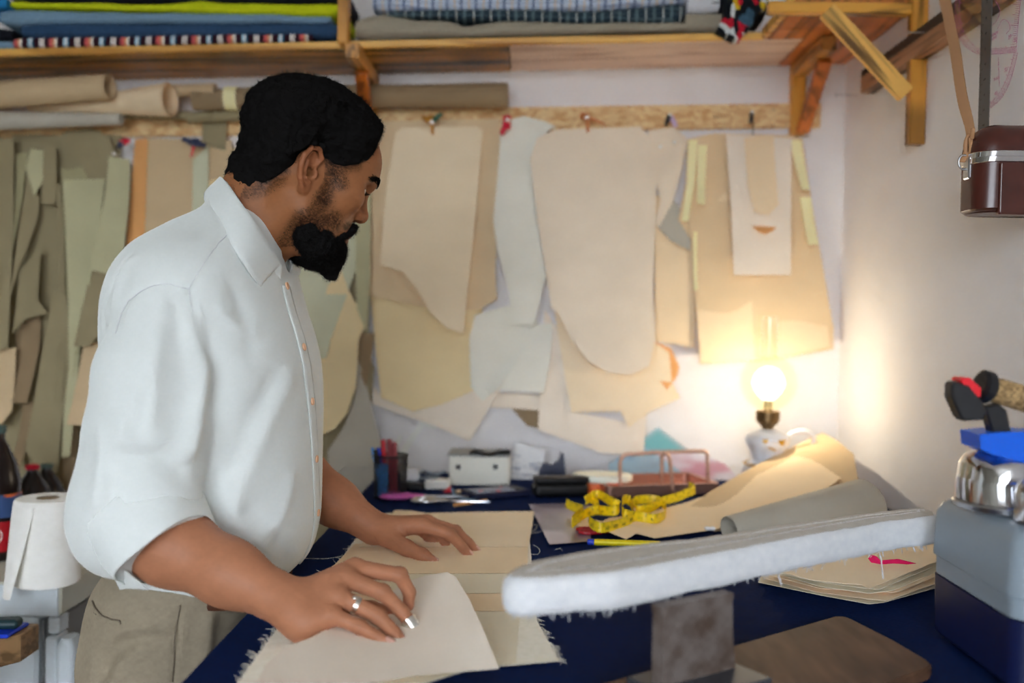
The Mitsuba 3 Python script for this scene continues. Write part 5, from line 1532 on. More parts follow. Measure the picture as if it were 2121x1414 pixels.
H = on_y(10, 880, 2.02)[2] - FZ
t, b = bottle(-6, 1200, 2.02, H, .046, 'cap_green', 'big dark bottle at the left border with red and orange labels', [(.08, .30, 'label_red'), (.33, .50, 'label_orange')])
rg = tube([b + (.0475 * math.sin(a0) , -.0475 * math.cos(a0), z) for a0, z in [(.35 + .34 * math.cos(q), H * .20 + .016 * math.sin(q)) for q in np.linspace(0, 2 * math.pi, 25)[:-1]]], .0012, 6, closed=True)
part(t, 'emblem', rg, 'white_plastic', smooth=True, label='white ring emblem')
bottle(66, 1150, 2.22, on_y(66, 962, 2.22)[2] - FZ, .042, 'ribbon_red', 'dark bottle with a red cap behind the paper towel')
bottle(96, 1150, 2.30, on_y(96, 960, 2.30)[2] - FZ, .040, 'cap_green', 'dark bottle with a grey green cap beside the red capped one')

# small wooden stand at the left border with things on it
st = thing('wooden_stand', 'small wooden stand cut by the left border in front of the fridge', 'stand')
wood('stand_wood', lin(150, 116, 78), lin(104, 78, 50), axis=0, rough=0.6)
c_ = on_y(58, 1306, 1.62)
zq0, zq1 = on_y(50, 1362, 1.62)[2], c_[2]
part(st, 'board', extrude([tuple(on_y(*q, 1.62)[:1]) + (dy,) for q, dy in (((56, 1310), 1.66), ((56, 1310), 1.60), ((-160, 1330), 1.36), ((-160, 1330), 1.66))], zq1 - zq0, .002).apply_translation((0, 0, zq0)), 'stand_wood', smooth=False)
for q, y in ((-40, 1.64), (-150, 1.64), (-150, 1.42)):
    x = on_y(q, 1350, y)[0]
    part(st, 'leg', bbox((x - .014, y - .012, 0), (x + .014, y + .012, zq0), .002), 'stand_wood')
bp_ = on_y(18, 1302, 1.60)
one('blue_pad', 'blue plastic pad lying on the wooden stand', 'pad', bbox((bp_[0] - .09, 1.575, zq1 + .001), (bp_[0] + .012, 1.645, zq1 + .007), .002), 'ink_blue')
mat('teal_dark', lin(26, 52, 56), 0.45)
one('brush_handle', 'dark teal handle lying on the blue pad', 'handle', place(rbox((.11, .03, .016), .0078), x=(1, .12, 0), o=(bp_[0] - .04, 1.605, zq1 + .0165)), 'teal_dark', smooth=60)

# ================================================================ the tailor: distance-field modelling
import manifold3d as m3


def surface_net(fn, lo, hi, h, lip=1.6):
    """Mesh of fn < 0 by surface nets; only blocks near the surface are evaluated finely."""
    lo, hi = np.asarray(lo, float), np.asarray(hi, float)
    B = 4
    nb = np.ceil((hi - lo) / (h * B)).astype(int)
    n = nb * B + 1
    cg = [lo[k] + h * B * (np.arange(nb[k]) + .5) for k in range(3)]
    C = np.stack(np.meshgrid(*cg, indexing='ij'), -1).reshape(-1, 3)
    dc = np.concatenate([fn(C[i:i + 200000]) for i in range(0, len(C), 200000)]).reshape(nb)
    act = np.abs(dc) < lip * h * B
    D = np.repeat(np.repeat(np.repeat(np.where(dc < 0, -1.0, 1.0).astype(np.float32), B, 0), B, 1), B, 2)
    D = np.pad(D, ((0, 1), (0, 1), (0, 1)), mode='edge')
    M = np.zeros(n, bool)
    for i, j, k in np.argwhere(act):
        M[i * B:i * B + B + 1, j * B:j * B + B + 1, k * B:k * B + B + 1] = True
    idx = np.argwhere(M)
    P = lo + idx * h
    val = np.concatenate([fn(P[i:i + 200000]) for i in range(0, len(P), 200000)])
    D[M] = val
    D[D == 0] = 1e-9
    s = D < 0
    c = [s[i:n[0] - 1 + i, j:n[1] - 1 + j, k:n[2] - 1 + k] for i in (0, 1) for j in (0, 1) for k in (0, 1)]
    tot = sum(x.astype(np.int8) for x in c)
    cell = np.argwhere((tot > 0) & (tot < 8))
    cid = -np.ones(np.array(n) - 1, np.int64)
    cid[tuple(cell.T)] = np.arange(len(cell))
    acc, cnt = np.zeros((len(cell), 3)), np.zeros(len(cell))
    off = np.array([(i, j, k) for i in (0, 1) for j in (0, 1) for k in (0, 1)])
    for a in range(8):
        for b in range(a + 1, 8):
            if np.abs(off[a] - off[b]).sum() != 1:
                continue
            da, db = D[tuple((cell + off[a]).T)], D[tuple((cell + off[b]).T)]
            m = (da < 0) != (db < 0)
            t = np.where(m, da / np.where(m, da - db, 1), 0)[:, None]
            q = off[a] + t * (off[b] - off[a])
            acc[m] += q[m]
            cnt += m
    V = lo + h * (cell + acc / cnt[:, None])
    F = []
    for ax in range(3):
        sl0 = [slice(None)] * 3
        sl1 = [slice(None)] * 3
        sl0[ax], sl1[ax] = slice(0, -1), slice(1, None)
        A, Bq = s[tuple(sl0)], s[tuple(sl1)]
        e = np.argwhere(A != Bq)
        u, v = (ax + 1) % 3, (ax + 2) % 3
        e = e[(e[:, u] > 0) & (e[:, v] > 0) & (e[:, u] < n[u] - 1) & (e[:, v] < n[v] - 1)]
        ids = []
        for du, dv in ((-1, -1), (0, -1), (0, 0), (-1, 0)):
            q = e.copy()
            q[:, u] += du
            q[:, v] += dv
            ids.append(cid[tuple(q.T)])
        ids = np.stack(ids, 1)
        inside = A[tuple(e.T)]
        ids[~inside] = ids[~inside][:, ::-1]
        F.append(ids)
    F = np.vstack(F)
    F = F[(F >= 0).all(1)]
    return tm(V, F)


def smin(a, b, k):
    if not isinstance(k, np.ndarray) and k <= 0:
        return np.minimum(a, b)
    h = np.clip(.5 + .5 * (b - a) / k, 0, 1)
    return b + (a - b) * h - k * h * (1 - h)


def smax(a, b, k):
    return -smin(-a, -b, k)


def cone(p, a, b, ra, rb):
    a, b = np.asarray(a, float), np.asarray(b, float)
    ab = b - a
    t = np.clip((p - a) @ ab / (ab @ ab), 0, 1)
    return np.linalg.norm(p - a - t[:, None] * ab, axis=1) - (ra + (rb - ra) * t)


def ell(p, c, r):
    q = (p - np.asarray(c)) / np.asarray(r)
    k0 = np.linalg.norm(q, axis=1)
    k1 = np.linalg.norm(q / np.asarray(r), axis=1)
    return k0 * (k0 - 1) / np.maximum(k1, 1e-9)


def chain(p, pts, rs, k=.0):
    d = None
    for a, b, ra, rb in zip(pts[:-1], pts[1:], rs[:-1], rs[1:]):
        c = cone(p, a, b, ra, rb)
        d = c if d is None else smin(d, c, k)
    return d


BY = 1.43                                   # the tailor's mid plane
Y = lambda px, py, y: on_y(px, py, y)  # noqa: E731

# ---------------------------------------------------------------- head frame
_ps, _th = math.radians(30), math.radians(25)
HU = np.array([math.sin(_th) * math.cos(_ps), math.sin(_th) * math.sin(_ps), math.cos(_th)])
HF = np.array([math.cos(_th) * math.cos(_ps), math.cos(_th) * math.sin(_ps), -math.sin(_th)])
HL = np.cross(HU, HF)
HR = np.stack([HF, HL, HU], 1)              # local -> world
HS = 1.0
HO = on_y(652, 368, BY - .065) - HR @ np.array([0, -.075, -.013])


def to_local(p):
    return (np.asarray(p) - HO) @ HR / HS


def to_world(q):
    return np.asarray(q) * HS @ HR.T + HO


def loc(px, py, ly):
    """Local point where the picture point's line meets the head's plane y = ly."""
    d = ray(px, py)
    o_, d_ = (CAM - HO) @ HR / HS, d @ HR / HS
    return o_ + d_ * ((ly - o_[1]) / d_[1])


def head_sdf(q, lids=True):
    """q: local points, x forwards, y to his left, z up; the ear canals lie at z = 0, y = -.075 and .075."""
    m = q * np.array([1, 1, 1])
    s = np.stack([q[:, 0], np.abs(q[:, 1]), q[:, 2]], 1)
    d = ell(m, (-.006, 0, .043), (.097, .0745, .079))
    d = smin(d, ell(m, (.046, 0, .048), (.054, .058, .055)), .03)
    m, s = m - np.array([0, 0, .006]), s - np.array([0, 0, .006])
    m0, s0 = m + np.array([0, 0, .006]), s + np.array([0, 0, .006])
    d = smin(d, ell(m0, (.044, 0, -.018), (.047, .058, .066)), .03)
    jaw = chain(s0, [(.002, .055, -.022), (.012, .050, -.058), (.048, .034, -.080), (.070, .010, -.092)], [.014, .015, .014, .017], .01)
    d = smin(d, jaw, .026)
    d = smin(d, ell(m0, (.038, 0, -.058), (.044, .042, .038)), .03)
    d = smin(d, ell(m0, (.074, 0, -.050), (.022, .028, .026)), .018)
    d = smin(d, ell(s, (.060, .048, -.008), (.024, .019, .018)), .02)                      # cheekbone
    d = smin(d, cone(s, (.0920, .010, .034), (.072, .044, .032), .0095, .009), .012)       # brow
    d = smax(d, -ell(s, (.094, .033, .010), (.020, .019, .0135)), .014)                      # socket
    d = smin(d, cone(m, (.0875, 0, .022), (.1045, 0, -.014), .0075, .0105), .009)            # nose
    d = smin(d, ell(m, (.1040, 0, -.0165), (.0115, .0125, .0105)), .006)
    d = smin(d, ell(s, (.0945, .0135, -.0205), (.0125, .0075, .009)), .005)                  # wings
    d = smax(d, -ell(s, (.0995, .0075, -.0285), (.0065, .0042, .005)), .003)
    d = smin(d, chain(s0, [(.0985, .0, -.0475), (.096, .010, -.0470), (.086, .024, -.0500)], [.0062, .0060, .003], .004), .005)    # upper lip
    d = smin(d, chain(s0, [(.0965, .0, -.0600), (.0935, .011, -.0595), (.085, .023, -.0520)], [.0075, .0068, .003], .004), .005)     # lower lip
    d = smax(d, -chain(s0, [(.103, 0, -.0532), (.0975, .012, -.0530), (.087, .024, -.0520)], [.0018, .0016, .001], 0), .002)
    d = smin(d, ell(m0, (.073, 0, -.090), (.017, .020, .017)), .014)
    if lids:
        lid = np.linalg.norm(s - np.array([.0745, .0325, .0090]), axis=1) - .0136
        cut = ell(s, (.0840, .0340, .0080), (.0125, .0138, .0058))
        d = smin(d, smax(lid, -cut, .0012), .004)
        d = smin(d, chain(s, [(.0815, .0225, .0100), (.0850, .031, .0125), (.0785, .0430, .0095)], [.0016, .0022, .0018], .002), .003)
    # ear, on a plane turned a little out
    a = math.radians(24)
    ex = np.array([math.cos(a), math.sin(a) * -1, 0])
    e0 = (s0 - np.array([-.0135, .0725, -.007])) / 1.02
    u, v, w = e0[:, 0] * math.cos(a) - e0[:, 1] * math.sin(a), e0[:, 2], e0[:, 0] * math.sin(a) + e0[:, 1] * math.cos(a)
    # tilt of the ear: its top leans back
    t_ = math.radians(12)
    u, v = u * math.cos(t_) + v * math.sin(t_), -u * math.sin(t_) + v * math.cos(t_)
    E = np.stack([u, v, w], 1)
    ear = ell(E, (-.003, .003, .0015), (.0165, .027, .0042))
    ear = smin(ear, ell(E, (.002, -.023, .002), (.0085, .0105, .0048)), .006)
    hel = chain(E, [(.009, .008, .004), (.0125, .021, .0075), (.004, .0315, .0085), (-.010, .0295, .0090), (-.0185, .016, .0090), (-.0190, .000, .0085), (-.0135, -.016, .0075), (-.004, -.026, .006)], [.0030, .0032, .0034, .0036, .0036, .0034, .0032, .0030], .003)
    ear = smin(ear, hel, .0035)
    ear = smin(ear, chain(E, [(-.004, .022, .005), (-.0095, .010, .0068), (-.0095, -.004, .0068), (-.003, -.013, .0068), (.004, -.0145, .006)], [.0026, .0028, .003, .003, .003], .002), .003)
    ear = smin(ear, ell(E, (.0115, -.003, .0045), (.0036, .0060, .0044)), .003)
    ear = smax(ear, -ell(E, (.0010, -.0035, .0072), (.0082, .0102, .0098)), .002)
    ear = smax(ear, -ell(E, (.0045, -.002, .001), (.0042, .0058, .0130)), .002)
    ear = smax(ear, -ell(E, (.0005, .016, .0080), (.0085, .0095, .0052)), .002)
    d = smax(d, -ell(E, (.0045, -.002, .000), (.0036, .0050, .0120)), .002)
    d = smin(d, ear, .004)
    return d * HS


# ---------------------------------------------------------------- arms and hands
RH = dict(
    wrist=Y(612, 1254, 1.165), wrist_w=(.029, .021),
    mcp=[Y(735, 1176, 1.212), Y(716, 1198, 1.190), Y(700, 1234, 1.168), Y(688, 1274, 1.148)],
    fingers=[[Y(828, 1190, 1.222), Y(848, 1226, 1.226), Y(846, 1254, 1.228)],
             [Y(792, 1226, 1.196), Y(834, 1268, 1.196), Y(858, 1302, 1.190)],
             [Y(784, 1276, 1.168), Y(818, 1312, 1.158), Y(838, 1336, 1.150)],
             [Y(746, 1298, 1.146), Y(780, 1318, 1.142), Y(808, 1334, 1.138)]],
    thumb=[Y(650, 1252, 1.205), Y(716, 1258, 1.235), Y(768, 1262, 1.240), Y(806, 1268, 1.242)],
    heel=[(Y(640, 1298, 1.150), .0195), (Y(626, 1288, 1.152), .019)])
LH = dict(
    wrist=Y(776, 1094, 1.632), wrist_w=(.029, .021),
    mcp=[Y(876, 1088, 1.606), Y(884, 1082, 1.630), Y(876, 1084, 1.654), Y(862, 1092, 1.674)],
    fingers=[[Y(932, 1106, 1.603), Y(958, 1133, 1.606), Y(972, 1150, 1.608)],
             [Y(944, 1100, 1.632), Y(970, 1124, 1.637), Y(986, 1140, 1.640)],
             [Y(908, 1104, 1.664), Y(922, 1122, 1.667), Y(924, 1132, 1.668)],
             [Y(886, 1110, 1.690), Y(902, 1122, 1.692), Y(912, 1128, 1.692)]],
    thumb=[Y(800, 1112, 1.604), Y(842, 1134, 1.580), Y(876, 1150, 1.568), Y(900, 1164, 1.562)],
    heel=[(Y(800, 1108, 1.66), .019)])


def hand_sdf(p, H):
    d = None
    w = H['wrist']
    across = H['mcp'][0] - H['mcp'][3]
    across = across / np.linalg.norm(across)
    for k, m_ in enumerate(H['mcp']):
        a = w + across * (.012 - .008 * k)
        c = cone(p, a, m_, .019, [.0135, .0140, .0130, .0120][k])
        d = c if d is None else smin(d, c, .012)
    for c_, r in H['heel']:
        d = smin(d, np.linalg.norm(p - c_, axis=1) - r, .02)
    for k, f in enumerate(H['fingers']):
        pts = [H['mcp'][k]] + list(f)
        sc_ = [1, 1.04, .98, .86][k]
        fd = chain(p, pts, [.0115 * sc_, .0096 * sc_, .0084 * sc_, .0072 * sc_], .003)
        fd = smin(fd, np.linalg.norm(p - pts[1], axis=1) - .0100 * sc_, .004)
        d = smin(d, fd, .0045)
    t = H['thumb']
    td = chain(p, t, [.0165, .0128, .0108, .0080], .006)
    d = smin(d, td, .012)
    return d


ELR, ELL = Y(262, 1082, 1.225), Y(556, 948, 1.635)
SHR, SHL = Y(352, 655, 1.262), Y(405, 655, 1.600)


def forearm_sdf(p, H, el, big=1.0):
    w = H['wrist']
    d0 = w - el
    s = np.cross(d0, H['mcp'][0] - H['mcp'][3])
    s /= np.linalg.norm(s)
    side = np.cross(s, d0)
    side /= np.linalg.norm(side)
    d = chain(p, [el, el + d0 * .28, el + d0 * .62, w - d0 * .02], [.044 * big, .0465 * big, .036 * big, .0265], .03)
    for q in (-1, 1):
        d = smin(d, cone(p, w - d0 * .12 + side * q * .006, w + side * q * .009, .022, .0205), .012)
    return d


def arm_sdf(p, H, el, sh):
    d = smin(forearm_sdf(p, H, el), hand_sdf(p, H), .012)
    return smin(d, cone(p, sh, el, .052, .044), .02)


NK0, NK1 = Y(564, 392, BY + .005), Y(478, 560, BY)


def neck_sdf(p):
    d = cone(p, NK0, NK1, .056, .063)
    d = smin(d, cone(p, Y(590, 444, BY + .0), Y(516, 548, BY), .028, .028), .03)          # throat
    d = smin(d, cone(p, Y(530, 372, BY - .005), Y(470, 500, BY - .02), .036, .045), .03)
    for sg in (-1, 1):
        d = smin(d, cone(p, Y(596, 400, BY + sg * .05), Y(522, 550, BY + sg * .02), .014, .012), .025)
    return d


def head_neck(p):
    return smin(head_sdf(to_local(p)), neck_sdf(p), .028)


def bounds(pts, pad):
    pts = np.asarray(pts)
    return pts.min(0) - pad, pts.max(0) + pad


lo, hi = bounds([to_world(q) for q in np.array([(x, y, z) for x in (-.11, .135) for y in (-.1, .1) for z in (-.11, .14)])] + [NK1], .03)
head_m = surface_net(head_neck, lo, hi, .0021)
arms = []
for H, el, sh in ((RH, ELR, SHR), (LH, ELL, SHL)):
    pts = [H['wrist'], el] + H['mcp'] + H['thumb'] + [q for f in H['fingers'] for q in f] + [sh]
    lo, hi = bounds(pts, .06)
    arms.append((H, el, sh, lo, hi))
arm_r = surface_net(lambda p: arm_sdf(p, RH, ELR, SHR), arms[0][3], arms[0][4], .0023, lip=2.6)
arm_l = surface_net(lambda p: arm_sdf(p, LH, ELL, SHL), arms[1][3], arms[1][4], .0023, lip=2.6)
HIP = np.array([-.505, BY - .005, .93])


def core_sdf(p):
    d = ell(p, Y(470, 770, BY), (.10, .14, .21))
    d = smin(d, cone(p, SHR, SHL, .05, .05), .05)
    d = smin(d, ell(p, HIP + (.01, 0, .08), (.085, .125, .17)), .06)
    d = smin(d, cone(p, NK1, Y(470, 700, BY), .06, .08), .05)
    for s in (-1, 1):
        d = smin(d, chain(p, [HIP + (0, s * .085, 0), (HIP[0] + .01, BY + s * .09, .50), (HIP[0] - .01, BY + s * .095, .09)], [.066, .050, .036], .03), .03)
        d = smin(d, cone(p, (HIP[0] - .02, BY + s * .1, .055), (HIP[0] + .12, BY + s * .11, .04), .03, .025), .03)
    return d


core = surface_net(core_sdf, (-.72, BY - .34, .005), (-.24, BY + .34, 1.52), .011)


def union(ms):
    out = None
    for m in ms:
        M = m3.Manifold(m3.Mesh(np.asarray(m.vertices, np.float32), np.asarray(m.faces, np.uint32)))
        if M.is_empty() or str(M.status()) != 'Error.NoError':
            return None, str(M.status())
        out = M if out is None else out + M
    g = out.to_mesh()
    return trimesh.Trimesh(g.vert_properties[:, :3], g.tri_verts, process=False), 'ok'


body, _why = union([head_m, arm_r, arm_l, core])
if body is None:
    body = cat(head_m, arm_r, arm_l, core)


# ---------------------------------------------------------------- colours of the skin
def near_line(q, pts):
    """Distance of points (n, k) to a polyline."""
    best = np.full(len(q), 9.0)
    for a, b in zip(pts[:-1], pts[1:]):
        a, b = np.asarray(a, float), np.asarray(b, float)
        t = np.clip((q - a) @ (b - a) / ((b - a) @ (b - a) + 1e-12), 0, 1)
        best = np.minimum(best, np.linalg.norm(q - a - t[:, None] * (b - a), axis=1))
    return best


def sst(a, b, x):
    t = np.clip((x - a) / (b - a), 0, 1)
    return t * t * (3 - 2 * t)


LXZ = lambda pts, ly: np.array([loc(a, b, ly)[[0, 2]] for a, b in pts])  # noqa: E731
HAIRLINE = np.vstack([LXZ([(484, 376)], -.045), LXZ([(505, 390), (540, 384), (575, 368), (606, 346), (622, 326), (640, 316), (664, 326), (690, 340), (716, 346)], -.068), LXZ([(736, 343)], -.060), LXZ([(754, 336)], -.052), LXZ([(766, 322)], -.044), LXZ([(775, 305)], -.034), LXZ([(786, 292)], -.012)])
HAIRLINE = np.vstack([HAIRLINE, HAIRLINE[-1:] + [[.012, .05]]])
SHADE = [(HAIRLINE[:-5], .009, .6), (LXZ([(676, 336), (684, 370), (672, 410)], -.064), .012, .8), (LXZ([(668, 415), (650, 445), (634, 462)], -.058), .016, .75), (LXZ([(622, 452), (612, 480), (604, 500)], -.05), .013, .75),
         (LXZ([(690, 460), (660, 470), (640, 480)], -.05), .017, .9), (LXZ([(704, 380), (694, 345)], -.062), .012, .75), (LXZ([(715, 470), (728, 470)], -.03), .007, .9),
         (LXZ([(480, 380), (505, 400), (545, 396), (580, 376)], -.05), .009, .45)]


def skin_colors(v):
    n = len(v)
    base = np.array(lin(146, 95, 61))
    c = np.tile(base, (n, 1))
    v = np.asarray(v, float)
    c *= (1 + wobble(v, .08, 60, 1) + wobble(v, .06, 300, 2))[:, None]
    q = to_local(v)
    arm_ = sst(1.20, 1.10, v[:, 2])[:, None]
    c *= 1 + arm_ * (np.array(lin(168, 113, 83)) / base - 1)
    head = (np.abs(q[:, 1]) < .11) & (q[:, 0] > -.14) & (q[:, 0] < .14) & (q[:, 2] > -.2) & (q[:, 2] < .16)
    s = np.stack([q[:, 0], np.abs(q[:, 1]), q[:, 2]], 1)

    def blend(w, col):
        w = (np.clip(w, 0, 1) * head)[:, None]
        c[:] = c * (1 - w) + np.array(col) * w
    lip = np.minimum(near_line(s, [(.0985, 0, -.0475), (.096, .010, -.047), (.086, .024, -.050)]), near_line(s, [(.0965, 0, -.060), (.0935, .011, -.0595), (.085, .023, -.052)]))
    blend(sst(.009, .005, lip) * .8, lin(138, 74, 64))
    ear = sst(.066, .078, s[:, 1]) * (np.abs(q[:, 0] + .006) < .03) * (np.abs(q[:, 2] + .012) < .045)
    blend(ear * .35, lin(150, 86, 60))
    blend(sst(.02, .008, np.linalg.norm(s - np.array([.101, .008, -.014]), axis=1)) * .25, lin(140, 78, 56))
    grain = sst(.30, .62, meshkit.noise(v * 520, 5) * .6 + meshkit.noise(v * 900, 6) * .4)
    dark = np.array(lin(50, 30, 20))
    lat = (s[:, 1] > .015) & (np.linalg.norm(s - np.array([-.0145, .0785, -.008]), axis=1) > .031)
    for pts, r, a in SHADE:
        w = sst(r * 1.5, r * .35, near_line(q[:, [0, 2]], pts)) * a * lat
        blend(w * (.35 + .65 * grain), dark)
    # scalp under the hair
    hz = np.interp(q[:, 0], HAIRLINE[:, 0][np.argsort(HAIRLINE[:, 0])], HAIRLINE[:, 1][np.argsort(HAIRLINE[:, 0])])
    up = sst(-.004, .004, q[:, 2] - hz) * sst(-.052, -.040, q[:, 2]) * (np.abs(np.where(np.linalg.norm(s - np.array([-.0145, .0785, -.008]), axis=1) < .036, 1, 0)) < .5) * (q[:, 0] < .078)
    blend(up * .95, lin(20, 17, 17))
    # knuckles darker, finger tips and nails paler
    for H in (RH, LH):
        for k, f in enumerate(H['fingers'] + [H['thumb'][1:]]):
            tip, dip, pip = f[2], f[1], f[0]
            w = sst(.013, .004, np.linalg.norm(v - dip, axis=1)) * .18
            w = np.maximum(w, sst(.016, .005, np.linalg.norm(v - pip, axis=1)) * .28)[:, None]
            c[:] = c * (1 - w) + np.array(lin(104, 58, 42)) * w
            w = (sst(.014, .006, np.linalg.norm(v - tip, axis=1)) * .5)[:, None]
            c[:] = c * (1 - w) + np.array(lin(190, 128, 104)) * w
        hv = np.linalg.norm(v - np.mean(H['mcp'], 0), axis=1) < .12
        under = sst(.2, .8, -np.asarray(_nrm)[:, 2]) * hv * .45
        c[:] = c * (1 - under[:, None]) + np.array(lin(180, 124, 100)) * under[:, None]
    return np.clip(c, 0, 1)


_nrm = trimesh.Trimesh(body.vertices, body.faces, process=False).vertex_normals
mat('skin', {'type': 'mesh_attribute', 'name': 'vertex_color'}, .48, spec=.2, bump=proc(lambda p, n, uv: tfbm(p.x * 420, p.y * 420, p.z * 420, 2), eps=5e-4), bump_scale=.00035)
person = thing('person', 'bearded man with short dark hair in a white shirt leaning over the cutting table', 'person')
k_ = _num(person + '__body')
scene[k_] = mikit.ply(body, 'skin', True, color=skin_colors(body.vertices))
labels[k_] = {'label': 'brown skin'}

# ---------------------------------------------------------------- eyes
def hair_mat():
    scene['hair_black'] = {'type': 'twosided', 'bsdf': {'type': 'diffuse', 'reflectance': rgb([.0085, .0080, .0080])}}
    return 'hair_black'


for sg in (-1, 1):
    e = trimesh.creation.icosphere(4, .0122)
    ev = e.vertices
    gaze = np.array([.93, .05, -.34])
    gaze /= np.linalg.norm(gaze)
    ang = np.degrees(np.arccos(np.clip(ev @ gaze / .0122, -1, 1)))
    col = np.where((ang < 12)[:, None], lin(12, 9, 8), np.where((ang < 28)[:, None], lin(54, 32, 20), lin(206, 196, 186)))
    k_ = _num(person + '__eye')
    scene[k_] = mikit.ply(trimesh.Trimesh(to_world(ev + np.array([.0745, sg * .0325, .0150])), e.faces, process=False), vcol('eye_%s' % ('a' if sg < 0 else 'b'), .12, spec=.6), True, color=col)
    lash = [tube(to_world(np.array([(.0848, sg * (.0235 + .0018 * i), .0166 + .0004 * math.sin(i)), (.0895, sg * (.0235 + .0020 * i), .0152), (.0930, sg * (.0236 + .0022 * i), .0158)])), [.0003, .00025, .0001], 4) for i in range(10)]
    part(person, 'eyelashes', cat(lash), hair_mat(), smooth=True, kind='stuff')

# ---------------------------------------------------------------- hair, brows, beard
hx = np.argsort(HAIRLINE[:, 0])
HLX, HLZ = HAIRLINE[hx, 0], HAIRLINE[hx, 1]


def hair_sdf(p):
    q = to_local(p)
    s = np.stack([q[:, 0], np.abs(q[:, 1]), q[:, 2]], 1)
    d = smin(head_sdf(q, False), neck_sdf(p), .028)
    up = q[:, 2] - np.interp(q[:, 0], HLX, HLZ)
    edge = up
    th = .0016 + .0225 * sst(0, .05, up) * (.5 + .5 * sst(-.01, .09, q[:, 2]))
    th = th + .001 * sst(.03, .08, q[:, 0]) * sst(.05, .08, q[:, 2]) - .006 * sst(.02, .08, q[:, 0]) * sst(.075, .11, q[:, 2]) - .006 * sst(-.04, -.10, q[:, 0]) * sst(.09, .02, q[:, 2])
    earz = np.linalg.norm((s - np.array([-.0155, .083, -.008])) / np.array([1, 1, 1.15]), axis=1) - .029
    d = d - th - wobble(p, .0042, 95, 11) - wobble(p, .0022, 260, 12)
    d = smax(d, -edge, .006)
    return smax(d, -earz, .004)


lo, hi = bounds([to_world(q) for q in np.array([(x, y, z) for x in (-.13, .12) for y in (-.11, .11) for z in (-.06, .17)])], .02)
hair = surface_net(hair_sdf, lo, hi, .0024, lip=2.4)


def curls(mesh, n, seed, size=(.003, .007), r=.00032, keep=None):
    """Short crimped hairs standing out of a surface."""
    g = np.random.default_rng(seed)
    pts, fi = trimesh.sample.sample_surface(mesh, n, seed=seed)
    nr = mesh.face_normals[fi]
    out_v, out_f, off = [], [], 0
    m, sd = 7, 3
    L = g.uniform(*size, len(pts))
    t = np.linspace(0, 1, m)
    a0 = g.uniform(0, 6.28, len(pts))
    u = np.cross(nr, g.normal(size=nr.shape))
    u /= np.linalg.norm(u, axis=1, keepdims=True) + 1e-9
    w = np.cross(nr, u)
    tilt = g.normal(0, .45, (len(pts), 2))
    ph = a0[:, None] + t[None] * g.uniform(3, 8, (len(pts), 1))
    rad = (.0009 * t)[None] * np.ones((len(pts), 1))
    P = pts[:, None] - nr[:, None] * .001 + (L[:, None] * t)[..., None] * (nr + u * tilt[:, :1] + w * tilt[:, 1:])[:, None] + (rad * np.cos(ph))[..., None] * u[:, None] + (rad * np.sin(ph))[..., None] * w[:, None]
    rr = r * (1 - .6 * t)
    an = np.arange(sd) * 2 * np.pi / sd
    V = P[:, :, None] + rr[None, :, None, None] * (np.cos(an)[None, None, :, None] * u[:, None, None] + np.sin(an)[None, None, :, None] * w[:, None, None])
    N = len(pts)
    i, j = np.meshgrid(np.arange(m - 1), np.arange(sd), indexing='ij')
    f = np.stack([i * sd + j, i * sd + (j + 1) % sd, (i + 1) * sd + (j + 1) % sd, (i + 1) * sd + j], -1).reshape(-1, 4)
    f = np.vstack([f[:, [0, 1, 2]], f[:, [0, 2, 3]]])
    F = (f[None] + (np.arange(N) * m * sd)[:, None, None]).reshape(-1, 3)
    return tm(V.reshape(-1, 3), F)


hk = part(person, 'hair', cat(hair, curls(hair, 11000, 3, (.002, .006))), 'hair_black', smooth=True, label='short black curly hair', kind='stuff')
# beard: full below the cheeks, drawn to a tip under the chin
b_ = lambda px, py, ly: loc(px, py, ly)  # noqa: E731
BA, BB, BC, BD, BE = b_(628, 488, -.050), b_(660, 504, -.038), b_(682, 524, 0), b_(688, 566, 0), b_(696, 508, -.014)
MU = [b_(735, 472, -.004), b_(724, 480, -.018), b_(706, 490, -.030), b_(692, 502, -.032)]


def beard_sdf(p):
    q = to_local(p)
    s = np.stack([q[:, 0], -np.abs(q[:, 1]), q[:, 2]], 1)
    d = chain(s, [BA, BB, BC, BD], [.009, .022, .024, .009], .012)
    d = smin(d, cone(s, b_(660, 522, -.028), b_(684, 552, 0), .013, .012), .012)
    d = smin(d, cone(s, b_(638, 506, -.042), b_(662, 536, -.006), .016, .016), .012)
    d = smin(d, cone(s, BB, BE, .020, .010), .012)
    d = smin(d, cone(s, b_(642, 470, -.056), BA, .007, .012), .012)
    d = smin(d, chain(s, MU, [.0062, .0066, .0066, .008], .004), .006)
    lips = chain(np.stack([q[:, 0], np.abs(q[:, 1]), q[:, 2]], 1), [(.102, 0, -.0560), (.095, .017, -.0545)], [.0075, .005], 0)
    d = smax(d, -lips, .003)
    return d - wobble(p, .0040, 95, 21) - wobble(p, .0026, 240, 22)


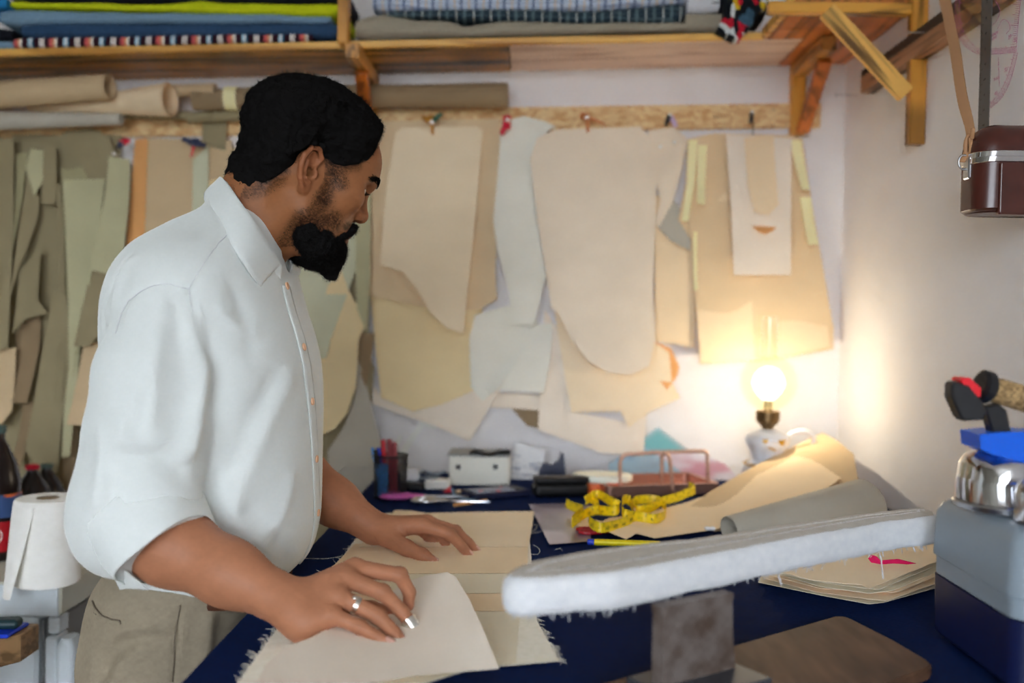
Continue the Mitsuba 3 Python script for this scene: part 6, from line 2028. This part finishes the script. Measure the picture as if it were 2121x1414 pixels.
lo, hi = bounds([to_world(BD), to_world(BA), to_world(BA * [1, -1, 1]), to_world(MU[0])], .055)
beard = surface_net(beard_sdf, lo, hi, .0022, lip=2.4)
part(person, 'beard', cat(beard, curls(beard, 9000, 5, (.002, .006))), 'hair_black', smooth=True, label='full black beard with moustache', kind='stuff')
for sg in (-1, 1):
    br = []
    g = np.random.default_rng(40 + sg)
    arc = np.array([(.1005, .011, .0420), (.0970, .022, .0435), (.0880, .037, .0420), (.0740, .050, .0365)])
    cs_ = spline(arc, 60)
    for k in range(420):
        f = g.random()
        p0 = cs_[int(f * 59)] + g.normal(0, .001, 3) + np.array([0, 0, g.uniform(-.0027, .0027) * (1.1 - .7 * f)])
        # put on the skin
        for _ in range(3):
            e_ = head_sdf(np.vstack([p0[None], p0 + np.eye(3) * 1e-4]), False)
            g_ = (e_[1:] - e_[0]) / 1e-4
            p0 = p0 - g_ / (np.linalg.norm(g_) + 1e-9) * (e_[0] - .0004)
        d0 = np.array([-.35, .8, .35 - .8 * f]) + g.normal(0, .2, 3)
        d0 = d0 / np.linalg.norm(d0) * .0065
        nn_ = g_ / (np.linalg.norm(g_) + 1e-9)
        d0 = d0 - nn_ * (d0 @ nn_)
        P_ = np.array([p0, p0 + d0 * .5 + nn_ * .0013, p0 + d0 + nn_ * .0008])
        br.append(tube(to_world(P_ * [1, sg, 1]), [.00042, .00036, .0001], 3, caps=False))
    part(person, 'eyebrow', cat(br), 'hair_black', smooth=True, label='black eyebrow', kind='stuff')
# stubble on the cheek, temple and neck
near = head_m.triangles_center
ql = to_local(near)
wgt = np.zeros(len(near))
for pts, r, a in SHADE:
    wgt = np.maximum(wgt, sst(r * 1.5, r * .3, near_line(ql[:, [0, 2]], pts)) * a * (np.abs(ql[:, 1]) > .02))
wgt *= np.linalg.norm(np.stack([ql[:, 0], np.abs(ql[:, 1]), ql[:, 2]], 1) - np.array([-.0145, .0785, -.008]), axis=1) > .034
sel = np.flatnonzero(wgt > .12)
g = np.random.default_rng(8)
sel = sel[g.random(len(sel)) < wgt[sel]]
st_m = trimesh.Trimesh(head_m.vertices, head_m.faces[sel], process=False)
part(person, 'stubble', curls(st_m, 7000, 9, (.0012, .0026), .00020), 'hair_black', smooth=True, kind='stuff')


# ---------------------------------------------------------------- nails
def nail(tip, dip, up, w=.0055):
    d = tip - dip
    d /= np.linalg.norm(d)
    up = up - d * (up @ d)
    up /= np.linalg.norm(up)
    s = np.cross(d, up)
    P_ = []
    for i in range(7):
        f = -1 + 2 * i / 6
        row = []
        for j in range(7):
            a = (-1 + 2 * j / 6) * 1.0
            ww = w * (1 - .25 * max(0, f) ** 2 - .1 * max(0, -f) ** 2)
            row.append(tip + d * (.0058 * f - .0012) + s * ww * math.sin(a) * 1.05 + up * (.0073 - .0010 * max(0, f) - w * .55 * (1 - math.cos(a)) * 1.2))
        P_.append(row)
    return grid_sheet(np.array(P_), .0006)


mat('nail', lin(206, 160, 142), .25, spec=.5)
t_ = LH['thumb']
part(person, 'fingernail', nail(t_[3], t_[2], np.array([.1, -.55, .8]), .0066), 'nail', smooth=True, label='pale thumbnail')
for k, H, up in ((2, RH, np.array([.5, -.2, .8])), (3, RH, np.array([.4, -.3, .8])), (0, LH, np.array([.7, -.1, .7])), (1, LH, np.array([.7, -.1, .7]))):
    f = H['fingers'][k]
    part(person, 'fingernail', nail(f[2], f[1], up), 'nail', smooth=True)

# ================================================================ clothes
PYS = [405, 430, 470, 520, 580, 640, 700, 760, 850, 950, 1050, 1100, 1140, 1170, 1190, 1215]
XBACK = [432, 420, 352, 286, 256, 244, 240, 242, 252, 262, 266, 262, 252, 246, 246, 250]
XFRONT = [540, 560, 588, 600, 612, 628, 648, 660, 664, 663, 661, 655, 641, 619, 596, 578]
HALF = [.050, .062, .104, .158, .196, .208, .206, .202, .194, .184, .178, .176, .174, .167, .154, .146]
LZ = np.array([Y(450, p, BY)[2] for p in PYS])
LB = np.array([Y(b, p, BY - .02)[0] for b, p in zip(XBACK, PYS)])
LF = np.array([Y(f, p, BY + .02)[0] for f, p in zip(XFRONT, PYS)])
from scipy.interpolate import PchipInterpolator
_o = np.argsort(LZ)
FB, FF, FH = (PchipInterpolator(LZ[_o], a[_o]) for a in (LB, LF, np.array(HALF)))


def torso_sdf(p):
    z = np.clip(p[:, 2], LZ.min(), LZ.max())
    b, f, h = FB(z), FF(z), FH(z)
    cx, ax = (b + f) / 2, (f - b) / 2
    n = 2.35
    u, v = np.abs(p[:, 0] - cx) / ax, np.abs(p[:, 1] - BY) / h
    rho = (u ** n + v ** n + 1e-12) ** (1 / n)
    d = (rho - 1) * np.minimum(ax, h) * .9
    return np.maximum(d, np.maximum(p[:, 2] - LZ.max(), LZ.min() - p[:, 2]))


CUF_A, CUF_B = Y(292, 1060, 1.215), Y(346, 1146, 1.188)         # the rolled cuff's axis
CUD = (CUF_B - CUF_A) / np.linalg.norm(CUF_B - CUF_A)
SLR = [Y(352, 650, 1.268), Y(322, 780, 1.246), Y(306, 900, 1.232), Y(288, 1010, 1.222), Y(276, 1062, 1.216), CUF_B - CUD * .01]
SLR_R = [.066, .0735, .0745, .0750, .0745, .060]
SLL = [SHL + (0, .02, 0), Y(440, 800, 1.62), Y(560, 948, 1.635), Y(596, 972, 1.638)]


def shirt_sdf(p):
    d = torso_sdf(p)
    d = smin(d, cone(p, Y(372, 610, 1.288), Y(402, 600, 1.42), .060, .07), .04)
    arm = chain(p, SLR, SLR_R, .02)
    arm = smax(arm, (p - (CUF_B - CUD * .008)) @ CUD, .004)
    arm = smin(arm, ell(p, Y(232, 1098, 1.215), (.036, .044, .05)), .03)
    d = smin(d, arm, .005 + .022 * sst(1.32, 1.42, p[:, 2]))
    la = chain(p, SLL, [.07, .068, .060, .056], .02)
    la = smax(la, (p - SLL[-1]) @ ((SLL[-1] - SLL[-2]) / np.linalg.norm(SLL[-1] - SLL[-2])), .004)
    d = smin(d, la, .02)
    # the neck opening
    nk = cone(p, Y(500, 380, BY), Y(530, 540, BY + .005), .052, .050)
    d = smax(d, -nk, .006)
    return d + wobble(p * [1, 1, .6], .0012, 9, 31)


shirt = surface_net(shirt_sdf, (-.76, 1.08, .93), (-.24, 1.74, 1.54), .0042)
# folds and seams: lines on the cloth (picture points on its near side), amplitude, width
FOLDS = [
    ([(474, 482), (440, 520), (390, 599)], -.0022, .0028), ([(266, 622), (296, 602), (333, 588), (390, 599)], -.0022, .0028), ([(390, 599), (398, 640), (412, 698)], -.002, .004),
    ([(240, 690), (252, 650), (266, 622)], -.0018, .003),
    ([(301, 765), (302, 800), (300, 838), (292, 866), (276, 890)], -.0030, .007), ([(314, 768), (315, 828), (308, 872)], .0022, .011),
    ([(250, 905), (290, 918), (340, 912), (380, 930)], .0026, .013),
    ([(336, 640), (320, 720), (296, 800), (262, 880), (240, 950)], .0035, .016), ([(366, 640), (372, 740), (368, 840), (352, 920)], -.003, .02), ([(398, 660), (412, 740), (412, 840), (392, 920)], .0035, .014),
    ([(263, 534), (244, 560), (226, 600), (212, 660), (208, 700)], -.004, .006), ([(270, 540), (250, 580), (236, 640)], .003, .010),
    ([(235, 960), (280, 940), (330, 950), (372, 976)], -.003, .012), ([(212, 900), (214, 980), (204, 1040)], .004, .014), ([(230, 1010), (225, 1060), (212, 1110)], -.004, .010),
    ([(480, 590), (500, 640), (520, 720)], -.0025, .014), ([(458, 650), (480, 670), (520, 690)], .003, .012), ([(597, 786), (566, 850), (526, 936), (480, 1060)], .0035, .018), ([(560, 800), (520, 880), (490, 960)], -.003, .02),
    ([(440, 1010), (450, 1060), (470, 1110)], -.004, .018), ([(520, 1060), (560, 1100), (590, 1150)], -.003, .016), ([(600, 1000), (580, 1070), (540, 1130)], .003, .016),
    ([(420, 760), (404, 850), (390, 940)], .003, .010),
]
sv, sn = shirt.vertices.copy(), shirt.vertex_normals
RD = np.stack([(sv - CAM) @ RIGHT, (sv - CAM) @ UP, (sv - CAM) @ FWD], 1)


def surf_pts(pts, mesh_v, mesh_n):
    """Where a line of picture points lies on the near side of the mesh."""
    front = np.flatnonzero(((CAM - mesh_v) * mesh_n).sum(1) > 0)
    q = mesh_v[front] - CAM
    px = CX + FPX * (q @ RIGHT) / (q @ FWD)
    py = CY - FPX * (q @ UP) / (q @ FWD)
    tree = cKDTree(np.stack([px, py], 1))
    out = []
    for a in pts:
        dd, ii = tree.query(a, k=12)
        dep = (q[ii] @ FWD)
        c_ = ii[(dep < dep.min() + .03)]
        out.append(mesh_v[front[c_]].mean(0))
    out = np.array(out)
    for _ in range(3 if len(out) > 8 else 0):
        out[1:-1] = (out[:-2] + 2 * out[1:-1] + out[2:]) / 4
    return out


disp = np.zeros(len(sv))
for pts, amp, w in FOLDS:
    L3 = spline(surf_pts(pts, sv, sn), 14)
    box_ = ((sv > L3.min(0) - .05) & (sv < L3.max(0) + .05)).all(1)
    i_ = np.flatnonzero(box_)
    d_ = near_line(sv[i_], L3)
    disp[i_] += (1.6 if w > .0045 else 1.0) * amp * np.exp(-(d_ / w) ** 2)
shirt.vertices = sv + sn * disp[:, None]
_keep = shirt.vertices.copy()
trimesh.smoothing.filter_taubin(shirt, iterations=4)
_far = np.linalg.norm(shirt.vertices - _keep, axis=1) > .006
shirt.vertices = np.where(_far[:, None], _keep, shirt.vertices)

SEAMS = [(surf_pts(np.array(spline(np.array(p_, float), 26)), sv, sn), w_) for p_, a_, w_ in FOLDS if w_ < .0045]
mat('shirt_cotton', proc(lambda p, n, uv: tmix(lin(212, 217, 214), lin(217, 221, 218), tfbm(p.x * 240, p.y * 240, p.z * 240))), .85, spec=.15, sheen=.25)
sh = part(person, 'shirt', shirt, 'shirt_cotton', smooth=True, label='white cotton shirt')


mat('seam_thread', lin(212, 214, 216), .9)
part(person, 'seam', cat([tube(spline(q, 40), .0005, 5) for q, w_ in SEAMS]), 'seam_thread', smooth=True, label='stitched yoke and sleeve seams', kind='stuff')


def ring_strip(A, B, n=60, t=.0016, mid=None):
    """Cloth between two curves."""
    a, b = spline(A, n), spline(B, n)
    m = spline(mid, n) if mid is not None else None
    rows = [a * (1 - f) + b * f if m is None else a * (1 - f) ** 2 + 2 * f * (1 - f) * m + b * f ** 2 for f in np.linspace(0, 1, 9)]
    return grid_sheet(np.stack(rows, 1), t)


def snake(A, B, mid=None, t=.0022, n=60):
    m = ring_strip(A, B, n, t, mid)
    return m


# collar: the near leaf from behind the neck to its point, and the far one
cT = [Y(452, 376, 1.455), Y(457, 369, 1.425), Y(466, 374, 1.385), Y(492, 412, 1.350), Y(524, 458, 1.335), Y(552, 504, 1.345), Y(578, 548, 1.372)]
cO = [Y(426, 402, 1.455), Y(426, 414, 1.420), Y(436, 434, 1.370), Y(463, 478, 1.318), Y(488, 522, 1.292), Y(513, 562, 1.290), Y(537, 594, 1.312)]
cM = [(a + b) / 2 + np.array([-.001, -.006, .001]) for a, b in zip(cT, cO)]
part(person, 'collar', snake(cT, cO, cM, .0028), 'shirt_cotton', smooth=True, label='pointed shirt collar, near side')
fT = [Y(452, 376, 1.455), Y(470, 392, 1.495), Y(520, 440, 1.515), Y(568, 492, 1.515), Y(597, 512, 1.495), Y(590, 536, 1.462)]
fO = [Y(426, 402, 1.455), Y(444, 440, 1.525), Y(510, 490, 1.55), Y(580, 530, 1.548), Y(622, 556, 1.520), Y(606, 584, 1.470)]
part(person, 'collar', snake(fT, fO, None, .0026), 'shirt_cotton', smooth=True, label='far side of the collar, standing open')
# the stand inside
iT = [q + np.array([.002, .003, -.001]) for q in cT]
iB = [Y(462, 430, 1.455), Y(462, 436, 1.425), Y(474, 452, 1.385), Y(500, 486, 1.356), Y(530, 522, 1.346), Y(556, 556, 1.354), Y(580, 580, 1.372)]
part(person, 'collar_stand', snake(iT, iB, None, .0022), 'shirt_cotton', smooth=True)
fB2 = [Y(462, 430, 1.455), Y(480, 448, 1.49), Y(530, 490, 1.51), Y(575, 535, 1.505), Y(592, 565, 1.48), Y(586, 590, 1.45)]
part(person, 'collar_stand', snake([q + np.array([0, -.003, -.001]) for q in fT], fB2, None, .0022), 'shirt_cotton', smooth=True)

# button placket
sv2, sn2 = np.array(shirt.vertices), np.array(shirt.vertex_normals)
pl_px = [(583, 592), (596, 640), (610, 700), (622, 760), (634, 826), (641, 880), (645, 940), (648, 1010), (648, 1080), (643, 1130), (624, 1172)]
pl3 = spline(surf_pts(pl_px, sv2, sn2), 90)
tree3 = cKDTree(sv2)
rows = []
for f in np.linspace(0, 1, 6):
    row = []
    for k, q in enumerate(pl3):
        # walk round the chest, away from the camera
        _, i = tree3.query(q)
        nn_ = sn2[i]
        tg_ = pl3[min(k + 1, 89)] - pl3[max(k - 1, 0)]
        tg_ /= np.linalg.norm(tg_)
        sd = np.cross(nn_, tg_)
        sd *= np.sign(sd[1]) if abs(sd[1]) > 1e-6 else 1
        g_ = q + sd * .030 * f
        _, i2 = tree3.query(g_, k=6)
        nn2 = sn2[i2].mean(0)
        nn2 /= np.linalg.norm(nn2)
        base_ = sv2[i2].mean(0)
        g_ = g_ - nn2 * ((g_ - base_) @ nn2)
        row.append(g_ + nn2 * (.0028 if 0 < f < 1 else .0024))
    rows.append(row)
rows = np.array(rows)
for k in range(3):
    rows[:, 1:-1] = (rows[:, :-2] + 2 * rows[:, 1:-1] + rows[:, 2:]) / 4
part(person, 'placket', grid_sheet(np.transpose(rows, (1, 0, 2)), .0026), 'shirt_cotton', smooth=True, label='button placket')
mat('button_shell', lin(222, 176, 140), .3)
for py in (588, 722, 838, 955, 1068):
    k = int(np.argmin([abs(CY - FPX * ((q - CAM) @ UP) / ((q - CAM) @ FWD) - py) for q in pl3]))
    c_ = rows[2, k]
    _, i = tree3.query(c_)
    nn_ = sn2[i]
    part(person, 'button', lathe([(0, 0), (.0052, 0), (.0056, .001), (.0052, .0022), (.003, .0024), (0, .0018)], 20, axis=nn_, origin=c_ + nn_ * .0004), 'button_shell')

# rolled cuffs
def cuff(a, b, r0, r1, squash, label, up):
    d, s, u = frame(b - a, up)
    n = 56
    th = np.arange(n) * 2 * np.pi / n
    prof = [(0.0, 1.00, .0), (.05, 1.035, 0), (.5, 1.02, 0), (.93, 1.0, 0), (1.0, .985, 0), (.985, .95, 0), (.8, .94, 0), (.45, .93, 0), (.42, .6, 0)]
    V = []
    L = np.linalg.norm(b - a)
    for f, sc, _ in prof:
        r = (r0 + (r1 - r0) * f) * sc
        w = 1 + .03 * np.sin(2 * th + 1.3) + .018 * np.sin(5 * th + f * 2)
        V.append(a + d * (f * L) + d * (.006 * np.sin(2 * th + .6))[:, None] + (r * w * np.cos(th))[:, None] * s * squash + (r * w * np.sin(th))[:, None] * u)
    V = np.array(V).reshape(-1, 3)
    i, j = np.meshgrid(np.arange(len(prof) - 1), np.arange(n), indexing='ij')
    f = np.stack([i * n + j, i * n + (j + 1) % n, (i + 1) * n + (j + 1) % n, (i + 1) * n + j], -1).reshape(-1, 4)
    m = tm(V, f)
    m = trimesh.Trimesh(*trimesh.remesh.subdivide(m.vertices, m.faces))
    m.vertices = m.vertices + m.vertex_normals * wobble(m.vertices, .0022, 26, 9)[:, None]
    return part(person, 'cuff', m, 'shirt_cotton', smooth=True, label=label)


cuff(CUF_A, CUF_B, .0770, .0670, 1.0, 'wide rolled-up cuff at the near elbow', (0, 0, 1))
cuff(SLL[-2] + (SLL[-1] - SLL[-2]) * .2, SLL[-1] + (SLL[-1] - SLL[-2]) * .35, .0585, .0545, 1.0, 'rolled cuff of the far sleeve', (0, 0, 1))
# loose flap hanging from the near cuff
fl = np.array([[Y(216, 1140, 1.205), Y(238, 1172, 1.175), Y(262, 1186, 1.160)], [Y(226, 1178, 1.208), Y(244, 1200, 1.178), Y(274, 1196, 1.165)], [Y(248, 1222, 1.208), Y(256, 1216, 1.185), Y(306, 1222, 1.172)]])
uu = np.linspace(0, 1, 9)
B3 = np.stack([(1 - uu) ** 2, 2 * uu * (1 - uu), uu ** 2], 1)
part(person, 'cuff_flap', grid_sheet(np.einsum('ai,bj,ijk->abk', B3, B3, fl), .002), 'shirt_cotton', smooth=True)

# ---------------------------------------------------------------- trousers, belt, shoes
PZ = [Y(400, q, BY)[2] for q in (1135, 1170, 1205, 1260, 1330, 1414)] + [.80, .74]
PB = [Y(b, q, BY - .02)[0] for b, q in zip((262, 234, 212, 197, 190, 190), (1135, 1170, 1205, 1260, 1330, 1414))]
PB += [PB[-1] + .006, PB[-1] + .02]
PF = [-.372, -.374, -.379, -.388, -.394, -.396, -.398, -.402]
PHW = [.162, .176, .178, .179, .180, .182, .180, .176]
o_ = np.argsort(PZ)
GB, GF, GH = (PchipInterpolator(np.array(PZ)[o_], np.array(a)[o_]) for a in (PB, PF, PHW))


def trouser_sdf(p):
    z = np.clip(p[:, 2], min(PZ), max(PZ))
    b, f, h = GB(z), GF(z), GH(z)
    cx, ax = (b + f) / 2, (f - b) / 2
    u, v = np.abs(p[:, 0] - cx) / ax, np.abs(p[:, 1] - BY) / h
    rho = (u ** 2.3 + v ** 2.3 + 1e-12) ** (1 / 2.3)
    d = np.maximum((rho - 1) * ax * .9, np.maximum(p[:, 2] - max(PZ), min(PZ) - p[:, 2] - .04))
    for s in (-1, 1):
        d = smin(d, chain(p, [(-.510, BY + s * .088, .80), (-.510, BY + s * .092, .48), (-.515, BY + s * .096, .10)], [.098, .078, .066], .03), .03)
    d = np.maximum(d, .075 - p[:, 2])
    return d + wobble(p * [1, 1, .7], .003, 12, 41)


trs = surface_net(trouser_sdf, (-.74, BY - .25, .06), (-.30, BY + .25, max(PZ) + .03), .0062)
tv, tn = trs.vertices.copy(), trs.vertex_normals
disp = np.zeros(len(tv))
for pts, amp, w in [([(192, 1244), (200, 1264), (220, 1278), (248, 1286)], -.004, .004), ([(190, 1256), (200, 1274), (222, 1288), (246, 1292)], .0025, .004), ([(372, 1254), (366, 1300), (360, 1360), (356, 1412)], -.003, .0035),
                    ([(252, 1274), (248, 1290)], -.003, .004), ([(230, 1330), (270, 1310), (310, 1300)], .004, .012), ([(210, 1390), (240, 1350), (262, 1330)], -.006, .012), ([(240, 1410), (262, 1370), (290, 1345)], .005, .014), ([(280, 1330), (320, 1316), (350, 1322)], -.003, .012), ([(430, 1280), (424, 1340), (410, 1400)], .004, .012)]:
    L3 = spline(surf_pts(pts, tv, tn), 12)
    d_ = near_line(tv, L3)
    disp += (1.0 if w < .0045 else 2.0) * amp * np.exp(-(d_ / w) ** 2)
TSEAM = [surf_pts(np.array(spline(np.array(p_, float), 26)), tv, tn) for p_ in ([(372, 1254), (366, 1300), (360, 1360), (356, 1412)], [(192, 1244), (200, 1264), (220, 1278), (248, 1286)], [(190, 1258), (200, 1275), (222, 1289), (246, 1293)], [(248, 1284), (246, 1293)])]
trs.vertices = tv + tn * disp[:, None]
mat('khaki_twill', proc(lambda p, n, uv: tmix(lin(134, 123, 104), lin(148, 137, 117), tfbm(p.x * 200, p.y * 200, p.z * 200))), .88, spec=.15, sheen=.2)
mat('khaki_thread', lin(104, 94, 78), .9)
part(person, 'trouser_seam', cat([tube(spline(q, 40), .0009, 5) for q in TSEAM]), 'khaki_thread', smooth=True, label='stitched side seam and pocket edge', kind='stuff')
part(person, 'trousers', trs, 'khaki_twill', smooth=True, label='khaki trousers')
zb_ = max(PZ) - .008
mat('belt_leather', lin(74, 42, 28), .4)
th = np.arange(64) * 2 * np.pi / 64
cxb, axb, hb_ = (GB(zb_) + GF(zb_)) / 2 + .018, (GF(zb_) - GB(zb_)) / 2 - .002, GH(zb_) - .012
V = []
for dr_, dz in ((0, -.016), (.003, -.016), (.0035, 0), (.003, .016), (0, .016)):
    V.append(np.stack([cxb + (axb + dr_) * np.sign(np.cos(th)) * np.abs(np.cos(th)) ** (2 / 2.3), BY + (hb_ + dr_) * np.sign(np.sin(th)) * np.abs(np.sin(th)) ** (2 / 2.3), zb_ + dz - .16 * (cxb + axb * np.cos(th) - (cxb - axb))], 1))
V = np.array(V)
i, j = np.meshgrid(np.arange(5), np.arange(64), indexing='ij')
f = np.stack([i * 64 + j, i * 64 + (j + 1) % 64, (i + 1) % 5 * 64 + (j + 1) % 64, (i + 1) % 5 * 64 + j], -1).reshape(-1, 4)
part(person, 'belt', tm(V.reshape(-1, 3), f), 'belt_leather', smooth=40, label='brown leather belt')
part(person, 'belt_buckle', bbox((GF(zb_) + .006, BY - .02, zb_ - .046), (GF(zb_) + .012, BY + .02, zb_ - .006), .003), 'steel')
for s in (-1, 1):
    def shoe_sdf(p, s=s):
        d = chain(p, [(-.555, BY + s * .098, .045), (-.48, BY + s * .10, .045), (-.39, BY + s * .108, .034)], [.040, .042, .034], .03)
        d = smin(d, cone(p, (-.52, BY + s * .098, .05), (-.52, BY + s * .098, .09), .045, .05), .03)
        return np.maximum(d, .012 - p[:, 2])
    part(person, 'shoe', surface_net(shoe_sdf, (-.64, BY + s * .1 - .09, .0), (-.33, BY + s * .1 + .09, .16), .007), 'belt_leather', smooth=True, label='brown shoe')
    part(person, 'shoe_sole', bbox((-.592, BY + s * .10 - .036, .001), (-.36, BY + s * .10 + .038, .0135), .005), 'case_black')

# ---------------------------------------------------------------- ring and thimble
mat('silver', lin(232, 230, 222), .16, 1.0)
f = RH['fingers'][2]
m_, p_ = RH['mcp'][2], f[0]
q = m_ + (p_ - m_) * .46
d = (p_ - m_) / np.linalg.norm(p_ - m_)
rg = thing('ring', 'silver ring on the ring finger of the hand with the thimble', 'ring')
part(rg, 'band', lathe([(.0106, -.003), (.0118, -.0028), (.0122, 0), (.0118, .0028), (.0106, .003), (.0106, -.003)], 40, axis=d, origin=q), 'silver', smooth=40)
_, s_, u_ = frame(d)
part(rg, 'crest', trimesh.creation.icosphere(2, 1.0).apply_transform(np.diag([.0042, .0042, .0030, 1])).apply_translation(q + np.array([-.1, -.45, .88]) * .0122), 'silver', smooth=True)
f = RH['fingers'][1]
d = (f[2] - f[1]) / np.linalg.norm(f[2] - f[1])
th_ = thing('thimble', 'shiny silver thimble on the tip of the middle finger', 'thimble')
prof = [(.0098, -.014), (.0102, -.0145), (.0104, -.012), (.0098, -.011), (.0096, -.004), (.0092, .004), (.0080, .0085), (.0055, .0110), (0, .0118)]
part(th_, 'cap', lathe(prof, 36, axis=d, origin=f[2]), 'silver', smooth=40)
dm = []
for k in range(7):
    zz = -.008 + .0022 * k
    rr = np.interp(zz, [-.014, -.004, .004, .0085], [.0098, .0096, .0092, .008])
    for j in range(22):
        a_ = (j + .5 * (k % 2)) * 2 * np.pi / 22
        dd_, s1, u1 = frame(d)
        dm.append(trimesh.creation.icosphere(0, .0006).apply_translation(f[2] + d * zz + s1 * rr * math.cos(a_) + u1 * rr * math.sin(a_)))
part(th_, 'dimples', cat(dm), 'silver', smooth=False, kind='stuff')
